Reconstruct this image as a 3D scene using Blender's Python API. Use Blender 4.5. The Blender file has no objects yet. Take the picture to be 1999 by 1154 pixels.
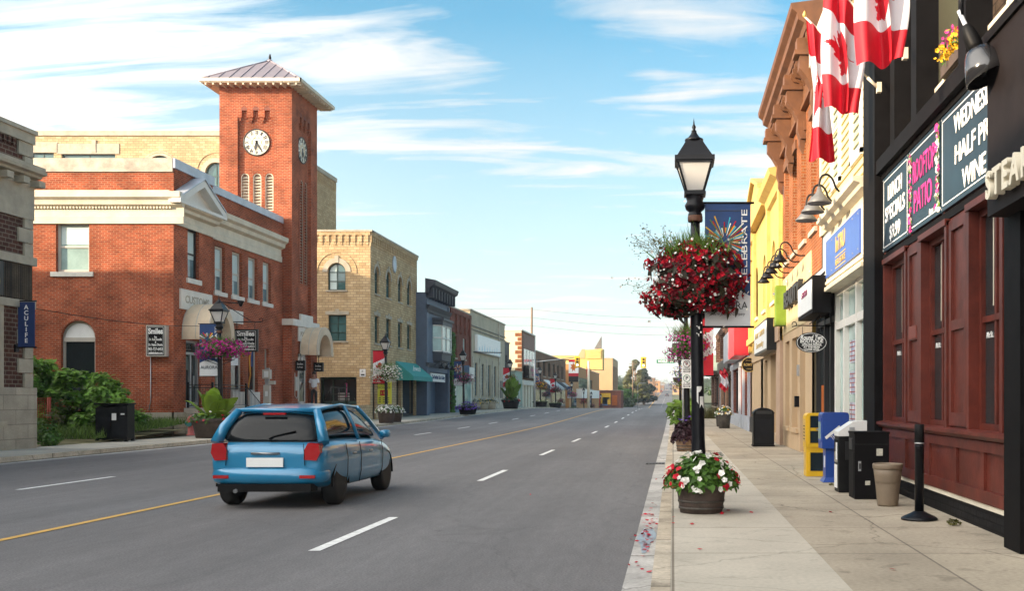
import bpy, bmesh, math, random
import numpy as np
from mathutils import Vector, Matrix
R = math.radians
random.seed(7); rng = np.random.default_rng(7)
sc = bpy.context.scene
COL = sc.collection
# ---------------------------------------------------------------- camera
F, CX, CY, EYE = 2000.0, 1314.0, 780.0, 1.56      # focal length and vanishing point of the street in photo pixels, eye height
cam_d = bpy.data.cameras.new('camera'); cam = bpy.data.objects.new('camera', cam_d); COL.objects.link(cam)
cam.location = (0, 0, EYE); cam.rotation_euler = (R(90), 0, 0)
cam_d.sensor_width = 36; cam_d.lens = 36 * F / 1999
cam_d.shift_x = -(CX - 999.5) / 1999; cam_d.shift_y = (CY - 577) / 1999
cam_d.clip_start = .1; cam_d.clip_end = 6000
sc.camera = cam
# ---------------------------------------------------------------- sky, sun, exposure
SUN_AZ, SUN_EL = R(119), R(12.5)                   # azimuth counted from +Y towards -X
GLOW = 4.0
SKY_STRENGTH, SUN_STRENGTH, EXPOSURE = .15, 3.2, 1.80
sc.view_settings.view_transform = 'Standard'; sc.view_settings.look = 'None'
sc.view_settings.exposure = EXPOSURE; sc.view_settings.gamma = 1
w = bpy.data.worlds.new('World'); sc.world = w; w.use_nodes = True
def sky_nodes():
    nt = w.node_tree; N = nt.nodes; L = nt.links; N.clear()
    out = N.new('ShaderNodeOutputWorld'); bg = N.new('ShaderNodeBackground'); bg.inputs[1].default_value = SKY_STRENGTH
    sky = N.new('ShaderNodeTexSky'); sky.sky_type = 'NISHITA'; sky.sun_disc = False
    sky.sun_elevation = SUN_EL; sky.sun_rotation = -SUN_AZ; sky.air_density = 1.0; sky.dust_density = .6; sky.ozone_density = 1.2
    def math_(op, a, b=None):
        n = N.new('ShaderNodeMath'); n.operation = op
        for i, v in enumerate((a, b)):
            if v is None: continue
            if isinstance(v, (int, float)): n.inputs[i].default_value = v
            else: L.new(v, n.inputs[i])
        return n.outputs[0]
    tc = N.new('ShaderNodeTexCoord'); sep = N.new('ShaderNodeSeparateXYZ'); L.new(tc.outputs['Generated'], sep.inputs[0])
    zz = math_('ADD', math_('MAXIMUM', sep.outputs[2], 0), .16)
    cmb = N.new('ShaderNodeCombineXYZ'); L.new(math_('DIVIDE', sep.outputs[0], zz), cmb.inputs[0]); L.new(math_('DIVIDE', sep.outputs[1], zz), cmb.inputs[1])
    mp = N.new('ShaderNodeMapping'); mp.inputs['Rotation'].default_value = (0, 0, R(-14)); mp.inputs['Scale'].default_value = (.62, 1.5, 1); mp.inputs['Location'].default_value = (3.9, 2.3, 0)
    L.new(cmb.outputs[0], mp.inputs[0])
    n1 = N.new('ShaderNodeTexNoise'); n1.inputs['Scale'].default_value = .95; n1.inputs['Detail'].default_value = 9; n1.inputs['Roughness'].default_value = .56; n1.inputs['Distortion'].default_value = .75
    L.new(mp.outputs[0], n1.inputs['Vector'])
    r1 = N.new('ShaderNodeValToRGB'); r1.color_ramp.elements[0].position = .46; r1.color_ramp.elements[1].position = .92
    hz = N.new('ShaderNodeMapRange'); hz.inputs[1].default_value = .02; hz.inputs[2].default_value = .345; hz.inputs[3].default_value = .80; hz.inputs[4].default_value = 0; L.new(sep.outputs[2], hz.inputs[0])
    # cloud banks: soft ellipses in tangent space (x/y, z/y of the sky direction) raise the noise where the streaks lie
    ym = math_('MAXIMUM', sep.outputs[1], .06); tu = math_('DIVIDE', sep.outputs[0], ym); tv = math_('DIVIDE', sep.outputs[2], ym); bank = None
    for px, py, a, b_, k in ((330, 60, 420, 85, .21), (800, 120, 260, 50, .26), (60, 190, 260, 60, .18), (1300, 20, 270, 60, .36), (1420, 230, 280, 62, .30), (1330, 150, 300, 26, .12), (560, 165, 60, 30, -.2), (980, 170, 250, 45, -.12), (1080, 130, 120, 60, -.3), (350, 250, 420, 40, .02), (700, 330, 500, 70, -.12)):
        u0, v0 = (px - CX) / F, (CY - py) / F; e1 = math_('MULTIPLY', math_('SUBTRACT', tu, u0), F / a); e2 = math_('MULTIPLY', math_('ADD', math_('SUBTRACT', tv, v0), math_('MULTIPLY', math_('SUBTRACT', tu, u0), .10)), F / b_)
        q = math_('MULTIPLY', math_('POWER', 2.718, math_('MULTIPLY', math_('ADD', math_('MULTIPLY', e1, e1), math_('MULTIPLY', e2, e2)), -1)), k); bank = q if bank is None else math_('ADD', bank, q)
    n2 = N.new('ShaderNodeTexNoise'); n2.inputs['Scale'].default_value = 2.6; n2.inputs['Detail'].default_value = 10; n2.inputs['Roughness'].default_value = .6; n2.inputs['Distortion'].default_value = 1.6
    mp2 = N.new('ShaderNodeMapping'); mp2.inputs['Rotation'].default_value = (0, 0, R(-20)); mp2.inputs['Scale'].default_value = (.55, 2.1, 1); L.new(cmb.outputs[0], mp2.inputs[0]); L.new(mp2.outputs[0], n2.inputs['Vector'])
    nn = math_('ADD', math_('MULTIPLY', math_('SUBTRACT', n1.outputs['Fac'], .5), 1.5), math_('MULTIPLY', math_('SUBTRACT', n2.outputs['Fac'], .5), 1.3))
    L.new(math_('ADD', math_('ADD', nn, .46), bank), r1.inputs[0])
    fac = math_('MINIMUM', math_('ADD', math_('MULTIPLY', r1.outputs[0], .96), hz.outputs[0]), .97)
    tint = N.new('ShaderNodeMix'); tint.data_type = 'RGBA'; tint.blend_type = 'MULTIPLY'; tint.inputs[0].default_value = 1
    L.new(sky.outputs[0], tint.inputs[6]); tint.inputs[7].default_value = (.25, .51, .55, 1)
    mx = N.new('ShaderNodeMix'); mx.data_type = 'RGBA'; L.new(fac, mx.inputs[0]); L.new(tint.outputs[2], mx.inputs[6])
    # thin cloud glows towards the sun, behind the viewer's left shoulder, and is plain white opposite it
    dt = N.new('ShaderNodeVectorMath'); dt.operation = 'DOT_PRODUCT'; L.new(tc.outputs['Generated'], dt.inputs[0]); dt.inputs[1].default_value = (-math.sin(SUN_AZ) * math.cos(SUN_EL), math.cos(SUN_AZ) * math.cos(SUN_EL), math.sin(SUN_EL))
    gl = N.new('ShaderNodeMapRange'); gl.inputs[1].default_value = -.25; gl.inputs[2].default_value = 1; gl.inputs[3].default_value = 0; gl.inputs[4].default_value = 1; L.new(dt.outputs['Value'], gl.inputs[0]); gp = math_('POWER', gl.outputs[0], 1.4)
    cs_ = N.new('ShaderNodeVectorMath'); cs_.operation = 'SCALE'; cs_.inputs[0].default_value = (2.05, 1.98, 1.88); L.new(math_('ADD', math_('MULTIPLY', gp, GLOW), 1), cs_.inputs['Scale']); L.new(cs_.outputs[0], mx.inputs[7])
    fac = math_('MINIMUM', math_('ADD', fac, math_('MULTIPLY', math_('MAXIMUM', math_('SUBTRACT', gp, .22), 0), 2.2)), .97); L.new(fac, mx.inputs[0])
    L.new(mx.outputs[2], bg.inputs[0]); L.new(bg.outputs[0], out.inputs[0])
sky_nodes()
sd = bpy.data.lights.new('sun', 'SUN'); sd.energy = SUN_STRENGTH; sd.angle = R(.6); sd.color = (1, .80, .56)
sun = bpy.data.objects.new('sun', sd); COL.objects.link(sun)
sdir = Vector((-math.sin(SUN_AZ) * math.cos(SUN_EL), math.cos(SUN_AZ) * math.cos(SUN_EL), math.sin(SUN_EL)))
sun.rotation_euler = sdir.to_track_quat('Z', 'Y').to_euler(); sun.location = (-60, -30, 40)
# ---------------------------------------------------------------- measuring helpers (photo pixel -> metres at a known depth or wall plane)
def wx(px, Y): return (px - CX) * Y / F
def wz(py, Y): return EYE - (py - CY) * Y / F
def yf(px, X): return F * X / (px - CX)
GT = np.array([(-60, 0), (0, 0), (45, 0), (57, .03), (67, .09), (77, .19), (87, .30), (98, .41), (110, .48), (122, .5), (135, .42), (150, .1), (180, -1.0), (220, -2.4), (260, -2.4), (300, -1.4), (370, .2), (450, 1.8), (600, 5), (800, 9.8), (1100, 16.5), (1500, 24), (2600, 30)], float)
def g(Y):
    return float(sum(np.interp(Y + d, GT[:, 0], GT[:, 1]) * k for d, k in ((-5, .25), (0, .5), (5, .25))))
PV = .135                                          # pavement height above the road
# ---------------------------------------------------------------- materials
def mat(name, col, rough=.75, var=.12, scale=3.0, metal=0., bump=.0, bscale=60., spec=.5, island=0., coat=0., trans=0.):
    m = bpy.data.materials.new(name); m.use_nodes = True; nt = m.node_tree; N = nt.nodes; L = nt.links
    b = N['Principled BSDF']; b.inputs['Roughness'].default_value = rough; b.inputs['Metallic'].default_value = metal
    b.inputs['Specular IOR Level'].default_value = spec; b.inputs['Coat Weight'].default_value = coat; b.inputs['Coat Roughness'].default_value = .05
    tc = N.new('ShaderNodeTexCoord')
    n = N.new('ShaderNodeTexNoise'); n.inputs['Scale'].default_value = scale; n.inputs['Detail'].default_value = 8; n.inputs['Roughness'].default_value = .65
    L.new(tc.outputs['Object'], n.inputs['Vector'])
    rp = N.new('ShaderNodeMapRange'); rp.inputs[1].default_value = .3; rp.inputs[2].default_value = .7; rp.inputs[3].default_value = 1 - var; rp.inputs[4].default_value = 1 + var
    L.new(n.outputs['Fac'], rp.inputs[0]); fac = rp.outputs[0]
    if island:
        gm = N.new('ShaderNodeNewGeometry'); r2 = N.new('ShaderNodeMapRange'); r2.inputs[3].default_value = 1 - island; r2.inputs[4].default_value = 1 + island
        L.new(gm.outputs['Random Per Island'], r2.inputs[0]); mm = N.new('ShaderNodeMath'); mm.operation = 'MULTIPLY'; L.new(fac, mm.inputs[0]); L.new(r2.outputs[0], mm.inputs[1]); fac = mm.outputs[0]
    vm = N.new('ShaderNodeVectorMath'); vm.operation = 'SCALE'; vm.inputs[0].default_value = col[:3]; L.new(fac, vm.inputs['Scale'])
    L.new(vm.outputs[0], b.inputs['Base Color'])
    if trans:
        b.inputs['Subsurface Weight'].default_value = 0
        tr = N.new('ShaderNodeBsdfTranslucent'); L.new(vm.outputs[0], tr.inputs[0]); ms = N.new('ShaderNodeMixShader'); ms.inputs[0].default_value = trans
        L.new(b.outputs[0], ms.inputs[1]); L.new(tr.outputs[0], ms.inputs[2]); L.new(ms.outputs[0], N['Material Output'].inputs[0])
    if bump:
        n2 = N.new('ShaderNodeTexNoise'); n2.inputs['Scale'].default_value = bscale; n2.inputs['Detail'].default_value = 5; L.new(tc.outputs['Object'], n2.inputs['Vector'])
        bp = N.new('ShaderNodeBump'); bp.inputs['Strength'].default_value = bump; bp.inputs['Distance'].default_value = .02; L.new(n2.outputs['Fac'], bp.inputs['Height']); L.new(bp.outputs[0], b.inputs['Normal'])
    return m
def brick(name, c1, c2, mortar, bw=.24, rh=.08, ms=.012, offset=.5, var=.22, rough=.85, bump=.5, stain=2.2, spots=0):
    m = bpy.data.materials.new(name); m.use_nodes = True; nt = m.node_tree; N = nt.nodes; L = nt.links
    b = N['Principled BSDF']; b.inputs['Roughness'].default_value = rough; b.inputs['Specular IOR Level'].default_value = .1
    uv = N.new('ShaderNodeUVMap'); uv.uv_map = 'UVMap'
    t = N.new('ShaderNodeTexBrick'); t.offset = offset; t.inputs['Color1'].default_value = (*c1, 1); t.inputs['Color2'].default_value = (*c2, 1); t.inputs['Mortar'].default_value = (*mortar, 1)
    t.inputs['Scale'].default_value = 1; t.inputs['Mortar Size'].default_value = ms; t.inputs['Mortar Smooth'].default_value = .1; t.inputs['Bias'].default_value = 0; t.inputs['Brick Width'].default_value = bw; t.inputs['Row Height'].default_value = rh
    L.new(uv.outputs[0], t.inputs['Vector'])
    prev = t.outputs['Color']
    for sc_, v in ((.35, var * .8), (stain, var), (24, var * .7)):
        n = N.new('ShaderNodeTexNoise'); n.inputs['Scale'].default_value = sc_; n.inputs['Detail'].default_value = 6; L.new(uv.outputs[0], n.inputs['Vector'])
        rp = N.new('ShaderNodeMapRange'); rp.inputs[1].default_value = .3; rp.inputs[2].default_value = .7; rp.inputs[3].default_value = 1 - v; rp.inputs[4].default_value = 1 + v; L.new(n.outputs['Fac'], rp.inputs[0])
        vm = N.new('ShaderNodeVectorMath'); vm.operation = 'SCALE'; L.new(prev, vm.inputs[0]); L.new(rp.outputs[0], vm.inputs['Scale']); prev = vm.outputs[0]
    if spots:                                       # gum, drips and hairline cracks in old concrete
        vo = N.new('ShaderNodeTexVoronoi'); vo.inputs['Scale'].default_value = 2.6; L.new(uv.outputs[0], vo.inputs['Vector']); ns = N.new('ShaderNodeTexNoise'); ns.inputs['Scale'].default_value = 3; ns.inputs['Detail'].default_value = 6; L.new(uv.outputs[0], ns.inputs['Vector'])
        vc = N.new('ShaderNodeTexVoronoi'); vc.feature = 'DISTANCE_TO_EDGE'; vc.inputs['Scale'].default_value = .36; va = N.new('ShaderNodeVectorMath'); va.operation = 'MULTIPLY_ADD'; va.inputs[1].default_value = (.35, .35, 0); L.new(ns.outputs['Color'], va.inputs[0]); L.new(uv.outputs[0], va.inputs[2]); L.new(va.outputs[0], vc.inputs['Vector'])
        for src, lo, hi, v in ((vo.outputs['Distance'], .02, .05, 1 - .45 * spots), (vc.outputs['Distance'], .0, .006, 1 - .4 * spots), (ns.outputs['Fac'], .30, .42, 1 - .28 * spots)):
            rp = N.new('ShaderNodeMapRange'); rp.inputs[1].default_value = lo; rp.inputs[2].default_value = hi; rp.inputs[3].default_value = v; rp.inputs[4].default_value = 1; L.new(src, rp.inputs[0]); vm = N.new('ShaderNodeVectorMath'); vm.operation = 'SCALE'; L.new(prev, vm.inputs[0]); L.new(rp.outputs[0], vm.inputs['Scale']); prev = vm.outputs[0]
    L.new(prev, b.inputs['Base Color'])
    bp = N.new('ShaderNodeBump'); bp.inputs['Strength'].default_value = bump; bp.inputs['Distance'].default_value = .012; bp.invert = True; L.new(t.outputs['Fac'], bp.inputs['Height']); L.new(bp.outputs[0], b.inputs['Normal'])
    return m
def glass(name, col, rough=.04, spec=.6, var=.35, scale=.7):
    return mat(name, col, rough, var, scale, spec=spec)
M = {}
M['brick_red'] = brick('brick_red', (.37, .072, .026), (.20, .034, .016), (.33, .15, .09), stain=1.2, ms=.016, var=.32)
M['brick_tan'] = brick('brick_tan', (.56, .42, .245), (.43, .30, .16), (.28, .19, .115), bw=.40, rh=.17, ms=.014, var=.13)
M['brick_brown'] = brick('brick_brown', (.10, .044, .032), (.07, .03, .024), (.19, .15, .115), bw=.29, rh=.125, ms=.014)
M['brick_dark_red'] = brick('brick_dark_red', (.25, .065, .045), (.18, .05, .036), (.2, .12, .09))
M['brick_orange'] = brick('brick_orange', (.27, .080, .024), (.19, .052, .018), (.26, .14, .08))
M['brick_yellow'] = brick('brick_yellow', (.62, .40, .10), (.52, .31, .075), (.42, .28, .12))
M['brick_grey'] = brick('brick_grey', (.20, .185, .17), (.16, .15, .14), (.13, .12, .11))
M['brick_brownish'] = brick('brick_brownish', (.27, .15, .09), (.21, .11, .07), (.2, .14, .1))
M['brick_black'] = brick('brick_black', (.014, .0135, .015), (.010, .010, .011), (.006, .006, .0065), rough=.6)
M['stone'] = mat('stone', (.40, .35, .27), .85, .2, 2.2, bump=.25)
M['stone_block'] = brick('stone_block', (.44, .39, .31), (.37, .33, .265), (.25, .22, .18), bw=1.1, rh=.42, ms=.012, var=.14)
M['white_stone'] = mat('white_stone', (.68, .64, .57), .8, .12, 3, bump=.2)
M['cream_trim'] = mat('cream_trim', (.58, .52, .40), .6, .16, 1.8)
M['white_trim'] = mat('white_trim', (.66, .64, .59), .5, .06, 3)
M['coping_weathered'] = mat('coping_weathered', (.46, .40, .32), .9, .4, 1.6, bump=.3)
M['zinc'] = mat('zinc', (.42, .45, .50), .45, .15, 2, metal=.2)
M['roof_metal'] = mat('roof_metal', (.27, .23, .25), .4, .12, 1.5, metal=.35)
M['black_metal'] = mat('black_metal', (.006, .0065, .009), .38, .3, 9, spec=.22)
M['black_paint'] = mat('black_paint', (.0055, .005, .0055), .65, .35, 5, spec=.10)
M['black_plastic'] = mat('black_plastic', (.007, .007, .0075), .5, .3, 12, spec=.15)
M['grey_metal'] = mat('grey_metal', (.36, .37, .38), .45, .15, 6, metal=.5)
M['concrete'] = mat('concrete', (.42, .385, .33), .9, .16, 2, bump=.3, bscale=90)
M['glass_dark'] = glass('glass_dark', (.018, .026, .028))
M['glass_teal'] = glass('glass_teal', (.05, .12, .12))
M['glass_blue'] = glass('glass_blue', (.12, .2, .22))
M['glass_pale'] = glass('glass_pale', (.30, .42, .40), .08)
M['blind'] = mat('blind', (.50, .60, .58), .5, .07, 2)
M['frame_green'] = mat('frame_green', (.02, .055, .045), .4, .1)
M['frame_beige'] = mat('frame_beige', (.50, .46, .40), .5, .08)
M['frame_dark'] = mat('frame_dark', (.012, .012, .013), .45, .15)
M['sign_black'] = mat('sign_black', (.006, .006, .0065), .35, .2, spec=.3)
M['sign_white'] = mat('sign_white', (.80, .80, .78), .4, .05)
M['letter_white'] = mat('letter_white', (.84, .83, .80), .5, .03)
M['letter_black'] = mat('letter_black', (.02, .02, .022), .5, .1)
M['letter_gold'] = mat('letter_gold', (.55, .36, .10), .4, .1)
M['navy'] = mat('navy', (.012, .035, .13), .6, .2, 4)
M['banner_white'] = mat('banner_white', (.72, .73, .74), .7, .06, 5, trans=.25)
M['banner_navy'] = mat('banner_navy', (.012, .05, .17), .6, .2, 3, trans=.15)
M['flag_red'] = mat('flag_red', (.62, .012, .03), .6, .08, 4, trans=.35)
M['flag_white'] = mat('flag_white', (.80, .78, .82), .65, .04, 4, trans=.35)
M['wood_pole'] = mat('wood_pole', (.20, .13, .08), .9, .3, 6)
M['wood_dark'] = brick('wood_dark', (.06, .043, .033), (.085, .06, .045), (.015, .012, .01), bw=6, rh=.16, ms=.01, offset=.3, var=.4)
M['barrel_wood'] = mat('barrel_wood', (.072, .05, .040), .7, .35, 5, bump=.3, bscale=40)
M['soil'] = mat('soil', (.03, .022, .016), .95, .3, 9)
M['yellow_signal'] = mat('yellow_signal', (.75, .45, .02), .45, .08)
M['skin'] = mat('skin', (.35, .18, .12), .55, .05)
def leafm(name, c, island=.45, rough=.55, trans=.3): return mat(name, c, rough, .2, 2, island=island, spec=.3, trans=trans)
M['leaf_green'] = leafm('leaf_green', (.075, .165, .025)); M['leaf_bright'] = leafm('leaf_bright', (.12, .21, .03)); M['leaf_dark'] = leafm('leaf_dark', (.024, .05, .018))
M['leaf_lime'] = leafm('leaf_lime', (.24, .36, .04), .3); M['leaf_purple'] = leafm('leaf_purple', (.035, .012, .018)); M['leaf_olive'] = leafm('leaf_olive', (.12, .115, .035)); M['leaf_bronze'] = leafm('leaf_bronze', (.045, .04, .022))
M['grass'] = leafm('grass', (.10, .17, .03), .5); M['twig'] = mat('twig', (.20, .18, .12), .8)
for nm, c in (('red', (.52, .010, .028)), ('white', (.78, .76, .70)), ('magenta', (.42, .015, .22)), ('pink', (.55, .05, .25)), ('violet', (.13, .05, .38)), ('orange', (.5, .13, .02)), ('yellow', (.72, .42, .02)), ('darkred', (.16, .006, .016)), ('mauve', (.26, .06, .14))):
    M['bloom_' + nm] = leafm('bloom_' + nm, c, .3, .6, .2)
# ---------------------------------------------------------------- objects
def tag(o, label=None, cat=None, group=None, kind=None):
    if label: o['label'] = label
    if cat: o['category'] = cat
    if group: o['group'] = group
    if kind: o['kind'] = kind
    return o
def thing(name, label, cat, loc=(0, 0, 0), group=None):
    o = bpy.data.objects.new(name, None); COL.objects.link(o); o.location = loc; o.empty_display_size = .3
    return tag(o, label, cat, group)
def absloc(o):
    v = Vector((0, 0, 0))
    while o: v += o.location; o = o.parent
    return v
def dup(o, loc=None, rz=None, label=None, parent=None):
    c = o.copy(); COL.objects.link(c)
    if parent: c.parent = parent
    for ch in list(o.children): dup(ch, parent=c)
    if loc is not None: c.location = loc
    if rz is not None: c.rotation_euler[2] = rz
    if label: c['label'] = label
    return c
class Fr:                                           # a wall plane: u runs along it, z up, d inward (negative d sticks out)
    def __init__(s, kind, plane): s.k = kind; s.pl = plane
    def p(s, u, z, d=0):
        if s.k == 'X+': return (s.pl - d, u, z)     # faces +X (left side of the street)
        if s.k == 'X-': return (s.pl + d, u, z)     # faces -X (right side)
        if s.k == 'Y-': return (u, s.pl + d, z)     # faces the camera
    @property
    def right(s): return Vector((0, 1, 0)) if s.k == 'X+' else Vector((0, -1, 0)) if s.k == 'X-' else Vector((1, 0, 0))
    @property
    def out(s): return Vector((1, 0, 0)) if s.k == 'X+' else Vector((-1, 0, 0)) if s.k == 'X-' else Vector((0, -1, 0))
class MB:
    def __init__(s): s.v = []; s.f = []; s.m = []; s.sm = []
    def add(s, vs, fs, m=0, smooth=False):
        o = len(s.v); s.v += [tuple(a) for a in vs]
        for f in fs: s.f.append(tuple(i + o for i in f)); s.m.append(m); s.sm.append(smooth)
        return s
    def box(s, x0, x1, y0, y1, z0, z1, m=0):
        return s.add([(x0, y0, z0), (x1, y0, z0), (x1, y1, z0), (x0, y1, z0), (x0, y0, z1), (x1, y0, z1), (x1, y1, z1), (x0, y1, z1)],
                     [(0, 3, 2, 1), (4, 5, 6, 7), (0, 1, 5, 4), (1, 2, 6, 5), (2, 3, 7, 6), (3, 0, 4, 7)], m)
    def fbox(s, fr, u0, u1, z0, z1, d0, d1, m=0):
        a = fr.p(u0, z0, d0); b = fr.p(u1, z1, d1)
        return s.box(min(a[0], b[0]), max(a[0], b[0]), min(a[1], b[1]), max(a[1], b[1]), z0, z1, m)
    def poly(s, pts, m=0): return s.add(pts, [tuple(range(len(pts)))], m)
    def prism(s, fr, pts, d0, d1, m=0):             # polygon in (u, z) between two depths
        n = len(pts); vs = [fr.p(u, z, d0) for u, z in pts] + [fr.p(u, z, d1) for u, z in pts]
        return s.add(vs, [tuple(range(n)), tuple(range(2 * n - 1, n - 1, -1))] + [(i, i + n, (i + 1) % n + n, (i + 1) % n) for i in range(n)], m)
    def sweep(s, fr, prof, u0, u1, m=0):            # moulding: profile of (d, z) run along u
        n = len(prof); vs = [fr.p(u0, z, d) for d, z in prof] + [fr.p(u1, z, d) for d, z in prof]
        return s.add(vs, [tuple(range(n)), tuple(range(2 * n - 1, n - 1, -1))] + [(i, i + n, (i + 1) % n + n, (i + 1) % n) for i in range(n)], m)
    def tube(s, pts, r, n=8, m=0, caps=True, smooth=True):
        pts = [Vector(p) for p in pts]; k = len(pts); rr = r if isinstance(r, (list, tuple)) else [r] * k; vs = []; up = None
        for i, p in enumerate(pts):
            t = (pts[min(i + 1, k - 1)] - pts[max(i - 1, 0)]).normalized()
            if up is None: up = t.orthogonal().normalized()
            up = (up - t * up.dot(t)); up = up.normalized() if up.length > 1e-6 else t.orthogonal().normalized(); q = t.cross(up)
            for j in range(n):
                a = 2 * math.pi * j / n; vs.append(p + (up * math.cos(a) + q * math.sin(a)) * rr[i])
        fs = [(i * n + j, i * n + (j + 1) % n, (i + 1) * n + (j + 1) % n, (i + 1) * n + j) for i in range(k - 1) for j in range(n)]
        s.add(vs, fs, m, smooth)
        if caps: o = len(s.v) - len(vs); s.f += [tuple(o + j for j in range(n)), tuple(o + (k - 1) * n + j for j in range(n))]; s.m += [m, m]; s.sm += [False, False]
        return s
    def lathe(s, prof, c=(0, 0, 0), n=16, m=0, smooth=True, rot=0, flute=0):
        vs = []
        for r, z in prof:
            for j in range(n):
                a = 2 * math.pi * (j + rot) / n; q = r * (1 - flute * (j % 2)); vs.append((c[0] + q * math.cos(a), c[1] + q * math.sin(a), c[2] + z))
        k = len(prof); fs = [(i * n + j, i * n + (j + 1) % n, (i + 1) * n + (j + 1) % n, (i + 1) * n + j) for i in range(k - 1) for j in range(n)]
        s.add(vs, fs, m, smooth); o = len(s.v) - len(vs); s.f += [tuple(o + j for j in range(n)), tuple(o + (k - 1) * n + j for j in range(n))]; s.m += [m, m]; s.sm += [False, False]
        return s
    def facade(s, fr, u0, u1, z0, z1, holes=(), depth=.18, m=0, mr=None):   # wall sheet with window openings and their reveals
        us = sorted({u0, u1, *[h[0] for h in holes], *[h[1] for h in holes]}); zs = sorted({z0, z1, *[h[2] for h in holes], *[h[3] for h in holes]})
        us = [u for u in us if u0 - 1e-6 <= u <= u1 + 1e-6]; zs = [z for z in zs if z0 - 1e-6 <= z <= z1 + 1e-6]
        for i in range(len(us) - 1):
            for j in range(len(zs) - 1):
                cu, cz = (us[i] + us[i + 1]) / 2, (zs[j] + zs[j + 1]) / 2
                if any(h[0] < cu < h[1] and h[2] < cz < h[3] for h in holes): continue
                s.poly([fr.p(us[i], zs[j]), fr.p(us[i + 1], zs[j]), fr.p(us[i + 1], zs[j + 1]), fr.p(us[i], zs[j + 1])], m)
        for h in holes:
            a, b, c, d = h[:4]; out = arch_pts(a, b, c, d) if len(h) > 4 and h[4] else [(a, c), (b, c), (b, d), (a, d)]
            if len(h) > 4 and h[4]:
                r = (b - a) / 2; ar = out[2:]                     # right springing ... left springing
                half = len(ar) // 2
                s.poly([fr.p(*q) for q in ar[:half + 1] + [(b, d)]], m); s.poly([fr.p(*q) for q in ar[half:] + [(a, d)]], m)
            k = len(out)
            for q in range(k):
                p0, p1 = out[q], out[(q + 1) % k]; s.poly([fr.p(*p0), fr.p(*p1), fr.p(*p1, depth), fr.p(*p0, depth)], m if mr is None else mr)
        return s
    def cut(s): s.cuts = getattr(s, 'cuts', []) + [len(s.f)]; return s
    def build_each(s, name, mats, parent, world=True):      # every stretch between cut() calls becomes an object of its own
        e = [0] + [c for c in getattr(s, 'cuts', [])] + [len(s.f)]; r = []
        for a, c in zip(e[:-1], e[1:]):
            if c <= a: continue
            q = MB(); used = sorted({i for f in s.f[a:c] for i in f}); ix = {v: k for k, v in enumerate(used)}; q.v = [s.v[i] for i in used]; q.f = [tuple(ix[i] for i in f) for f in s.f[a:c]]; q.m = s.m[a:c]; q.sm = s.sm[a:c]; r.append(q.build(name, mats, parent, world))
        return r
    def build(s, name, mats, parent=None, world=False, smooth=None):
        me = bpy.data.meshes.new(name); off = absloc(parent) if (parent and world) else Vector((0, 0, 0))
        V = np.array(s.v, float); 
        bm = bmesh.new(); bv = [bm.verts.new(Vector(p) - off) for p in s.v]
        for f, mi, sm in zip(s.f, s.m, s.sm):
            try: fc = bm.faces.new([bv[i] for i in f])
            except ValueError: continue
            fc.material_index = mi; fc.smooth = sm if smooth is None else smooth
        bmesh.ops.recalc_face_normals(bm, faces=bm.faces)
        uv = bm.loops.layers.uv.new('UVMap')
        for fc in bm.faces:
            n = fc.normal; ax, ay, az = abs(n.x), abs(n.y), abs(n.z)
            for l in fc.loops:
                c = l.vert.co + off
                l[uv].uv = (c.x, c.y) if az > .75 else ((c.y, c.z) if ax > ay else (c.x, c.z))
        bm.to_mesh(me); bm.free()
        for m in (mats if isinstance(mats, (list, tuple)) else [mats]): me.materials.append(M[m] if isinstance(m, str) else m)
        o = bpy.data.objects.new(name, me); COL.objects.link(o)
        if parent: o.parent = parent
        return o
def arch_pts(a, b, c, d, n=12):                     # rectangle with a round top, in (u, z): starts bottom-left, counter-clockwise
    r = (b - a) / 2; sp = d - r; cu = (a + b) / 2
    return [(a, c), (b, c)] + [(cu + r * math.cos(math.pi * i / n), sp + r * math.sin(math.pi * i / n)) for i in range(n + 1)]
def raw(name, V, Fc, mats, parent=None, mi=None, smooth=False):      # big meshes straight from arrays; Fc is an (n, k) array
    me = bpy.data.meshes.new(name); n, k = Fc.shape
    me.vertices.add(len(V)); me.vertices.foreach_set('co', np.asarray(V, np.float32).ravel())
    me.loops.add(n * k); me.loops.foreach_set('vertex_index', Fc.astype(np.int32).ravel())
    me.polygons.add(n); me.polygons.foreach_set('loop_start', np.arange(0, n * k, k, dtype=np.int32)); me.polygons.foreach_set('loop_total', np.full(n, k, np.int32))
    if mi is not None: me.polygons.foreach_set('material_index', np.asarray(mi, np.int32))
    me.polygons.foreach_set('use_smooth', np.full(n, smooth))
    me.update(); me.validate()
    for m in (mats if isinstance(mats, (list, tuple)) else [mats]): me.materials.append(M[m] if isinstance(m, str) else m)
    o = bpy.data.objects.new(name, me); COL.objects.link(o)
    if parent: o.parent = parent
    return o
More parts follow.
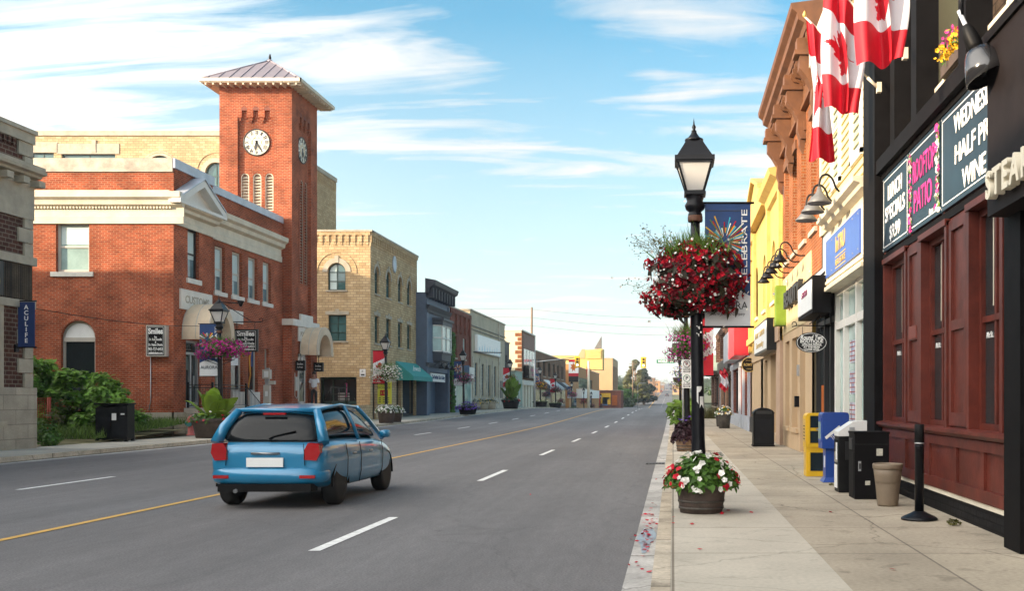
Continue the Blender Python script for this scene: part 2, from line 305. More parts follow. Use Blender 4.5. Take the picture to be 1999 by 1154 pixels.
def text(parent, fr, s, u, z, size, m='letter_white', d=-.012, width=None, align='CENTER', bold=0., rot=0., name='lettering', ext=.004, shear=0., spacing=1., curve=None):
    cu = bpy.data.curves.new('t', 'FONT'); cu.body = s; cu.size = size; cu.align_x = align; cu.align_y = 'CENTER'; cu.extrude = ext; cu.offset = bold * size; cu.shear = shear; cu.resolution_u = 3; cu.space_line = .95; cu.space_character = spacing
    to = bpy.data.objects.new('t', cu); COL.objects.link(to); dg = bpy.context.evaluated_depsgraph_get()
    me = bpy.data.meshes.new_from_object(to.evaluated_get(dg)); bpy.data.objects.remove(to); bpy.data.curves.remove(cu)
    me.name = name; k = 1
    if width:
        xs = [v.co.x for v in me.vertices]; k = width / max(1e-6, max(xs) - min(xs))
    cr, sr = math.cos(rot), math.sin(rot); o3 = Vector(fr.p(u, z, d)); rt, ot = fr.right, fr.out; off = absloc(parent)
    for v in me.vertices:
        x, y, e = v.co; x *= k; x, y = x * cr - y * sr, x * sr + y * cr
        v.co = o3 + rt * x + Vector((0, 0, 1)) * y + ot * e - off
    me.materials.clear(); me.materials.append(M[m]); o = bpy.data.objects.new(name, me); COL.objects.link(o); o.parent = parent
    return o
def win(parent, fr, u0, u1, z0, z1, d=.16, fw=.06, nx=1, nz=2, arch=False, fm='frame_beige', pm='glass_dark', sill='white_stone', sh=.12, sx=.12, blind=None, curtain=None, name='window'):
    if arch:
        op = arch_pts(u0, u1, z0, z1); ip = arch_pts(u0 + fw, u1 - fw, z0 + fw, z1 - fw); b = MB(); n = len(op)
        for i in range(n):
            j = (i + 1) % n
            q = [fr.p(*op[i], d - .06), fr.p(*op[j], d - .06), fr.p(*ip[j], d - .06), fr.p(*ip[i], d - .06)]; b.poly(q)
            b.poly([fr.p(*ip[i], d - .06), fr.p(*ip[j], d - .06), fr.p(*ip[j], d), fr.p(*ip[i], d)])
        pg = MB().poly([fr.p(*q, d - .01) for q in op])
    else:
        b = MB(); b.fbox(fr, u0, u0 + fw, z0, z1, d - .06, d + .02); b.fbox(fr, u1 - fw, u1, z0, z1, d - .06, d + .02)
        b.fbox(fr, u0 + fw, u1 - fw, z0, z0 + fw, d - .06, d + .02); b.fbox(fr, u0 + fw, u1 - fw, z1 - fw, z1, d - .06, d + .02)
        pg = MB().poly([fr.p(u0, z0, d - .01), fr.p(u1, z0, d - .01), fr.p(u1, z1, d - .01), fr.p(u0, z1, d - .01)])
    hb = fw * .4
    for i in range(1, nx): c = u0 + (u1 - u0) * i / nx; b.fbox(fr, c - hb, c + hb, z0 + fw, z1 - fw * 1.2, d - .045, d)
    for i in range(1, nz): c = z0 + (z1 - z0) * i / nz; b.fbox(fr, u0 + fw, u1 - fw, c - hb, c + hb, d - .05, d)
    f = b.build(name, fm, parent, True); pg.build('pane', pm, f, True)
    if blind: MB().fbox(fr, u0 + fw + .02, u1 - fw - .02, z0 + (z1 - z0) * blind, z1 - fw - .02, d - .022, d - .014).build('blind', 'blind', f, True)
    if curtain: MB().fbox(fr, u0 + fw + .02, u0 + (u1 - u0) * .45, z0 + fw, z1 - fw - .02, d - .022, d - .014).build('curtain', curtain, f, True)
    if sill: MB().fbox(fr, u0 - sx, u1 + sx, z0 - sh, z0 - .002, -.07, d).build('sill', sill, f, True)
    return f
# ---------------------------------------------------------------- foliage
def unit(v): return v / np.maximum(np.linalg.norm(v, axis=-1, keepdims=True), 1e-9)
def leaves(name, P, Nn, size, m, parent=None, jit=.7, asp=.5, droop=0., six=False):
    n = len(P); Nn = unit(Nn + rng.normal(0, jit, (n, 3)) * .6); t = rng.normal(0, 1, (n, 3)); t[:, 2] -= droop
    t = unit(t - Nn * np.sum(t * Nn, 1, keepdims=True)); b = np.cross(Nn, t); L = (size * rng.uniform(.6, 1.3, n))[:, None]; W = L * asp
    if six:
        V = np.stack([P - t * L * .1, P + b * W * .5 + t * L * .25 + Nn * L * .06, P + b * W * .38 + t * L * .6, P + t * L - Nn * L * .12, P - b * W * .38 + t * L * .6, P - b * W * .5 + t * L * .25 + Nn * L * .06], 1).reshape(-1, 3)
        return raw(name, V, np.arange(n * 6).reshape(n, 6), m, parent)
    V = np.stack([P - t * L * .5, P + b * W * .5, P + t * L * .5, P - b * W * .5], 1).reshape(-1, 3)
    return raw(name, V, np.arange(n * 4).reshape(n, 4), m, parent)
def blooms(name, P, Nn, size, m, parent=None, petals=5, cup=.35, eye=None):
    n = len(P); Nn = unit(Nn + rng.normal(0, .35, (n, 3))); t = rng.normal(0, 1, (n, 3)); t = unit(t - Nn * np.sum(t * Nn, 1, keepdims=True)); b = np.cross(Nn, t)
    S = (size * rng.uniform(.7, 1.25, n))[:, None]; Vs = []
    for k in range(petals):
        a = 2 * math.pi * k / petals; d = t * math.cos(a) + b * math.sin(a); e = np.cross(Nn, d)
        Vs += [P, P + d * S * .35 + e * S * .26 + Nn * S * cup * .3, P + d * S * .55 + Nn * S * cup * rng.uniform(.4, 1, (n, 1)), P + d * S * .35 - e * S * .26 + Nn * S * cup * .3]
    V = np.stack(Vs, 1).reshape(-1, 3)
    return raw(name, V, np.arange(n * petals * 4).reshape(-1, 4), m, parent)
def sph(n): return unit(rng.normal(0, 1, (n, 3)))
def clumps(centres, radii, per, squash=.8, shell=.55):     # leaf positions spread through a set of clumps
    P, Nn = [], []
    for c, r in zip(centres, radii):
        d = sph(per); q = r * (shell + (1 - shell) * rng.random((per, 1))); q *= rng.uniform(.75, 1.1, (per, 1)); o = d * q; o[:, 2] *= squash; P.append(np.array(c) + o); Nn.append(d + np.array((0, 0, .5)))
    return np.concatenate(P), np.concatenate(Nn)
def petals_kind(o): o['kind'] = 'stuff'; return o
# ================================================================ ground, road, kerbs
def asphalt():
    m = bpy.data.materials.new('asphalt'); m.use_nodes = True; nt = m.node_tree; N = nt.nodes; L = nt.links; b = N['Principled BSDF']; b.inputs['Roughness'].default_value = .8; b.inputs['Specular IOR Level'].default_value = .35
    tc = N.new('ShaderNodeTexCoord'); prev = None
    def noise(scale, det, stretch, lo, hi, a=.3, c=.7):
        mp = N.new('ShaderNodeMapping'); mp.inputs['Scale'].default_value = stretch; L.new(tc.outputs['Object'], mp.inputs[0])
        n = N.new('ShaderNodeTexNoise'); n.inputs['Scale'].default_value = scale; n.inputs['Detail'].default_value = det; n.inputs['Roughness'].default_value = .65; L.new(mp.outputs[0], n.inputs['Vector'])
        r = N.new('ShaderNodeMapRange'); r.inputs[1].default_value = a; r.inputs[2].default_value = c; r.inputs[3].default_value = lo; r.inputs[4].default_value = hi; L.new(n.outputs['Fac'], r.inputs[0]); return r.outputs[0], n
    col = N.new('ShaderNodeVectorMath'); col.operation = 'SCALE'; col.inputs[0].default_value = (.150, .142, .140)
    f1, _ = noise(.8, 8, (1, .03, 1), .80, 1.16); f2, _ = noise(.22, 6, (1, .5, 1), .84, 1.14); f3, n3 = noise(48, 6, (1, 1, 1), .58, 1.42); f4, _ = noise(1.7, 9, (1, .7, 1), .62, 1.0, .27, .35); f5, _ = noise(9, 5, (1, .25, 1), .9, 1.1)
    cur = f1
    for f in (f2, f3, f4, f5):
        mm = N.new('ShaderNodeMath'); mm.operation = 'MULTIPLY'; L.new(cur, mm.inputs[0]); L.new(f, mm.inputs[1]); cur = mm.outputs[0]
    vo = N.new('ShaderNodeTexVoronoi'); vo.feature = 'DISTANCE_TO_EDGE'; vo.inputs['Scale'].default_value = .22
    mp = N.new('ShaderNodeMapping'); mp.inputs['Scale'].default_value = (1, .55, 1); L.new(tc.outputs['Object'], mp.inputs[0])
    nd = N.new('ShaderNodeTexNoise'); nd.inputs['Scale'].default_value = 1.3; nd.inputs['Detail'].default_value = 6; L.new(tc.outputs['Object'], nd.inputs['Vector'])
    va = N.new('ShaderNodeVectorMath'); va.operation = 'MULTIPLY_ADD'; va.inputs[1].default_value = (.9, .9, 0); L.new(nd.outputs['Color'], va.inputs[0]); L.new(mp.outputs[0], va.inputs[2]); L.new(va.outputs[0], vo.inputs['Vector'])
    r = N.new('ShaderNodeMapRange'); r.inputs[1].default_value = .0; r.inputs[2].default_value = .006; r.inputs[3].default_value = .86; r.inputs[4].default_value = 1; L.new(vo.outputs['Distance'], r.inputs[0])
    mm = N.new('ShaderNodeMath'); mm.operation = 'MULTIPLY'; L.new(cur, mm.inputs[0]); L.new(r.outputs[0], mm.inputs[1]); L.new(mm.outputs[0], col.inputs['Scale']); L.new(col.outputs[0], b.inputs['Base Color'])
    bp = N.new('ShaderNodeBump'); bp.inputs['Strength'].default_value = .35; bp.inputs['Distance'].default_value = .01; L.new(n3.outputs['Fac'], bp.inputs['Height']); L.new(bp.outputs[0], b.inputs['Normal'])
    return m
M['asphalt'] = asphalt()
M['slab_light'] = brick('slab_light', (.49, .445, .37), (.45, .41, .34), (.22, .19, .15), bw=1.36, rh=1.9, ms=.011, offset=0, var=.11, bump=.3, stain=.9, spots=.6)
M['slab_rough'] = brick('slab_rough', (.405, .35, .27), (.365, .315, .245), (.21, .18, .145), bw=2.3, rh=1.9, ms=.012, offset=0, var=.16, bump=.3, stain=.8, spots=1)
M['slab_left'] = brick('slab_left', (.47, .43, .36), (.43, .395, .33), (.25, .22, .18), bw=2.4, rh=2.2, ms=.02, offset=0, var=.12, bump=.3, stain=.7)
M['kerb_stone'] = brick('kerb_stone', (.50, .44, .35), (.43, .36, .27), (.2, .17, .13), bw=9, rh=2.6, ms=.02, offset=0, var=.22, bump=.3, stain=2.5, spots=1)
M['gutter_concrete'] = brick('gutter_concrete', (.45, .43, .40), (.40, .385, .36), (.2, .18, .16), bw=9, rh=3.4, ms=.02, offset=0, var=.22, bump=.3, stain=1.6, spots=1)
M['paint_white'] = mat('paint_white', (.74, .73, .70), .7, .25, 9, bump=.2)
M['paint_yellow'] = mat('paint_yellow', (.62, .36, .08), .7, .25, 8, bump=.2)
M['earth'] = mat('earth', (.11, .115, .05), .95, .35, .25)
M['lawn_earth'] = mat('lawn_earth', (.19, .17, .08), .95, .4, 1.2)
YS = list(range(-40, 160, 3)) + list(range(160, 480, 10)) + list(range(480, 1500, 40)) + [1500, 2000, 2600]
def strip(name, x0, x1, dz, m, ya=-40, yb=2600, kind='structure', xs=None, skirt=0):
    ys = [y for y in YS if ya < y < yb]; ys = [ya] + ys + [yb]; b = MB(); cols = xs or [x0, x1]
    if skirt: cols = [cols[0]] + cols + [cols[-1]]
    V = []
    for y in ys:
        for i, x in enumerate(cols): V.append((x, y, g(y) + dz - (skirt if skirt and i in (0, len(cols) - 1) else 0)))
    k = len(cols); b.add(V, [(j * k + i, j * k + i + 1, (j + 1) * k + i + 1, (j + 1) * k + i) for j in range(len(ys) - 1) for i in range(k - 1)])
    if skirt: b.f.append(tuple(range(k))); b.m.append(0); b.sm.append(False)
    o = b.build(name, m)
    if kind: o['kind'] = kind
    return o
strip('ground', -900, 900, -.08, 'earth', xs=[-900, -300, -120, -60, -30, -19, -8, 0, 4, 30, 60, 120, 300, 900])
strip('road', -16.0, -.42, 0, 'asphalt', xs=[-16.0, -12, -8, -4, -.42])
strip('gutter', -.42, -.17, .002, 'gutter_concrete', yb=300)
strip('gutter', -16.35, -16.0, .002, 'gutter_concrete', yb=300)
strip('kerb', -.17, -.02, PV, 'kerb_stone', yb=300, skirt=.25)
strip('kerb', -16.5, -16.35, PV, 'kerb_stone', yb=300, skirt=.25)
strip('pavement', -.02, 1.34, PV - .003, 'slab_light', yb=300, skirt=.2)
strip('pavement', 1.34, 3.75, PV - .006, 'slab_rough', yb=300, skirt=.2)
strip('pavement', -19.0, -16.5, PV - .004, 'slab_left', yb=60, skirt=.2)
strip('pavement', -20.2, -16.5, PV - .004, 'slab_left', ya=60, yb=300, skirt=.2)
def marks(name, x, segs, wd, m):
    b = MB()
    for y0, y1 in segs:
        ys = np.linspace(y0, y1, max(2, int((y1 - y0) / 4) + 1))
        for a, c in zip(ys[:-1], ys[1:]): b.poly([(x - wd / 2, a, g(a) + .006), (x + wd / 2, a, g(a) + .006), (x + wd / 2, c, g(c) + .006), (x - wd / 2, c, g(c) + .006)])
    o = b.build(name, m); o['kind'] = 'structure'; return o
dash = [(10.5 + 9 * k, 13.5 + 9 * k) for k in range(-4, 14)] + [(300 + 9 * k, 303 + 9 * k) for k in range(60)]
marks('lane_dashes', -3.68, dash, .125, 'paint_white')
marks('lane_dashes', -11.25, [(a - 1.9, b - 1.9) for a, b in dash], .125, 'paint_white')
marks('centre_line', -7.42, [(-40, 135)], .115, 'paint_yellow'); marks('centre_line', -7.4, [(280, 900)], .3, 'paint_yellow')
# lawn beside the post building, rising from the pavement to the foundation
def lawn_z(y): return .16 + .40 * min(1, max(0, (y - 33) / 7))
b = MB(); ys = [29, 31, 33, 35, 37, 38.5, 40.2]
for a, c in zip(ys[:-1], ys[1:]): b.poly([(-46, a, lawn_z(a)), (-18.85, a, lawn_z(a) * .8), (-18.85, c, lawn_z(c) * .7), (-46, c, lawn_z(c))])
tag(b.build('lawn_ground', 'lawn_earth'), kind='structure')
n = 9000; X = rng.uniform(-25, -18.9, n); Y = rng.uniform(33.5, 40, n); keep = rng.random(n) < np.where(np.abs(Y - 36.6) < .9, .5, 1); X, Y = X[keep], Y[keep]
P = np.stack([X, Y, np.array([lawn_z(y) for y in Y]) + .06], 1); t = sph(len(P)); t[:, 2] = np.abs(t[:, 2]) + 1.4; t = unit(t); bb = unit(np.cross(t, sph(len(P)))) * .02; Lg = rng.uniform(.12, .42, (len(P), 1))
o = raw('grass', np.stack([P - bb, P + bb, P + t * Lg], 1).reshape(-1, 3), np.arange(len(P) * 3).reshape(-1, 3), 'grass'); o['kind'] = 'stuff'
# puddle, petals, drain on the right kerb
M['puddle'] = mat('puddle', (.21, .225, .25), .3, .4, 5, spec=.3)
b = MB(); pts = []
for i in range(22):
    a = 2 * math.pi * i / 22; pts.append((-.30 + (.09 + .022 * math.sin(4 * a + 1)) * math.cos(a), 11.5 + (.95 + .25 * math.sin(3 * a)) * math.sin(a), .0065))
tag(b.poly(pts).build('puddle', 'puddle'), kind='structure')
n = 95; which = rng.random(n); P = np.zeros((n, 3)); P[:, 0] = np.where(which < .62, rng.normal(-.29, .07, n), np.where(which < .85, rng.normal(.25, .4, n), rng.uniform(-2.5, 2.9, n))); P[:, 1] = np.where(which < .62, rng.normal(11.6, 1.7, n), np.where(which < .85, rng.normal(12.6, 1.3, n), rng.uniform(8, 20, n)))
P[:, 2] = np.where(P[:, 0] < -.17, .014, PV + .008); P[:, 0] = np.where((P[:, 0] > -.2) & (P[:, 0] < 0), -.3, P[:, 0])
leaves('fallen_petals', P, np.tile((0, 0, 1.), (n, 1)), .065, 'bloom_red', jit=.3, asp=.7)['kind'] = 'stuff'
b = MB(); b.box(-.66, -.2, 24.5, 25.1, .003, .010)
for i in range(6): b.box(-.64 + i * .075, -.60 + i * .075, 24.55, 25.05, .010, .018)
M['iron'] = mat('iron', (.09, .08, .07), .6, .3, 9, metal=.5)
tag(b.build('drain_grate', 'iron'), 'iron drain grate set in the road by the right kerb', 'drain')
b = MB(); b.box(3.02, 3.4, 8.2, 8.75, PV, PV + .018)
tag(b.build('door_mat', 'black_plastic'), 'black rubber mat on the pavement at the bottom right corner', 'mat')
# weeds in the pavement edge
P, Nn = clumps([(3.18, 11.6, .17), (2.62, 17.0, .15)], [.09, .05], 60, .4); o = leaves('weed', P[:60], Nn[:60], .05, 'leaf_olive'); tag(o, 'small weed sprouting at the foot of the dark red pub wall', 'weed')
o = leaves('weed', P[60:], Nn[60:], .03, 'leaf_olive'); tag(o, 'tiny weed in the pavement joint by the blue newspaper box', 'weed')
# ================================================================ left side of the street
XL = -19.5
LF = Fr('X+', XL)
def cornice(mb, fr, u0, u1, zb, zt, out, m=0):       # stepped classical cornice
    h = zt - zb
    mb.sweep(fr, [(0, zb), (-out * .18, zb), (-out * .22, zb + h * .22), (-out * .1, zb + h * .26), (-out * .1, zb + h * .52), (-out * .55, zb + h * .6), (-out * .62, zb + h * .74), (-out * .95, zb + h * .82), (-out, zb + h), (0, zb + h)], u0, u1, m)
# ---- brown brick corner building, runs on towards and past the camera
def corner_bank():
    t = thing('brick_building', 'brown brick building with stone quoins and bracketed cornice at the left edge', 'building', (-19, 30, .1))
    fr = Fr('X+', -18.8); Y1 = 30.0
    holes = [(26.6, 28.35, .9, 4.3)] + [(21.2 - 5.4 * i, 22.95 - 5.4 * i, .95, 4.2) for i in range(5)]
    b = MB(); b.facade(fr, -28, Y1 - .7, .1, 9.3, holes); b.box(-44, -18.82, -28, Y1, .1, 9.25); b.box(-44, -26, -20, Y1 - .1, 9.25, 11.2); b.build('wall', 'brick_brown', t, True)  # upper rear box is unseen, added to shade the red brick south wall
    b = MB(); b.fbox(fr, -28, 26.5, .1, .98, -.1, .05); b.fbox(fr, 28.45, Y1 + .02, .1, 1.9, -.1, .05); b.fbox(fr, 26.5, 28.45, .1, .8, -.1, .05); b.box(-46, -18.7, Y1, Y1 + .12, .1, 1.9); b.build('plinth', 'stone_block', t, True)
    b = MB(); q = 0
    for z in np.arange(1.9, 8.95, .42):
        if 4.25 < z < 5.4: continue
        wq = .62 if q % 2 else .36; q += 1; b.fbox(fr, Y1 - wq, Y1 + .03, z + .01, z + .41, -.045, .05); b.box(-18.8 - wq, -18.77, Y1 - .02, Y1 + .05, z + .01, z + .41)
    b.build('quoin', 'stone', t, True)
    b = MB(); b.fbox(fr, -28, Y1 + .06, 6.8, 7.75, -.06, .04); cornice(b, fr, -28, Y1 + .14, 7.75, 8.22, .40)
    b.fbox(fr, -28, Y1 + .12, 8.22, 8.34, -.36, .3); b.fbox(fr, -28, Y1 + .05, 9.02, 9.3, -.1, .4); b.fbox(fr, -28, Y1 + .08, 9.3, 9.42, -.16, .4); b.build('cornice', 'stone', t, True)
    b = MB()
    for i in range(26): b.fbox(fr, Y1 - .15 - i * .72, Y1 + .13 - i * .72, 7.76, 7.94, -.34, -.05); b.cut()
    b.build_each('bracket', 'stone', t)
    b = MB()
    for i in range(70): b.fbox(fr, Y1 - .9 - i * .2, Y1 - .8 - i * .2, 8.8, 9.02, -.06, 0)
    b.build('dentil', 'brick_brown', t, True)
    b = MB(); b.fbox(fr, -28, Y1 + .06, 5.46, 5.7, -.14, .02); b.fbox(fr, -28, Y1 + .04, 4.2, 4.42, -.12, .02); b.fbox(fr, 26.3, 26.56, .8, 4.2, -.08, .05); b.fbox(fr, 28.4, 28.66, .8, 4.2, -.08, .05); b.fbox(fr, 26.2, 28.75, .8, .95, -.12, .05); b.build('trim', 'stone', t, True)
    win(t, fr, 26.6, 28.35, .95, 4.2, .2, .1, 1, 1, fm='frame_dark', pm='glass_dark', sill=None)
    for h in holes[1:]: win(t, fr, *h, .2, .1, 1, 2, fm='frame_dark', pm='glass_dark', sill='stone')
    s = thing('fascia_sign', 'dark striped fascia sign with a round gold ring emblem on brown brick building', 'sign', fr.p(29, 4.8, -.1))
    M['stripe_sign'] = brick('stripe_sign', (.10, .075, .05), (.035, .03, .026), (.008, .008, .008), bw=.09, rh=9, ms=.018, offset=0, var=.3)
    b = MB(); b.fbox(fr, 24, Y1 - .1, 4.45, 5.44, -.1, .0); b.build('panel', 'stripe_sign', s, True)
    b = MB(); b.fbox(fr, 27.4, 28.6, 4.47, 5.42, -.112, -.1); b.build('dark_panel', 'sign_black', s, True)
    rg = []; b = MB()
    for i in range(33): a = 2 * math.pi * i / 32; rg.append(fr.p(28.42 - .36 + .33 * math.cos(a), 4.84 + .33 * math.sin(a), -.118))
    b.tube(rg, .026, 6); b.build('ring', 'letter_gold', s, True); text(s, fr, 'SO', 28.23, 4.82, .26, 'letter_gold', -.12)
corner_bank()
b = MB(); b.box(-60, -47, -40, 26, 0, 12); b.box(-60, -46, 26, 34, 0, 12); b.box(-60, -36, 42, 58, 0, 13.6)
tag(b.build('added_shade_blocks', 'brick_brown'), 'unseen brown brick blocks added out of view to shade the left walls', 'building')  # off-view blocks, added to keep low sun off the walls and street
b = MB(); b.box(-40, -19.5, -90, -30, 0, 10)
tag(b.build('added_shade_building', 'brick_brown'), 'unseen plain brown brick building added behind the viewer to shade the street', 'building')  # out of view, added only to cast shade along the street
# ---- small banner sign on that building
t = thing('banner_sign', 'navy vertical banner lettered ACULIFE on brown brick building', 'sign', (-18.3, 29.3, 4))
Y = 29.3; x0, x1 = wx(35.5, Y), wx(68, Y); fb = Fr('Y-', Y); z0, z1 = wz(677, Y), wz(590, Y)
MB().box(x0, x1, Y - .01, Y + .01, z0, z1).build('cloth', 'navy', t, True)
b = MB(); b.tube([(x0 - .3, Y, z1 + .03), (x1 + .05, Y, z1 + .03)], .022); b.tube([(x0 - .3, Y, z0 - .02), (x1 + .05, Y, z0 - .02)], .022); b.box(x0 - .32, x0 - .02, Y - .08, Y + .08, z1 - .1, z1 + .14); b.box(x0 - .32, x0 - .02, Y - .08, Y + .08, z0 - .16, z0 + .06); b.build('bracket', 'black_metal', t, True)
for i, c in enumerate('ACULIFE'): text(t, fb, c, (x0 + x1) / 2, z1 - .15 - i * (z1 - z0 - .22) / 6.6, .175, d=-.014, bold=.02)
# ---- red brick post building with clock tower
def tower_building():
    t = thing('clock_tower_building', 'red brick old post office with square clock tower and cream cornices', 'building', (-19.5, 40, .4))
    ZB, ZC, ZT = 1.05, 9.1, 10.95
    fs = Fr('Y-', 40.0)
    sw = [(wx(109, 40), wx(174, 40), wz(531, 40), wz(431, 40)), (wx(119, 40), wx(186, 40), 1.7, wz(626, 40), True)]
    b = MB(); b.facade(fs, -34, XL, .3, 10.6, sw, .2)
    # east face: pavilion 40..43.4 then recessed part 43.4..50.7
    fp = Fr('X+', XL); fr = Fr('X+', XL - .16)
    up1 = [(41.15, 42.15, wz(545, 41.6), wz(447, 41.6))]; dn1 = [(41.0, 42.3, 1.22, 3.95)]
    ups = [(43.95, 44.95, 6.22, 8.2), (45.68, 46.75, 6.22, 8.2), (47.4, 48.45, 6.22, 8.2), (49.1, 50.1, 6.22, 8.2)]
    dns = [(43.95, 44.95, 1.22, 4.6), (45.55, 46.85, 1.9, 4.7, True), (47.4, 48.5, 1.9, 4.7, True), (49.3, 49.85, 2.4, 4.0)]
    b.facade(fp, 40, 43.4, .3, 10.6, up1 + dn1, .2); b.facade(fr, 43.4, 51.6, .3, 10.4, ups + dns, .2); b.poly([fp.p(43.4, .3), fp.p(43.4, 10.6), fr.p(43.4, 10.6), fr.p(43.4, .3)])
    b.box(-34, XL - .3, 40.35, 54.5, 9.4, 9.6); b.poly([(-34, 55, .3), (-19.6, 55, .3), (-19.6, 55, 10.4), (-34, 55, 10.4)]); b.build('wall', 'brick_red', t, True)
    b = MB(); b.box(-34, XL + .06, 39.9, 40.1, .2, ZB); b.box(XL - .02, XL + .07, 39.9, 43.5, .2, ZB); b.build('foundation', 'stone_block', t, True)
    b = MB(); b.fbox(fs, -34, XL - .02, 10.45, 10.98, -.07, .3); b.build('coping', 'coping_weathered', t, True)
    b = MB(); b.fbox(fp, 39.95, 43.4, 10.6, 10.98, -.08, .35); b.fbox(fr, 43.4, 51.5, 10.4, 10.72, -.08, .35); b.build('metal_coping', 'zinc', t, True)
    b = MB(); cornice(b, fs, -34, XL + .42, 8.42, 9.62, .42); cornice(b, fp, 40.0, 43.5, 8.42, 9.32, .42); b.fbox(fs, -34, XL, 9.62, 9.66, -.4, .1); cornice(b, fr, 43.42, 51.3, 8.42, 9.62, .42); b.build('cornice', 'cream_trim', t, True)
    b = MB(); 
    for i in range(64): x = XL - .05 - i * .125; b.fbox(fs, x - .065, x, 9.0, 9.08, -.14, -.03)
    b.build('dentil', 'cream_trim', t, True)
    b = MB(); pd = [(39.7, 9.34), (43.6, 9.34), (41.65, 10.28)]     # pediment
    b.prism(fp, pd, -.1, .1); b.prism(fp, [(39.6, 9.32), (39.75, 9.52), (41.65, 10.46), (43.6, 9.5), (43.75, 9.32), (43.4, 9.32), (41.65, 10.2), (39.95, 9.32)], -.46, -.1); b.fbox(fp, 39.6, 43.75, 9.2, 9.33, -.46, 0); b.build('pediment', 'white_trim', t, True)
    b = MB(); b.prism(fp, [(39.75, 9.5), (41.65, 10.5), (43.6, 9.5), (43.6, 9.55), (41.65, 10.56), (39.75, 9.56)], -.5, .0); b.build('pediment_flashing', 'zinc', t, True)
    win(t, fs, *sw[0], .2, .1, 1, 2, fm='frame_beige', pm='glass_pale', blind=.55, sh=.18, sx=.18)
    wl = win(t, fs, sw[1][0], sw[1][1], sw[1][2], sw[1][3], .2, .1, 1, 1, True, fm='frame_beige', pm='glass_dark', sill=None, name='arched_window')
    MB().prism(fs, [q for q in arch_pts(sw[1][0] + .1, sw[1][1] - .1, wz(660, 40), sw[1][3] - .1)], .14, .185).build('fan_panel', 'sign_white', wl, True); MB().fbox(fs, sw[1][0] + .05, sw[1][1] - .05, wz(667, 40), wz(659, 40), .1, .19).build('transom', 'frame_beige', wl, True)
    # flat brick arches and band courses
    b = MB(); uc = (sw[0][0] + sw[0][1]) / 2; zt = sw[0][3]
    for i in range(17):
        a = (i - 8) / 8; b.prism(fs, [(uc + a * .70 - .038, zt + .02), (uc + a * .70 + .038, zt + .02), (uc + a * .92 + .05, zt + .52), (uc + a * .92 - .05, zt + .52)], -.012, .01)
    b.cut()
    for i in range(46):
        a0 = math.pi * i / 46; a1 = a0 + .058; c = (sw[1][0] + sw[1][1]) / 2; r = (sw[1][1] - sw[1][0]) / 2; zs = sw[1][3] - r
        if i % 1 == 0: b.prism(fs, [(c + (r + .02) * math.cos(a0), zs + (r + .02) * math.sin(a0)), (c + (r + .42) * math.cos(a0), zs + (r + .42) * math.sin(a0)), (c + (r + .42) * math.cos(a1), zs + (r + .42) * math.sin(a1)), (c + (r + .02) * math.cos(a1), zs + (r + .02) * math.sin(a1))], -.012, .01)
    b.cut()
    for i in range(40): b.fbox(fs, XL - .12 - i * .1, XL - .06 - i * .1, 1.06, 1.36, -.02, .01)
    b.build_each('brick_trim', 'brick_red', t)
    win(t, fp, *up1[0], .2, .1, 1, 2, fm='frame_dark', pm='glass_blue', blind=.4, sh=.2)
    for h in ups: win(t, fr, *h, .2, .1, 1, 2, fm='frame_beige', pm='glass_blue', blind=.35, sh=.18)
    def door(fr_, h, m):
        d = MB(); d.fbox(fr_, h[0], h[0] + .1, h[2], h[3], .1, .22); d.fbox(fr_, h[1] - .1, h[1], h[2], h[3], .1, .22); d.fbox(fr_, h[0], h[1], h[3] - .1, h[3], .1, .22); d.fbox(fr_, h[0], h[1], h[2] + 2.15, h[2] + 2.25, .1, .22); d.fbox(fr_, h[0], h[1], h[2], h[2] + .22, .12, .22); d.fbox(fr_, (h[0] + h[1]) / 2 - .05, (h[0] + h[1]) / 2 + .05, h[2], h[2] + 2.2, .11, .22)
        o = d.build('door', m, t, True); MB().poly([fr_.p(h[0], h[2], .2), fr_.p(h[1], h[2], .2), fr_.p(h[1], h[3], .2), fr_.p(h[0], h[3], .2)]).build('pane', 'glass_dark', o, True); MB().fbox(fr_, (h[0] + h[1]) / 2 + .08, (h[0] + h[1]) / 2 + .12, h[2] + .9, h[2] + 1.3, .02, .06).build('handle', 'grey_metal', o, True); return o
    d = door(fp, dn1[0], 'grey_metal'); MB().fbox(fp, 41.15, 41.55, 2.75, 3.3, .17, .18).build('notice', 'frame_green', d, True)
    door(fr, dns[0], 'frame_beige')
    for h in dns[1:3]:
        f = win(t, fr, *h[:4], .2, .1, 1, 1, True, fm='frame_beige', pm='glass_dark', sill=None, name='arched_window')
        MB().fbox(fr, h[0] + .15, h[1] - .15, 3.1, 3.9, .16, .175).build('poster', 'sign_white' if h[0] < 47 else 'banner_navy', f, True)
        MB().fbox(fr, h[0] - .02, h[1] + .02, 1.22, 1.9, -.1, .1).build('base_panel', 'white_stone', f, True)
        if h[0] > 47:
            k = MB()
            for j in range(3): k.tube([fr.p(h[0] + .2 + j * .07, 2.05 + .0 * j, .14), fr.p(h[0] + .5 + j * .05, 2.7, .14), fr.p(h[0] + .35 + j * .1, 3.5, .14), fr.p(h[0] + .75, 4.1, .14)], .03, 5, j % 2)
            k.build('decal', ['bloom_orange', 'bloom_yellow'], f, True)
    win(t, fr, *dns[3], .2, .06, 1, 1, fm='frame_beige', pm='glass_dark', sill=None)
    # stone plaques
    pl = MB(); pl.fbox(fp, 40.45, 43.2, 5.15, 5.95, -.07, .05); pl.fbox(fp, 40.5, 43.15, 5.2, 5.9, -.075, -.06); o = pl.build('stone_plaque', 'white_stone', t, True); text(o, fp, 'CUSTOMS', 41.85, 5.55, .42, 'stone', -.078, width=2.1, bold=.02)
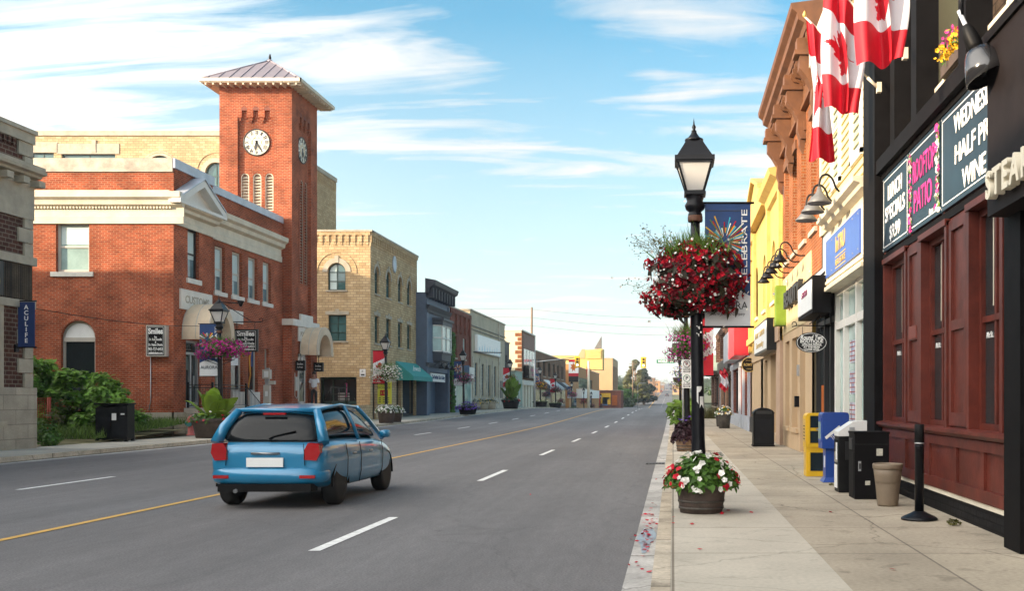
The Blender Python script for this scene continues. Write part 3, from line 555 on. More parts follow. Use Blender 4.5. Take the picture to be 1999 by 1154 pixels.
    pl = MB(); pl.fbox(fr, 45.3, 46.7, 4.98, 5.55, -.07, .05); o = pl.build('stone_plaque', 'white_stone', t, True)
    # arched canopies
    M['canopy'] = mat('canopy', (.70, .57, .41), .8, .16, 1.2, trans=.1)
    def canopy(frc, u0, u1, z0, z1, out):
        b = MB(); n = 14; c = (u0 + u1) / 2; r = (u1 - u0) / 2; o_ = [(c + r * math.cos(math.pi * i / n), z0 + .25 + (z1 - z0 - .25) * math.sin(math.pi * i / n)) for i in range(n + 1)]
        o_ = [(u1, z0)] + o_ + [(u0, z0)]; i_ = [(c + (q[0] - c) * .72, z0 + (q[1] - z0) * .74) for q in o_]; k = len(o_)
        for j in range(k - 1):
            b.add([frc.p(*o_[j], 0), frc.p(*o_[j + 1], 0), frc.p(*o_[j + 1], -out), frc.p(*o_[j], -out)], [(0, 1, 2, 3)], 0, True)
            b.add([frc.p(*o_[j], -out), frc.p(*o_[j + 1], -out), frc.p(*i_[j + 1], -out), frc.p(*i_[j], -out)], [(0, 1, 2, 3)])
            b.add([frc.p(*i_[j], -out), frc.p(*i_[j + 1], -out), frc.p(*i_[j + 1], -out + .5), frc.p(*i_[j], -out + .5)], [(0, 1, 2, 3)], 0, True)
        for q in (0, k - 1):
            for s_ in (z0,): b.fbox(frc, o_[q][0] - .02, o_[q][0] + .02, z0, z0 + .03, -out, 0)
        o = b.build('canopy', 'canopy', t, True)
        f = MB()
        for zz in (.0, .5, 1.0):
            f.tube([frc.p(*q, -out * (.02 + .96 * zz)) for q in o_], .02, 5)
        f.build('canopy_rib', 'frame_beige', o, True)
    canopy(fp, 40.65, 43.0, 3.95, 5.45, 1.1)
    # ---- the tower
    TX0, TX1, TY0, TY1, ZE = -22.85, -19.2, 51.6, 55.25, 17.35
    ts = Fr('Y-', TY0); te = Fr('X+', TX1); rc = .16
    def tower_face(fr_, a, c, nm):
        h = c - a; p = h * .25                             # corner piers and a recessed centre bay
        lv = [(a + p + .3 + i * (h * .5 - .6) / 2 - .2 + .0, a + p + .3 + i * (h * .5 - .6) / 2 + .22, 11.1 if nm == 's' else 7.6, 13.0, True) for i in range(3)]
        b.facade(fr_, a, a + p, .3, ZE); b.facade(fr_, c - p, c, .3, ZE); b.facade(fr_, a + p, c - p, 16.15, ZE)
        k = 'Y-' if fr_.k == 'Y-' else 'X+'; fi = Fr(k, fr_.pl + rc if k == 'Y-' else fr_.pl - rc)
        b.facade(fi, a + p, c - p, .3, 16.3, lv, .25)
        for u in (a + p, c - p): b.poly([fr_.p(u, .3), fr_.p(u, 16.15), fi.p(u, 16.15), fi.p(u, .3)])
        b.poly([fr_.p(a + p, 16.15), fr_.p(c - p, 16.15), fi.p(c - p, 16.15), fi.p(a + p, 16.15)])
        # three little arched niches under the eaves with stepped corbels between
        cu = (a + c) / 2
        for i in (-1.5, -.5, .5, 1.5): lo, hi = max(cu - h * .25 + .004, cu + i * .58 - .16), min(cu + h * .25 - .004, cu + i * .58 + .16); b.fbox(fr_, lo, hi, 15.78, 16.146, .005, rc); b.fbox(fr_, max(lo, cu + i * .58 - .11), min(hi, cu + i * .58 + .11), 15.64, 15.776, .05, rc); b.fbox(fr_, max(lo, cu + i * .58 - .06), min(hi, cu + i * .58 + .06), 15.54, 15.636, .09, rc)
        return lv, fi, cu
    b = MB(); L1, fi1, cu1 = tower_face(ts, TX0, TX1, 's'); L2, fi2, cu2 = tower_face(te, TY0, TY1, 'e')
    b.poly([(TX0, TY0, .3), (TX0, TY1, .3), (TX0, TY1, ZE), (TX0, TY0, ZE)]); b.poly([(TX0, TY1, .3), (TX1, TY1, .3), (TX1, TY1, ZE), (TX0, TY1, ZE)])
    tw = b.build('tower', 'brick_red', t, True)
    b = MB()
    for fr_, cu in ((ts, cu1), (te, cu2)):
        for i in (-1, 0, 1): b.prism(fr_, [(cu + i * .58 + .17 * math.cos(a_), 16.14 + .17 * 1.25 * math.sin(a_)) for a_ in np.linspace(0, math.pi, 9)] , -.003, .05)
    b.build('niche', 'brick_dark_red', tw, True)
    for fr_, Ls in ((fi1, L1), (fi2, L2)):
        for h in Ls:
            b = MB(); op = arch_pts(*h[:4]); b.poly([fr_.p(*q, .2) for q in op])
            for i in range(len(op)):
                p0, p1 = op[i], op[(i + 1) % len(op)]; cu = (h[0] + h[1]) / 2; s_ = lambda q: (cu + (q[0] - cu) * .78, q[1] - .04 if q[1] > h[2] + .1 else q[1])
                b.poly([fr_.p(*p0, .03), fr_.p(*p1, .03), fr_.p(*s_(p1), .03), fr_.p(*s_(p0), .03)])
            z = h[2]
            while z < h[3] - .12:
                b.add([fr_.p(h[0] + .04, z + .11, .17), fr_.p(h[1] - .04, z + .11, .17), fr_.p(h[1] - .04, z, .05), fr_.p(h[0] + .04, z, .05)], [(0, 1, 2, 3)]); z += .15
            b.build('louvre', 'cream_trim', tw, True)
    # clocks
    M['clock_face'] = mat('clock_face', (.74, .71, .60), .5, .08, 3)
    for fr_, cu in ((fi1, cu1), (fi2, cu2)):
        zc, r = 14.55, .66
        b = MB(); b.prism(fr_, [(cu + r * math.cos(a), zc + r * math.sin(a)) for a in np.linspace(0, 2 * math.pi, 40, False)], -.03, .02); c = b.build('clock', 'clock_face', tw, True)
        b = MB(); b.tube([fr_.p(cu + r * math.cos(a), zc + r * math.sin(a), -.03) for a in np.linspace(0, 2 * math.pi, 41)], .035, 6); b.build('clock_rim', 'frame_dark', c, True)
        b = MB()
        for i in range(60):
            a = 2 * math.pi * i / 60; r0 = r * .91; q = .011; b.prism(fr_, [(cu + r0 * math.cos(a - q), zc + r0 * math.sin(a - q)), (cu + r * math.cos(a - q), zc + r * math.sin(a - q)), (cu + r * math.cos(a + q), zc + r * math.sin(a + q)), (cu + r0 * math.cos(a + q), zc + r0 * math.sin(a + q))], -.035, -.03)
        b.tube([fr_.p(cu + r * .36 * math.cos(a), zc + r * .36 * math.sin(a), -.035) for a in np.linspace(0, 2 * math.pi, 13)], .012, 4)
        for i in range(6):
            a = math.pi * i / 3 + .5236; q = [(cu + .24 * math.cos(a - .52), zc + .24 * math.sin(a - .52)), (cu + .4 * math.cos(a), zc + .4 * math.sin(a)), (cu + .24 * math.cos(a + .52), zc + .24 * math.sin(a + .52))]
            b.tube([fr_.p(*z_, -.035) for z_ in q], .01, 4)
        b.build('clock_tracery', 'letter_gold', c, True)
        nums = ['XII', 'I', 'II', 'III', 'IIII', 'V', 'VI', 'VII', 'VIII', 'IX', 'X', 'XI']
        for i, s_ in enumerate(nums):
            a = math.pi / 2 - i * math.pi / 6; text(c, fr_, s_, cu + r * .74 * math.cos(a), zc + r * .74 * math.sin(a), .25, 'letter_black', -.036, width=.07 + .035 * len(s_), rot=a - math.pi / 2, bold=.03, name='numeral')
        for ln, wd, ang in ((.42, .05, 193), (.56, .036, 150)):     # hands: about five twenty-five
            a = R(90 - ang); dx, dz = math.cos(a), math.sin(a); b = MB()
            b.prism(fr_, [(cu - dx * .1 - dz * wd, zc - dz * .1 + dx * wd), (cu - dx * .1 + dz * wd, zc - dz * .1 - dx * wd), (cu + dx * ln * .7 + dz * wd * 1.3, zc + dz * ln * .7 - dx * wd * 1.3), (cu + dx * ln, zc + dz * ln), (cu + dx * ln * .7 - dz * wd * 1.3, zc + dz * ln * .7 + dx * wd * 1.3)], -.055, -.042); b.build('clock_hand', 'letter_black', c, True)
    # hipped metal roof with timber eaves
    e = .68; cx, cy = (TX0 + TX1) / 2, (TY0 + TY1) / 2; x0, x1, y0, y1 = TX0 - e, TX1 + e, TY0 - e, TY1 + e; za, zp = ZE + .19, ZE + 1.9
    b = MB(); b.add([(x0, y0, za), (x1, y0, za), (x1, y1, za), (x0, y1, za), (cx, cy, zp)], [(0, 1, 4), (1, 2, 4), (2, 3, 4), (3, 0, 4)])
    for fx, fy in ((0, -1), (1, 0), (0, 1), (-1, 0)):
        for i in range(-4, 5):
            s_ = i / 4.6 * (x1 - x0) / 2; top = 1 - abs(s_) / ((x1 - x0) / 2)
            ex = cx + fx * (x1 - x0) / 2 + (s_ if fx == 0 else 0); ey = cy + fy * (y1 - y0) / 2 + (s_ if fy == 0 else 0)
            tx = cx + (s_ if fx == 0 else fx * (1 - top) * (x1 - x0) / 2); ty = cy + (s_ if fy == 0 else fy * (1 - top) * (y1 - y0) / 2)
            b.tube([(ex, ey, za + .015), (tx, ty, za + (zp - za) * top + .015)], .028, 4, smooth=False)
    for qx, qy in ((x0, y0), (x1, y0), (x1, y1), (x0, y1)): b.tube([(qx, qy, za), (cx, cy, zp)], .045, 5)
    ro = b.build('roof', 'roof_metal', tw, True)
    b = MB(); b.box(x0 + .02, x1 - .02, y0 + .02, y1 - .02, ZE, za - .01); b.box(x0 - .04, x1 + .04, y0 - .04, y0 + .03, ZE + .04, za + .02); b.box(x1 - .03, x1 + .04, y0 - .04, y1 + .04, ZE + .04, za + .02); b.box(x0 - .04, x0 + .03, y0, y1 + .04, ZE + .04, za + .02)
    for i in range(13):
        u = -.42 + i * .375; b.box(TX0 + u - .04, TX0 + u + .04, y0 + .05, TY0, ZE - .10, ZE); b.box(TX1, x1 - .05, TY0 + u - .04, TY0 + u + .04, ZE - .10, ZE)
    b.build('eaves', 'cream_trim', tw, True)
    b = MB(); b.lathe([(.16, zp - .1), (.12, zp + .02), (.05, zp + .06), (.0, zp + .07)], (cx, cy, 0), 8); b.build('roof_cap', 'roof_metal', ro, True)
    # stone band round the tower base and the entrance under it
    b = MB(); b.fbox(ts, TX0, TX1 + .1, 5.3, 5.62, -.12, 0); b.fbox(te, TY0, TY1 + .05, 5.3, 5.62, -.12, 0); b.fbox(te, TY0 + 1.0, TY1 - .9, 5.62, 5.95, -.1, 0); b.fbox(te, TY0 + .8, TY1 - .5, 4.55, 5.28, -.06, .02); o = b.build('stone_band', 'white_stone', tw, True)
    text(o, te, 'POST OFFICE', (TY0 + TY1) / 2 + .15, 4.92, .34, 'stone', -.066, width=1.9, bold=.02)
    canopy(te, 52.7, 55.2, 3.85, 5.35, .9)
    h = (52.4, 53.4, 1.22, 3.9); d = MB(); d.fbox(te, h[0], h[0] + .12, h[2], h[3], -.03, .1); d.fbox(te, h[1] - .12, h[1], h[2], h[3], -.03, .1); d.fbox(te, h[0], h[1], h[3] - .14, h[3], -.03, .1); d.fbox(te, h[0], h[1], 3.3, 3.4, -.03, .1); d.fbox(te, h[0], h[1], 1.22, 1.45, -.03, .1); o = d.build('door', 'frame_beige', tw, True); MB().poly([te.p(h[0], h[2], -.006), te.p(h[1], h[2], -.006), te.p(h[1], h[3], -.006), te.p(h[0], h[3], -.006)]).build('pane', 'glass_dark', o, True)
    # raised porch along the street front
    b = MB(); b.box(XL - .5, -18.35, 40.9, 58, .1, 1.0); b.box(XL - .5, -18.28, 40.84, 58, 1.0, 1.21); b.build('porch', 'concrete', t, True)
    b = MB()
    for i in range(6): b.box(-18.35, -18.28 + .0 + (6 - i) * .26 * .0 + .2, 45 + .0, 47.4, .1, .1)
    for i in range(6): b.box(-18.28, -17.9, 44.2 + i * .3, 46.0, .1, .28 + i * .18)
    b.build('steps', 'concrete', t, True)
tower_building()
# bird on the very tip of the roof
t = thing('bird', 'small black bird perched on the peak of the clock tower roof', 'bird', (-21.02, 53.42, 19.26)); t.scale = (.8, .8, .8)
b = MB(); b.lathe([(.0, -.16), (.05, -.13), (.085, -.03), (.08, .06), (.05, .13), (.055, .17), (.04, .22), (.0, .24)], (0, 0, .17), 10); o = b.build('body', 'black_plastic', t)
MB().add([(.03, 0, .36), (.14, 0, .34), (.03, .02, .39), (.03, -.02, .39)], [(0, 1, 2), (0, 3, 1), (2, 1, 3)]).build('beak', 'black_metal', t); MB().add([(-.05, -.03, .1), (-.05, .03, .1), (-.3, .02, -.02), (-.3, -.02, -.02)], [(0, 1, 2, 3)]).build('tail', 'black_plastic', t)
# ---- railing on that porch
def railing():
    t = thing('iron_railing', 'black iron railing round the red brick building porch', 'railing', (-18.4, 41, 1.2))
    z0, z1 = 1.21, 2.15; A, B, C = (-19.4, 40.98), (-18.42, 40.98), (-18.42, 44.2)
    posts = MB(); rails = MB(); bars = MB()
    for x, y in (A, B, C): posts.box(x - .035, x + .035, y - .035, y + .035, z0, z1 + .1)
    posts.box(-18.455, -18.385, 45.9, 45.97, .3, 1.25)
    for (p, q) in ((A, B), (B, C)):
        for z in (z0 + .1, z1 - .12, z1): rails.tube([(*p, z), (*q, z)], .016, 5)
        n = int(math.dist(p, q) / .13)
        for i in range(1, n): k = i / n; bars.tube([(p[0] + (q[0] - p[0]) * k, p[1] + (q[1] - p[1]) * k, z0 + .1), (p[0] + (q[0] - p[0]) * k, p[1] + (q[1] - p[1]) * k, z1 - .12)], .009, 4)
    for dz in (0, -.8): rails.tube([(C[0], C[1], z1 + dz), (C[0], 45.93, 1.3 + dz * .7)], .018, 5)
    for i in range(1, 12): k = i / 12; bars.tube([(C[0], C[1] + 1.73 * k, z1 - .8 - k * .6), (C[0], C[1] + 1.73 * k, z1 - .85 * k)], .009, 4)
    posts.build('post', 'black_metal', t, True); rails.build('rail', 'black_metal', t, True); bars.build('bars', 'black_metal', t, True)
railing()
# ---- Smiles signs
def smiles(t, fr, u0, u1, z0, z1):
    c = (u0 + u1) / 2; W = abs(u1 - u0); H = z1 - z0
    MB().fbox(fr, u0 + .04, u1 - .04, z0 + .04, z1 - .04, -.012, -.004).build('face', 'sign_black', t, True)
    b = MB(); e = .075
    for a in ((u0 + e, u1 - e, z1 - e - .012, z1 - e), (u0 + e, u1 - e, z0 + e, z0 + e + .012), (u0 + e, u0 + e + .012, z0 + e, z1 - e), (u1 - e - .012, u1 - e, z0 + e, z1 - e)): b.fbox(fr, *a, -.016, -.011)
    b.build('border', 'letter_white', t, True)
    text(t, fr, 'Smiles', c, z1 - H * .2, .3, width=W * .74, bold=.03, d=-.016)
    for k, s_, f in ((.38, 'by', .12), (.46, 'Dr. Ron Goodlin', .66), (.545, '&', .06), (.63, 'Dr. Najwa Dhesha', .72), (.77, '905-727-6453', .74), (.89, 'smilesbydesign.com', .7)): text(t, fr, s_, c, z1 - H * k, .13 if k != .77 else .16, width=W * f, bold=.02, d=-.016)
t = thing('wall_sign', 'black lit box sign reading Smiles fixed to the sunlit red brick wall', 'sign', (wx(306, 39.7), 40, 4))
fr = Fr('Y-', 39.72); u0, u1, z0, z1 = wx(285, 39.72), wx(323, 39.72), wz(696, 39.72), wz(635, 39.72)
MB().fbox(fr, u0, u1 + .0, z0, z1, -.003, .27).build('box', 'frame_beige', t, True); smiles(t, fr, u0, u1, z0, z1)
b = MB(); b.tube([(u0 + .05, 39.98, z0), (u0 + .05, 39.98, 1.5), (u0 - .02, 39.98, 1.15)], .018, 5); b.build('conduit', 'grey_metal', t, True)
t = thing('hanging_sign', 'black Smiles sign hanging from a scrolled iron bracket above the lamp', 'sign', (-18.4, 46, 4))
Yh = 44.2; fr = Fr('Y-', Yh); u0, u1, z0, z1 = wx(457, Yh), wx(503, Yh), wz(687, Yh), wz(643, Yh)
MB().fbox(fr, u0, u1, z0, z1, -.004, .1).build('box', 'frame_dark', t, True); smiles(t, fr, u0, u1, z0, z1)
b = MB(); zb = z1 + .32; b.tube([(-19.6, Yh, zb), (u1 + .15, Yh, zb)], .022, 6); b.tube([(-19.6, Yh, zb + .9), (-19.1, Yh, zb + .6), (u0 + .7, Yh, zb + .05)], .016, 5); b.tube([(u0 + .12, Yh, zb), (u0 + .12, Yh, z1)], .012, 4); b.tube([(u1 - .12, Yh, zb), (u1 - .12, Yh, z1)], .012, 4)
b.tube([(u1 + .15 + .08 * math.sin(a), Yh, zb + .08 - .08 * math.cos(a)) for a in np.linspace(0, 4.5, 12)], .014, 5); b.build('bracket', 'black_metal', t, True)
t = thing('flood_light', 'small black flood light on an arm over the hanging Smiles sign', 'light', (-19.3, 44, 6)); b = MB(); zf = wz(592, 44); xf = wx(470, 44); b.tube([(-19.6, 44, zf + .05), (xf - .1, 44, zf)], .025, 5); b.build('arm', 'black_metal', t, True); MB().lathe([(.05, -.1), (.09, 0), (.15, .12), (.13, .14), (.0, .13)], (xf, 44, zf - .04), 10).build('head', 'black_metal', t, True)
# small box signs beside the tower door
for i, (px, py0, py1, Yq, lab) in enumerate(((586, 704, 724, 52.0, 'small black box sign left of the tower doorway'), (621, 708, 726, 54.6, 'small black box sign hanging right of the tower doorway'))):
    t = thing('box_sign', lab, 'sign', (wx(px, Yq), Yq, 3.2)); fr = Fr('Y-', Yq); u = wx(px, Yq); hw = 9 * Yq / F
    MB().fbox(fr, u - hw, u + hw, wz(py1, Yq), wz(py0, Yq), -.0, .18).build('box', 'sign_black', t, True); text(t, fr, 'Smiles', u, wz(py0 + 7, Yq), .15, width=hw * 1.3, d=-.008); text(t, fr, 'by design', u, wz(py0 + 13, Yq), .1, width=hw * 1.2, d=-.008)
    MB().tube([(u, Yq + .08, wz(py0, Yq)), (u, Yq + .08, wz(py0, Yq) + .35)], .02, 5).build('hanger', 'black_metal', t, True)
# meter pedestal
t = thing('meter_post', 'grey utility meter box on a post in front of red brick wall', 'utility box', (-18.15, 47, .2)); Ym = 47; xm = wx(522, Ym)
b = MB(); b.box(xm - .09, xm + .09, Ym - .06, Ym + .06, .15, 3.0); b.build('post', 'grey_metal', t, True); b = MB(); b.box(xm - .18, xm + .16, Ym - .14, Ym + .1, wz(740, Ym), wz(722, Ym)); b.box(xm + .1, xm + .36, Ym - .14, Ym + .08, wz(751, Ym), wz(744, Ym)); b.box(xm - .14, xm + .14, Ym - .12, Ym + .08, wz(790, Ym), wz(752, Ym)); b.build('meter_box', 'frame_beige', t, True); b = MB(); b.box(xm - .1, xm + .1, Ym - .15, Ym - .14, wz(737, Ym), wz(725, Ym)); b.box(xm - .06, xm + .06, Ym - .13, Ym - .12, wz(774, Ym), wz(764, Ym)); b.build('panel', 'sign_white', t, True)
t = thing('intercom', 'white conduit loop and plate on tower wall by doorway', 'conduit', (-19.1, 52.2, 2)); b = MB(); b.tube([(-19.16, 51.9, 2.9), (-19.16, 51.9, 1.75), (-19.16, 52.15, 1.6), (-19.16, 52.3, 1.75), (-19.16, 52.3, 2.95)], .02, 5); b.build('pipe', 'frame_beige', t, True); MB().box(-19.19, -19.13, 51.98, 52.2, 2.0, 2.7).build('plate', 'frame_beige', t, True)
# hydrant
t = thing('fire_hydrant', 'faded red fire hydrant with teal caps on the grass', 'hydrant', (-18.35, 39, .18))
M['hydrant_red'] = mat('hydrant_red', (.42, .10, .09), .6, .2, 8); M['hydrant_teal'] = mat('hydrant_teal', (.03, .16, .15), .6, .2, 8)
MB().lathe([(.17, 0), (.17, .04), (.11, .06), (.11, .5), (.14, .52), (.14, .56), (.12, .6), (.0, .6)], n=14).build('barrel', 'hydrant_red', t); MB().lathe([(.13, .6), (.12, .66), (.07, .72), (.03, .73), (.03, .79), (.0, .79)], n=14).build('bonnet', 'hydrant_red', t)
b = MB(); b.tube([(-.21, 0, .46), (.21, 0, .46)], .06, 10); b.tube([(0, -.2, .42), (0, 0, .42)], .08, 10); b.build('cap', 'hydrant_teal', t)
# bush and small plants on the lot
cs, rs = [], []
for i in range(64):
    a = rng.random(); px = 68 + 205 * a; top = 700 + 66 * max(0, (a - .42)) ** 1.2 * 1.7; y = rng.uniform(36.6, 38.9); z = wz(rng.uniform(top + 8, 822), 38); cs.append((wx(px, 38), y, z)); rs.append(rng.uniform(.32, .55))
P, Nn = clumps(cs, rs, 190, .62)
M['leaf_bush'] = leafm('leaf_bush', (.15, .29, .04), .55); t = thing('bush', 'large spreading green bush in front of red brick wall', 'bush', (-22.3, 38, .5)); o = leaves('foliage', P - np.array((-22.3, 38, .5)), Nn * .4 + np.array((0, -.3, .9)), .2, 'leaf_bush', t, asp=.62, six=True)
b = MB()
for i in range(9): x = rng.uniform(-1.6, 1.8); b.tube([(x * .3, 0, -.2), (x * .8, .1, .7), (x * 1.2, -.1, 1.6)], [.05, .035, .015], 5)
b.build('stem', 'twig', t)
t = thing('weed_clump', 'low leafy weeds at the foot of the brown brick corner', 'plant', (wx(80, 31.5), 31.5, .15)); P, Nn = clumps([(0, 0, .3), (.25, .2, .2), (-.1, .4, .5), (.3, -.1, .12)], [.35, .35, .4, .3], 130, .8); leaves('foliage', P, Nn, .13, 'leaf_green', t, six=True); P, Nn = clumps([(-.05, .7, .85)], [.35], 70, .9); leaves('top_leaves', P, Nn, .16, 'leaf_olive', t)
t = thing('safety_fence', 'orange plastic safety fence with an orange post behind the weeds', 'fence', (wx(85, 35), 35, .4)); M['orange_net'] = mat('orange_net', (.32, .045, .015), .7, .2, 4)
b = MB(); x0, x1 = wx(60, 35), wx(96, 35)
for i in range(9): b.box(x0 + (x1 - x0) * i / 8 - .008, x0 + (x1 - x0) * i / 8 + .008, 34.99, 35.0, wz(815, 35), wz(778, 35))
for i in range(9): z = wz(815, 35) + (wz(778, 35) - wz(815, 35)) * i / 8; b.box(x0, x1, 34.985, 34.99, z - .01, z + .01)
b.build('netting', 'orange_net', t, True); MB().tube([(x1, 35, .2), (x1, 35, wz(776, 35))], .06, 8).build('post', 'orange_net', t, True)
# overhead cable in front of the red building
b = MB(); A = Vector((-18.75, 30.0, wz(602, 30))); B_ = Vector((-18.6, 44, wz(634, 44))); b.tube([A.lerp(B_, k) - Vector((0, 0, .25 * math.sin(math.pi * k))) for k in np.linspace(0, 1, 12)], .014, 4); tag(b.build('cable', 'black_plastic'), 'thin black cable strung across the sunlit red brick wall', 'cable')
# double litter bin on the left pavement
def bin_left():
    t = thing('litter_bin', 'black double recycling bin on the far left pavement', 'bin', (-18.85, 34.6, .14))
    b = MB(); b.add([(-.5, -.3, .08), (.5, -.3, .08), (.5, .35, .08), (-.5, .35, .08), (-.5, -.3, 1.12), (.5, -.3, 1.22), (.5, .35, 1.27), (-.5, .35, 1.27)], [(0, 3, 2, 1), (4, 5, 6, 7), (0, 1, 5, 4), (1, 2, 6, 5), (2, 3, 7, 6), (3, 0, 4, 7)]); b.build('body', 'black_plastic', t)
    for x in (-.25, .25): MB().box(x - .22, x + .22, -.315, -.3, .14, .82).build('door', 'black_metal', t)
    b = MB(); b.box(-.54, .54, -.34, .38, 1.24, 1.29); b.build('lid', 'black_plastic', t)
    for x in (-.46, .46):
        for y in (-.26, .3): MB().box(x - .05, x + .05, y - .05, y + .05, 0, .09).build('foot', 'black_metal', t)
    MB().box(.02, .16, -.325, -.318, .72, .95).build('notice', 'sign_white', t); MB().box(.3, .42, -.325, -.318, .9, .95).build('label', 'sign_white', t)
    t.rotation_euler[2] = R(8)
bin_left()
# person in the tower doorway
def skin_mesh(name, V, E, Rr, m, parent, sub=2, root=0):
    me = bpy.data.meshes.new(name); me.from_pydata(V, E, []); o = bpy.data.objects.new(name, me); COL.objects.link(o)
    o.modifiers.new('s', 'SKIN'); o.modifiers.new('u', 'SUBSURF').levels = sub; o.modifiers['u'].render_levels = sub
    for i, r in enumerate(Rr): me.skin_vertices[0].data[i].radius = r if isinstance(r, tuple) else (r, r)
    me.skin_vertices[0].data[root].use_root = True
    bpy.context.view_layer.update(); dg = bpy.context.evaluated_depsgraph_get(); m2 = bpy.data.meshes.new_from_object(o.evaluated_get(dg)); bpy.data.objects.remove(o); m2.name = name
    m2.materials.clear(); m2.materials.append(M[m] if isinstance(m, str) else m)
    for p in m2.polygons: p.use_smooth = True
    q = bpy.data.objects.new(name, m2); COL.objects.link(q); q.parent = parent; return q
def person():
    t = thing('person', 'person in white t-shirt and dark trousers standing under the tower canopy', 'person', (wx(613, 54.2), 54.2, 1.21))
    V = [(0, 0, .93), (0, 0, 1.1), (0, .01, 1.3), (0, .01, 1.44), (0, 0, 1.53), (0, -.02, 1.62), (0, -.01, 1.72),
         (-.17, .01, 1.4), (-.23, .0, 1.16), (-.19, -.06, .95), (-.17, -.07, .87), (.17, .01, 1.4), (.25, .02, 1.15), (.31, -.03, .93), (.33, -.05, .85),
         (-.09, 0, .88), (-.1, -.02, .5), (-.11, .02, .09), (-.12, -.13, .04), (.09, 0, .88), (.11, -.03, .5), (.1, .02, .09), (.12, -.13, .04)]
    E = [(0, 1), (1, 2), (2, 3), (3, 4), (4, 5), (5, 6), (3, 7), (7, 8), (8, 9), (9, 10), (3, 11), (11, 12), (12, 13), (13, 14), (0, 15), (15, 16), (16, 17), (17, 18), (0, 19), (19, 20), (20, 21), (21, 22)]
    Rr = [(.15, .1), (.14, .1), (.17, .11), (.1, .08), .055, (.075, .095), (.07, .085), .062, .047, .036, .038, .062, .047, .036, .038, .085, .062, .045, .04, .085, .062, .045, .04]
    body = skin_mesh('body', V, E, Rr, 'skin', t)
    M['shirt_white'] = mat('shirt_white', (.74, .76, .80), .85, .06); M['trousers'] = mat('trousers', (.025, .026, .024), .85, .2); M['hair'] = mat('hair', (.02, .014, .01), .7, .2)
    skin_mesh('shirt', [(0, 0, .9), (0, 0, 1.1), (0, .01, 1.3), (0, .01, 1.43), (-.17, .01, 1.4), (-.225, .0, 1.2), (.17, .01, 1.4), (.24, .02, 1.2)], [(0, 1), (1, 2), (2, 3), (3, 4), (4, 5), (3, 6), (6, 7)], [(.175, .125), (.165, .12), (.19, .13), (.115, .095), .08, .075, .08, .075], 'shirt_white', t)
    skin_mesh('trousers', [(0, 0, .96), (0, 0, .86), (-.09, 0, .82), (-.1, -.02, .5), (-.11, .02, .08), (.09, 0, .82), (.11, -.03, .5), (.1, .02, .08)], [(0, 1), (1, 2), (2, 3), (3, 4), (1, 5), (5, 6), (6, 7)], [(.16, .115), (.16, .115), .1, .08, .07, .1, .08, .07], 'trousers', t)
    b = MB(); b.lathe([(.082, 1.66), (.096, 1.72), (.088, 1.79), (.05, 1.835), (.0, 1.84)], (0, .01, 0), 12); b.build('hair', 'hair', t)
    for x in (-.12, .11):
        b = MB(); b.box(x - .05, x + .05, -.2, .08, 0, .07); b.build('shoe', 'black_plastic', t)
person()
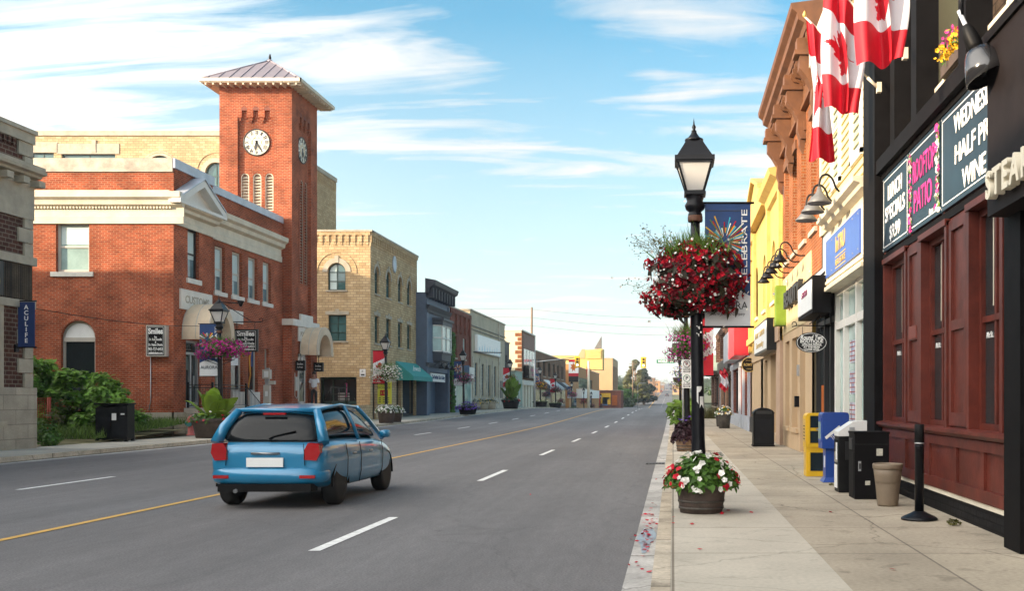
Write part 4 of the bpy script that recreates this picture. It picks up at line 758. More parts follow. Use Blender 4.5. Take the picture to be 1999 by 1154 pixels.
# ---- tan brick building
def tan_building():
    t = thing('tan_brick_building', 'tan brick building with dark green arched windows beside the clock tower', 'building', (-19.5, 66, .2))
    fs = Fr('Y-', 66.0); fe = Fr('X+', XL); ZT = 12.45; Y1 = 78.0
    hs = [(wx(640, 66), wx(674.6, 66), wz(566.6, 66), wz(513.7, 66), True), (wx(641, 66), wx(676, 66), wz(666, 66), wz(615, 66)), (wx(624, 66), wx(696, 66), 1.25, wz(737, 66))]
    up = [(66.95, 67.95, 8.5, 10.3, True), (69.6, 70.75, 8.5, 10.3, True), (72.6, 73.7, 8.5, 10.3, True), (75.1, 76.25, 8.5, 10.3, True)]; mid = [(u[0], u[1], 5.25, 7.05) for u in up]
    gr = [(66.5, 67.2, .25, 3.35), (72.2, 77.3, .25, 3.6)]
    b = MB(); b.facade(fs, -36, XL, .1, ZT, hs, .2); b.facade(fe, 66, Y1, .1, ZT, up + mid + gr, .2); b.poly([(XL, Y1, .1), (-36, Y1, .1), (-36, Y1, ZT), (XL, Y1, ZT)])
    for fr, a, c in ((fs, -36, XL), (fe, 66, Y1)):
        n = int((c - a) / .42)
        for i in range(n): u = c - .12 - i * .42 if fr is fs else a + .2 + i * .42; b.fbox(fr, u - .2, u - .0, ZT - .75, ZT - .3, -.07, 0); b.fbox(fr, u - .2, u, ZT - .95, ZT - .75, -.035, 0)
        b.fbox(fr, a, c + .0, ZT - .3, ZT - .08, -.09, 0)
    for (u0, u1, z0, z1, _), fr in [(hs[0], fs)] + [(h, fe) for h in up]:
        c = (u0 + u1) / 2; r0 = (u1 - u0) / 2; zs = z1 - r0; ro = r0 + (.7 if fr is fs else .42)
        pts = [(c + ro * math.cos(a), zs + ro * math.sin(a)) for a in np.linspace(0, math.pi, 19)]; b.tube([fr.p(*q, -.0) for q in [(c + ro, zs - .1)] + pts + [(c - ro, zs - .1)]], .05, 4, smooth=False)
    b.poly([(-36, 66.2, ZT - .5), (XL - .2, 66.2, ZT - .5), (XL - .2, Y1, ZT - .5), (-36, Y1, ZT - .5)])
    b.build('wall', 'brick_tan', t, True)
    b = MB(); b.fbox(fs, -36, XL + .14, ZT - .08, ZT + .04, -.14, .3); b.fbox(fe, 66, Y1, ZT - .08, ZT + .04, -.14, .3); b.build('coping', 'stone', t, True)
    b = MB()
    for (u0, u1, z0, z1, _), fr in [(hs[0], fs)] + [(h, fe) for h in up]:
        c = (u0 + u1) / 2; r0 = (u1 - u0) / 2; zs = z1 - r0; rw = .34 if fr is fs else .22
        for k in range(14): a0, a1 = math.pi * k / 14, math.pi * (k + 1) / 14; b.prism(fr, [(c + (r0 + .02) * math.cos(a0), zs + (r0 + .02) * math.sin(a0)), (c + (r0 + rw) * math.cos(a0), zs + (r0 + rw) * math.sin(a0)), (c + (r0 + rw) * math.cos(a1), zs + (r0 + rw) * math.sin(a1)), (c + (r0 + .02) * math.cos(a1), zs + (r0 + .02) * math.sin(a1))], -.04, .02)
        b.fbox(fr, c - .13, c + .13, z1 + .02, z1 + rw + .14, -.07, .02); b.cut()
    b.cut()
    for (u0, u1, z0, z1), fr in [(hs[1], fs)] + [(h, fe) for h in mid]: b.cut(); b.fbox(fr, u0 - .18, u1 + .18, z1 + .02, z1 + .24, -.04, .02); b.fbox(fr, (u0 + u1) / 2 - .12, (u0 + u1) / 2 + .12, z1 + .0, z1 + .38, -.065, .02)
    b.build_each('stone_trim', 'stone', t)
    for fr, hh in ((fs, hs[:2]), (fe, up + mid)):
        for h in hh: win(t, fr, *h[:4], .2, .07, 2 if fr is fs else 1, 3 if fr is fs else 2, len(h) > 4, fm='frame_green', pm='glass_teal', sill='stone', sh=.1, curtain='blind' if fr is fs and len(h) > 4 else None)
    # entrance on the shaded south side
    h = hs[2]; d = MB(); 
    for k in (0, .28, .62, .98): x = h[0] + (h[1] - h[0]) * k; d.fbox(fs, x, x + .07, h[2], h[3], .5, .6)
    d.fbox(fs, h[0], h[1], h[3] - .12, h[3], .5, .6); d.fbox(fs, h[0], h[1], h[2], h[2] + .2, .5, .6); o = d.build('shop_entrance', 'frame_green', t, True); MB().poly([fs.p(h[0], h[2], .58), fs.p(h[1], h[2], .58), fs.p(h[1], h[3], .58), fs.p(h[0], h[3], .58)]).build('pane', 'glass_dark', o, True)
    b = MB(); b.fbox(fs, h[0], h[1], h[2] - .05, h[2], .0, .6); b.fbox(fs, h[0], h[1], h[3], h[3] + .02, .0, .6); b.build('soffit', 'frame_dark', o, True); M['pink'] = mat('pink', (.5, .05, .22), .4, .1); xh = h[0] + (h[1] - h[0]) * .68; MB().tube([fs.p(xh - .12, 1.75, .44), fs.p(xh, 1.75, .4), fs.p(xh, 2.6, .4), fs.p(xh - .12, 2.6, .44)], .03, 6).build('handle', 'pink', o, True)
    b = MB()
    for z in np.arange(0, 4): b.fbox(fs, h[0] + 1.0, h[0] + 1.75, 1.35 + z * .17, 1.47 + z * .17, .56, .575)
    b.build('lettering_panel', 'grey_metal', o, True)
    # street shopfronts
    for h in gr:
        d = MB(); d.fbox(fe, h[0], h[0] + .09, h[2], h[3], .12, .2); d.fbox(fe, h[1] - .09, h[1], h[2], h[3], .12, .2); d.fbox(fe, h[0], h[1], h[3] - .12, h[3], .12, .2); d.fbox(fe, h[0], h[1], h[2], h[2] + .25, .12, .2)
        o = d.build('shopfront', 'frame_dark', t, True); MB().poly([fe.p(h[0], h[2], .18), fe.p(h[1], h[2], .18), fe.p(h[1], h[3], .18), fe.p(h[0], h[3], .18)]).build('pane', 'glass_dark', o, True)
    b = MB(); b.fbox(fe, 73.4, 73.8, .2, 3.6, -.02, .3); b.fbox(fe, 77.3, 78.0, .2, 3.6, -.03, .0); b.build('pier', 'brick_tan', t, True)
    # teal awning
    M['teal'] = mat('teal', (.05, .33, .30), .7, .1, 3, trans=.15); b = MB(); a0, a1 = 71.8, 77.6; z1, z0, ou = 4.25, 3.2, 1.3
    b.poly([fe.p(a0, z1, -.05), fe.p(a1, z1, -.05), fe.p(a1, z0, -ou), fe.p(a0, z0, -ou)]); b.poly([fe.p(a0, z0, -ou), fe.p(a1, z0, -ou), fe.p(a1, z0 - .3, -ou), fe.p(a0, z0 - .3, -ou)]); b.poly([fe.p(a0, z1, -.05), fe.p(a0, z0, -ou), fe.p(a0, z0 - .3, -ou), fe.p(a0, z0 - .3, -.05)]); b.poly([fe.p(a1, z1, -.05), fe.p(a1, z0, -ou), fe.p(a1, z0 - .3, -ou), fe.p(a1, z0 - .3, -.05)])
    o = b.build('awning', 'teal', t, True); text(o, Fr('X+', XL + .8), 'Jewels', 74.6, 3.78, .55, d=-.03, shear=.3, width=2.4)
    b = MB(); b.lathe([(.0, 0), (.46, 0), (.46, .06), (.36, .08), (.3, .05), (.0, .1)], (0, 0, 0), 18); 
    for i, v in enumerate(b.v): b.v[i] = (XL + v[2], 71.6 + v[0], 11.0 + v[1] * 1.3)
    b.build('medallion', 'zinc', t, True)
tan_building()
t = thing('tall_brick_block', 'tall tan brick block rising behind the red brick building', 'building', (-32, 74, .2))
fs = Fr('Y-', 74.0); fe = Fr('X+', -29.6); ZT = 21.0; b = MB(); hh = [(wx(312, 74) - 1.0, wx(312, 74) + 1.0, 15.5, 19.2, True), (wx(421, 74) - .75, wx(421, 74) + .75, 15.8, 18.7, True), (wx(120, 74), wx(225, 74), 15.2, 19.3), (wx(60, 74), wx(105, 74), 15.2, 19.4)]
b.facade(fs, -56, -29.6, 0, ZT, hh, .25); b.facade(fe, 74, 90, 0, ZT, [], .2); b.poly([(-56, 74.2, ZT - .2), (-29.6, 74.2, ZT - .2), (-29.6, 90, ZT - .2), (-56, 90, ZT - .2)])
for i in range(38): b.fbox(fe, 74.1 + i * .42, 74.3 + i * .42, ZT - 1.2, ZT - .55, -.07, 0)
for px in (312, 421):
    c = wx(px, 74); b.tube([fs.p(c + 1.35 * math.cos(a), 18.05 + 1.35 * 1.0 * math.sin(a), 0) for a in np.linspace(0, math.pi, 17)], .06, 4, smooth=False)
b.tube([fe.p(79 + 1.4 * math.cos(a), 17.2 + 1.4 * math.sin(a), 0) for a in np.linspace(0, math.pi, 17)], .06, 4, smooth=False)
b.build('wall', 'brick_tan', t, True); b = MB(); b.fbox(fs, -56, -29.5, ZT - .38, ZT - .02, -.1, .3); b.fbox(fe, 74, 90, ZT - .38, ZT - .02, -.1, .3)
for h in hh[2:]: b.fbox(fs, h[0] - .3, h[1] + .3, h[3], h[3] + .75, -.05, .02)
b.fbox(fs, wx(180, 74), wx(188, 74), 19.4, 20.3, -.09, .02)
for h in hh[:2]:
    c = (h[0] + h[1]) / 2; r0 = (h[1] - h[0]) / 2
    for k in range(14): a0, a1 = math.pi * k / 14, math.pi * (k + 1) / 14; b.prism(fs, [(c + r * math.cos(a), h[3] - r0 + r * math.sin(a)) for r, a in ((r0, a0), (r0 + .32, a0), (r0 + .32, a1), (r0, a1))], -.04, .02)
b.build('stone_trim', 'stone', t, True)
for h in hh: win(t, fs, *h[:4], .22, .09, 2, 3, len(h) > 4, fm='frame_green', pm='glass_teal', sill='stone')
b = MB(); b.fbox(fs, wx(113, 74), wx(121, 74), 19.75, 20.05, -.02, .02); b.fbox(fs, wx(128, 74), wx(142, 74), 19.75, 20.05, -.02, .02); b.build('vent', 'frame_beige', t, True)
# signs on and near the tan building
t = thing('currency_sign', 'yellow currency exchange sign panel on tan brick shopfront', 'sign', (XL, 68.4, 2)); M['sign_yellow'] = mat('sign_yellow', (.62, .60, .05), .5, .05)
Yc = 67.6; fr = Fr('Y-', Yc); u0, u1, z0, z1 = wx(735, Yc), wx(764.5, Yc), wz(789, Yc), wz(741, Yc)
MB().fbox(fr, u0, u1, z0, z1, 0, .05).build('panel', 'sign_yellow', t, True); c = (u0 + u1) / 2
for k, s_ in ((.08, 'AURORA'), (.21, 'CURRENCY'), (.34, 'EXCHANGE')): text(t, fr, s_, c, z1 - (z1 - z0) * k, .22, 'letter_black', width=(u1 - u0) * .84)
b = MB(); b.fbox(fr, c - .26, c + .26, z1 - (z1 - z0) * .66, z1 - (z1 - z0) * .44, -.01, 0); b.build('logo', 'flag_red', t, True); text(t, fr, '$ $ $', c, z1 - (z1 - z0) * .55, .2, 'sign_yellow', -.015)
b = MB()
for i in range(3):
    for j in range(3): b.fbox(fr, c - .36 + i * .27, c - .2 + i * .27, z0 + .1 + j * .13, z0 + .15 + j * .13, -.008, 0)
b.build('small_print', 'letter_black', t, True)
t = thing('notice_sign', 'small white notice on tan brick corner wall', 'sign', (wx(708, 65.9), 65.95, 3)); fr = Fr('Y-', 65.96); b = MB(); b.fbox(fr, wx(702.5, 66), wx(714, 66), wz(736, 66), wz(721, 66), -.01, .02); b.build('panel', 'sign_white', t, True); text(t, fr, 'P', wx(708, 66), wz(726, 66), .2, 'letter_black', -.015); b = MB(); b.fbox(fr, wx(705, 66), wx(712, 66), wz(733.5, 66), wz(730.5, 66), -.014, -.01); b.build('bar', 'letter_black', t, True)
t = thing('projecting_sign', 'white projecting sign with small blue lettering behind lamp post flag', 'sign', (XL + .3, 67, 3.6)); fr = Fr('Y-', 66.9); MB().fbox(fr, XL + .02, XL + .75, wz(721, 67), wz(696, 67), 0, .12).build('panel', 'sign_white', t, True); text(t, fr, 'Services', XL + .4, wz(704, 67), .14, 'navy', width=.55); text(t, fr, 'Office', XL + .4, wz(711, 67), .14, 'navy', width=.45); MB().tube([(XL, 66.96, wz(694, 67)), (XL + .8, 66.96, wz(694, 67))], .03, 5).build('bracket', 'black_metal', t, True)
def entrance_rail():
    t = thing('handrail', 'dark handrail on the terrace before the tan brick entrance', 'railing', (wx(660, 64.5), 64.5, 1.2)); b = MB(); Yr = 64.6
    b.tube([(wx(634, Yr), Yr, wz(780, Yr)), (wx(646, Yr), Yr, wz(757, Yr)), (wx(678, Yr), Yr, wz(757, Yr))], .03, 6); b.tube([(wx(646, Yr), Yr, wz(770, Yr)), (wx(678, Yr), Yr, wz(770, Yr))], .022, 6)
    for px in (646, 662, 678): b.tube([(wx(px, Yr), Yr, 1.2), (wx(px, Yr), Yr, wz(757, Yr))], .028, 6)
    b.build('rail', 'frame_dark', t, True)
entrance_rail()
b = MB(); b.box(-24, XL + .1, 58, 66, .1, 1.2); tag(b.build('terrace', 'brick_tan'), 'low tan brick terrace between tower and tan brick building', 'terrace')
# ================================================================ left side, beyond the tan building
M['blue_paint'] = mat('blue_paint', (.075, .105, .16), .6, .15, 1.5); M['blue_dark'] = mat('blue_dark', (.02, .026, .042), .55, .2)
def gooseneck(t, p0, out, reach, drop, head, m='black_metal', hm=None):   # a swan-neck arm and its shade
    p0 = Vector(p0); out = Vector(out); b = MB(); K = [(0, 0), (.0, 0), (.28, .0), (.48, .3), (.58, .72), (.74, .98), (.92, .9), (1, .5), (1, 0), (1, 0)]; pts = [p0]
    for a in range(1, len(K) - 2):
        for q in (.25, .5, .75, 1): c = [.5 * (2 * K[a][i] + (K[a + 1][i] - K[a - 1][i]) * q + (2 * K[a - 1][i] - 5 * K[a][i] + 4 * K[a + 1][i] - K[a + 2][i]) * q * q + (3 * K[a][i] - K[a - 1][i] - 3 * K[a + 1][i] + K[a + 2][i]) * q ** 3) for i in (0, 1)]; pts.append(p0 + out * reach * c[0] + Vector((0, 0, drop * c[1])))
    b.tube(pts, .018 * head / .2, 6); b.build('arm', m, t, True); e = pts[-1]; s = head
    b = MB(); b.lathe([(.03 * s / .2, .12), (.05 * s / .2, .02), (s * .55, -.06 * s / .2), (s, -.16 * s / .2), (s * .96, -.17 * s / .2), (s * .5, -.08 * s / .2), (.0, -.03)], e, 14); return b.build('shade', hm or m, t, True)
def blue_building():
    X0 = -18.75; fe = Fr('X+', X0); Y0, Y1 = 77.7, 85.6; t = thing('blue_building', 'narrow dark blue painted building with black bracketed cornice and bay window', 'building', (X0, 77.7, .2))
    b = MB(); b.facade(fe, Y0, Y1, .2, 9.7, [(Y0 + 1.2, Y1 - .5, .3, 3.7)], 1.0); b.poly([(X0, Y0, .2), (-34, Y0, .2), (-34, Y0, 8.6), (-20.5, Y0, 8.6), (-20.5, Y0, 9.7), (X0, Y0, 9.7)]); b.poly([(X0, Y1, .2), (-34, Y1, .2), (-34, Y1, 8.6), (X0, Y1, 9.7)]); b.poly([(X0, Y0, 9.5), (X0, Y1, 9.5), (-34, Y1, 8.6), (-34, Y0, 8.6)]); b.poly([fe.p(Y0 + 1.2, .3, 1), fe.p(Y1 - .5, .3, 1), fe.p(Y1 - .5, 3.7, 1), fe.p(Y0 + 1.2, 3.7, 1)]); b.box(X0 - 2.2, X0 - 1.6, Y0 - .12, Y0, 7.6, 7.75); b.build('wall', 'blue_paint', t, True)
    b = MB(); b.sweep(fe, [(0, 9.6), (-.25, 9.65), (-.3, 10.0), (-.7, 10.25), (-.8, 10.6), (0, 10.75)], Y0 - .25, Y1 + .25)
    for i in range(9): u = Y0 + .1 + i * .95; b.fbox(fe, u, u + .22, 9.3, 10.1, -.55, 0)
    b.sweep(fe, [(0, 8.4), (-.15, 8.45), (-.3, 8.75), (0, 8.8)], Y0, Y1)
    for i in range(26): u = Y0 + .1 + i * .3; b.fbox(fe, u, u + .16, 8.2, 8.45, -.14, 0)
    b.sweep(fe, [(0, 4.05), (-.22, 4.1), (-.25, 4.3), (0, 4.4)], Y0 - .06, Y1 + .06); b.build('cornice', 'blue_dark', t, True)
    b = MB(); b.fbox(fe, Y0, Y0 + .5, .2, 9.2, -.08, 0); b.fbox(fe, Y1 - .4, Y1, .2, 9.2, -.08, 0); b.build('pilaster', 'blue_paint', t, True)
    a0, a1 = 79.9, 84.2; o_ = .6; pl = [(a0, 0), (a0 + .5, -o_), (a1 - .5, -o_), (a1, 0)]
    def slab(z0, z1, k):
        pts = [(u + (k if i > 1 else -k), d - (k if 0 < i < 3 else 0)) for i, (u, d) in enumerate(pl)]; n = 4; vs = [fe.p(u, z0, d) for u, d in pts] + [fe.p(u, z1, d) for u, d in pts]; return vs, [(0, 1, 2, 3), (7, 6, 5, 4)] + [(i, (i + 1) % n, (i + 1) % n + n, i + n) for i in range(n)]
    b = MB()
    for z0, z1, k in ((4.6, 5.2, .0), (7.4, 7.75, .1), (7.75, 7.95, .2), (5.15, 5.3, .1), (4.3, 4.6, -.2)): b.add(*slab(z0, z1, k))
    o = b.build('bay_window', 'blue_dark', t, True); g_ = MB(); g_.add(*slab(5.3, 7.4, -.02)); g_.build('pane', 'glass_pale', o, True)
    b = MB()
    for u in (a0 + .55, (a0 + a1) / 2, a1 - .55): b.fbox(fe, u - .07, u + .07, 5.3, 7.4, -o_ - .05, -o_ + .03)
    for z in (5.3, 6.35, 7.3): b.fbox(fe, a0 + .5, a1 - .5, z, z + .1, -o_ - .05, -o_ + .03)
    for z in (5.3, 6.35, 7.3): b.add([fe.p(a0 - .0, z, -.06), fe.p(a0 + .5, z, -o_ - .04), fe.p(a0 + .5, z + .1, -o_ - .04), fe.p(a0, z + .1, -.06)], [(0, 1, 2, 3)])
    b.build('frame', 'white_trim', o, True)
    b = MB(); b.fbox(fe, Y0 + 1.4, Y1 - 1.6, 2.95, 3.6, -.06, .02); o = b.build('shop_sign', 'sign_white', t, True); text(o, fe, "The Meridian Cafe & Gallery", (Y0 + Y1) / 2, 3.3, .42, 'navy', -.066, width=4.4, bold=.03)
    b = MB(); b.fbox(fe, Y0 + 2.2, Y0 + 4.6, .9, 2.9, .86, .93); o = b.build('poster', 'sign_white', t, True); M['poster_blue'] = mat('poster_blue', (.12, .25, .5), .4, .5, 2)
    b = MB(); b.fbox(fe, Y0 + 2.4, Y0 + 4.4, 1.1, 1.8, .855, .86); b.fbox(fe, Y0 + 2.4, Y0 + 4.4, 2.2, 2.7, .855, .86); b.build('print', 'poster_blue', o, True)
    b = MB(); b.box(-28, -20.6, Y0 - .2, Y0 + .4, 8.4, 9.9); b.build('rear_wall', 'brick_brown', t, True)
    for i, u in enumerate((79.0, 80.9, 82.8)):
        l = thing('gooseneck_lamp', ['black gooseneck lamp nearest on the dark blue facade', 'black gooseneck lamp in the middle on the dark blue facade', 'black gooseneck lamp farthest on the dark blue facade'][i], 'wall lamp', fe.p(u, 4.2), group='gooseneck lamps on the dark blue building'); gooseneck(l, fe.p(u, 4.15), (1, 0, 0), .9, .3, .26)
blue_building()
def ivy(name, lab, X, y0, y1, z0, z1, n, m='leaf_green'):
    t = thing(name, lab, 'plant', (X, (y0 + y1) / 2, z0)); k = rng.random((n, 3)); P = np.stack([X + .12 + .25 * k[:, 0], y0 + (y1 - y0) * (k[:, 1] * .6 + .2 * np.sin(k[:, 2] * 9) + .2), z0 + (z1 - z0) * k[:, 2]], 1); leaves('foliage', P - np.array(t.location), np.tile((1., -.3, .3), (n, 1)), .26, m, t, six=False, asp=.7); return t
ivy('ivy', 'green ivy climbing the red brick wall beside the blue building', -18.9, 86.0, 87.4, .4, 7.2, 1300)
def simple_building(name, lab, X, Y0, Y1, ZT, wall, holes=(), fm='frame_dark', pm='glass_dark', side=None, cop='stone', nx=1, nz=2, sill='stone', zb=None, deep=16):
    zb = zb if zb is not None else min(g(Y0), g(Y1)) - .2
    t = thing(name, lab, 'building', (X, Y0, zb)); fe = Fr('X+', X); b = MB(); b.facade(fe, Y0, Y1, zb, ZT, holes, .2)
    if side is None: b.poly([(X, Y0, zb), (X - deep, Y0, zb), (X - deep, Y0, ZT), (X, Y0, ZT)])
    b.poly([(X, Y1, zb), (X - deep, Y1, zb), (X - deep, Y1, ZT), (X, Y1, ZT)]); b.poly([(X - deep, Y0, zb), (X - deep, Y1, zb), (X - deep, Y1, ZT), (X - deep, Y0, ZT)]); b.poly([(X - .2, Y0, ZT - .3), (X - .2, Y1, ZT - .3), (X - deep, Y1, ZT - .3), (X - deep, Y0, ZT - .3)]); b.build('wall', wall, t, True)
    if side: MB().box(X - deep, X - .01, Y0 - .01, Y0 + .2, zb, ZT).build('side_wall', side, t, True)
    b = MB(); b.fbox(fe, Y0 - .05, Y1, ZT, ZT + .14, -.1, .3); b.box(X - deep, X + .1, Y0 - .1, Y0 + .2, ZT, ZT + .14); b.build('coping', cop, t, True)
    for h in holes: win(t, fe, *h[:4], .2, .08, nx, nz, len(h) > 4, fm=fm, pm=pm, sill=sill)
    return t, fe
# red brick, narrow
t, fe = simple_building('red_brick_building', 'narrow dark red brick building with corbelled top next to ivy', -19, 87, 95.9, 9.4, 'brick_dark_red', [(88.6, 89.9, 5.2, 7.1), (92.6, 93.9, 5.2, 7.1)], fm='white_trim', pm='glass_pale', sill='stone')
b = MB()
for i in range(5): u = 87.5 + i * 1.9; b.fbox(fe, u, u + .6, 7.4, 9.1, -.14, 0)
b.fbox(fe, 87, 95.9, 9.0, 9.4, -.14, 0); b.fbox(fe, 87, 87.5, .2, 9.4, -.12, 0); b.fbox(fe, 95.4, 95.9, .2, 9.4, -.12, 0); b.build('brick_pier', 'brick_dark_red', t, True)
b = MB(); b.fbox(fe, 88, 95, .4, 3.5, -.3, -.2); b.fbox(fe, 87.6, 95.4, 3.5, 4.5, -.5, 0); b.build('shopfront', 'white_trim', t, True); b = MB(); b.fbox(fe, 88.4, 91, .9, 3.2, -.32, -.3); b.fbox(fe, 92, 94.6, .9, 3.2, -.32, -.3); b.build('shop_window', 'glass_pale', t, True); M['sign_bluegrey'] = mat('sign_bluegrey', (.10, .16, .26), .6, .2); b = MB(); b.fbox(fe, 88, 95, .45, .9, -.33, -.29); b.build('shutter', 'sign_bluegrey', t, True)
b = MB(); b.box(-18.6, -17.6, 88.4, 88.55, 3.3, 4.5); tag(b.build('shop_sign', 'sign_bluegrey'), 'blue grey projecting shop sign on the narrow red brick building', 'sign')
# beige stone hall
hs = [(98.2 + i * 3.55, 99.5 + i * 3.55, 1.9, 5.1) for i in range(4)]
M['hall_stone'] = mat('hall_stone', (.46, .39, .28), .85, .16, .5, bump=.2); M['bunting_blue'] = brick('bunting_blue', (.16, .36, .45), (.42, .52, .55), (.06, .15, .22), bw=.5, rh=.33, ms=.05, var=.2)
t, fe = simple_building('stone_hall', 'long beige stone hall with tall blue windows and white sign', -19, 95.9, 115.6, 9.9, 'hall_stone', hs, fm='frame_dark', pm='bunting_blue', nz=1)
b = MB(); b.fbox(fe, 95.9, 115.6, .2, 1.7, -.1, 0); b.fbox(fe, 111.2, 111.7, .2, 9.9, -.12, 0)
for u in (96.9, 100.4, 104, 107.5): b.fbox(fe, u - .05, u + .45, 1.7, 5.6, -.06, 0)
b.build('plinth', 'coping_weathered', t, True); b = MB(); b.fbox(fe, 95.9, 115.7, 8.5, 8.58, -.12, 0); b.fbox(fe, 95.9, 115.7, 8.15, 8.2, -.12, 0); b.build('cable_band', 'frame_dark', t, True)
b = MB(); b.fbox(fe, 112.5, 114.3, .4, 3.6, -.04, .05); b.build('door', 'frame_dark', t, True)
s = thing('hall_sign', 'long blank white lit sign on the beige stone hall', 'sign', (-19, 100, 6.6)); MB().fbox(fe, 98, 111, 6.2, 7.8, -.3, -.02).build('panel', 'sign_white', s, True); b = MB(); b.fbox(fe, 97.9, 111.1, 6.1, 6.2, -.32, -.0); b.build('frame', 'grey_metal', s, True); M['sign_pale_blue'] = mat('sign_pale_blue', (.45, .62, .70), .5, .2)
b = MB()
for i in range(9): h_ = .3 + .5 * ((i * 7) % 5) / 5; b.prism(fe, [(98.6 + i * 1.4, 6.3), (99.3 + i * 1.4, 6.3), (98.95 + i * 1.4, 6.4 + h_)], -.31, -.3)
b.build('print', 'sign_pale_blue', s, True)
b = MB(); b.tube([(-19, 97.5, 6.05), (-16.3, 97.4, 6.0)], .05, 6); b.build('sign_arm', 'frame_dark', t, True)
t, fe = simple_building('grey_brick_building', 'small dark grey brick building between stone hall and white building', -19.6, 115.6, 122.6, 8.2, 'brick_grey', [(117, 118.4, 5, 6.8), (119.8, 121.2, 5, 6.8)])
b = MB(); b.fbox(fe, 116, 122.4, .6, 4.2, -.3, 0); o = b.build('shopfront', 'frame_dark', t, True); s = MB().fbox(fe, 115.9, 117.4, 2.0, 4.6, -.9, -.3).build('light_box', 'sign_white', t, True)
M['sage'] = mat('sage', (.33, .42, .36), .7, .1); t, fe = simple_building('sage_shop', 'low sage green shop between grey brick and white building', -18.9, 122.6, 128.4, 4.9, 'sage', [(123.2, 127.6, .9, 3.6)], fm='white_trim', pm='glass_pale', nx=2, nz=1, deep=10)
M['cream_paint'] = mat('cream_paint', (.66, .56, .38), .8, .1, .6); M['brown_panel'] = mat('brown_panel', (.16, .055, .035), .6, .15)
t, fe = simple_building('white_trim_building', 'two storey brick building with cream side wall and dark sign', -19, 128.4, 141, 10.2, 'brick_brownish', [], side='cream_paint', cop='white_trim')
b = MB(); b.fbox(fe, 129.8, 140.4, 4.6, 9.9, -.02, 0); b.build('panel', 'brown_panel', t, True); b = MB(); b.fbox(fe, 130, 140.2, 6.0, 8.0, -.05, -.02); o = b.build('window_band', 'glass_pale', t, True); b = MB()
for i in range(5): b.fbox(fe, 129.9 + i * 2.57, 130.1 + i * 2.57, 6, 8, -.08, -.04)
b.build('mullion', 'white_trim', o, True); b = MB(); b.fbox(fe, 128.4, 141, 3.4, 4.0, -.3, 0); b.fbox(fe, 140.4, 141, .3, 10.2, -.06, 0); b.build('band', 'white_trim', t, True); b = MB()
for i in range(5): b.fbox(fe, 128.6 + i * 2.6, 130.4 + i * 2.6, .3, 3.4, -.08, 0)
b.build('panelled_front', 'cream_trim', t, True); b = MB()
for i in range(10): b.box(-19.5 - .3 * (i % 2), -18.96, 128.36, 128.5, 4.5 + i * .55, 4.95 + i * .55)
b.build('quoin', 'brick_orange', t, True)
s = thing('wide_shop_sign', 'dark shop sign with pale lettering on the white trimmed brick building', 'sign', (-18.8, 130, 5)); MB().fbox(fe, 129.6, 140, 4.3, 5.8, -.8, -.1).build('box', 'sign_black', s, True); text(s, fe, 'PHARMACY', 134.8, 5.3, .7, 'bloom_pink', -.81, width=7); text(s, fe, 'OPEN LATE', 134.8, 4.7, .5, 'bloom_pink', -.81, width=6)
# brown row with awnings
t, fe = simple_building('brown_row_building', 'long low brown brick row with dark awnings in the distance', -19.2, 141, 183, 8.3, 'brick_brownish', [(145 + i * 6.2, 148 + i * 6.2, 5.0, 7.3) for i in range(6)], side='brick_orange', nx=2, nz=1)
M['awning_dark'] = mat('awning_dark', (.03, .035, .05), .8, .2); M['awning_grey'] = mat('awning_grey', (.42, .45, .45), .8, .2)
for i, (a0, a1, m) in enumerate(((143, 150, 'awning_dark'), (152, 158, 'sign_white'), (160, 168, 'awning_grey'), (170, 176, 'awning_dark'), (177, 182, 'awning_grey'))):
    b = MB(); b.poly([fe.p(a0, 4.5, 0), fe.p(a1, 4.5, 0), fe.p(a1, 3.4, -1.4), fe.p(a0, 3.4, -1.4)]); b.poly([fe.p(a0, 4.5, 0), fe.p(a0, 3.4, -1.4), fe.p(a0, 3.4, 0)]); b.poly([fe.p(a0, 3.4, -1.4), fe.p(a1, 3.4, -1.4), fe.p(a1, 3.1, -1.4), fe.p(a0, 3.1, -1.4)]); b.build('awning', m, t, True)
b = MB(); b.fbox(fe, 142, 182, .4, 3.2, -.03, 0); b.build('shop_window', 'glass_dark', t, True)
s = thing('maple_sign', 'white and red projecting sign with a maple leaf over the awnings', 'sign', (-18, 160, 6)); fr = Fr('Y-', 158.0); u0, u1 = wx(1110, 158), wx(1129, 158); b = MB(); b.fbox(fr, u0, u1, wz(729, 158), wz(705, 158), 0, .3); b.build('panel', 'sign_white', s, True); b = MB(); b.fbox(fr, u0, u1, wz(735, 158), wz(729, 158), -.01, .3); b.fbox(fr, u0, u1, wz(707, 158), wz(702, 158), -.01, .3); b.build('red_band', 'flag_red', s, True); b = MB(); b.fbox(fr, u0, u1, wz(746, 158), wz(735, 158), 0, .3); b.build('black_panel', 'sign_black', s, True); b = MB(); b.prism(fr, [((u0 + u1) / 2 + .55 * math.cos(a) * (1 if k % 2 else .5), wz(717, 158) + .8 * math.sin(a) * (1 if k % 2 else .5)) for k, a in enumerate(np.linspace(.3, 6.58, 14, False))], -.02, 0); b.build('leaf_emblem', 'bloom_orange', s, True); b = MB(); b.box(-19.2, u1 + .1, 158.1, 158.2, wz(704, 158), wz(702, 158)); b.build('bracket', 'black_metal', s, True)
M['orange_brick'] = mat('orange_brick', (.46, .22, .08), .85, .1, .5); M['yellow_render'] = mat('yellow_render', (.62, .43, .13), .8, .08, .3); M['tan_render'] = mat('tan_render', (.44, .29, .15), .85, .08, .3)
t, fe = simple_building('orange_building', 'modern orange brick corner building with white fascia in the distance', -18.9, 186, 262, 8.0, 'orange_brick', [(205, 240, 3.9, 6.0)], pm='glass_teal', nx=6, nz=1, cop='cream_trim', zb=-4)
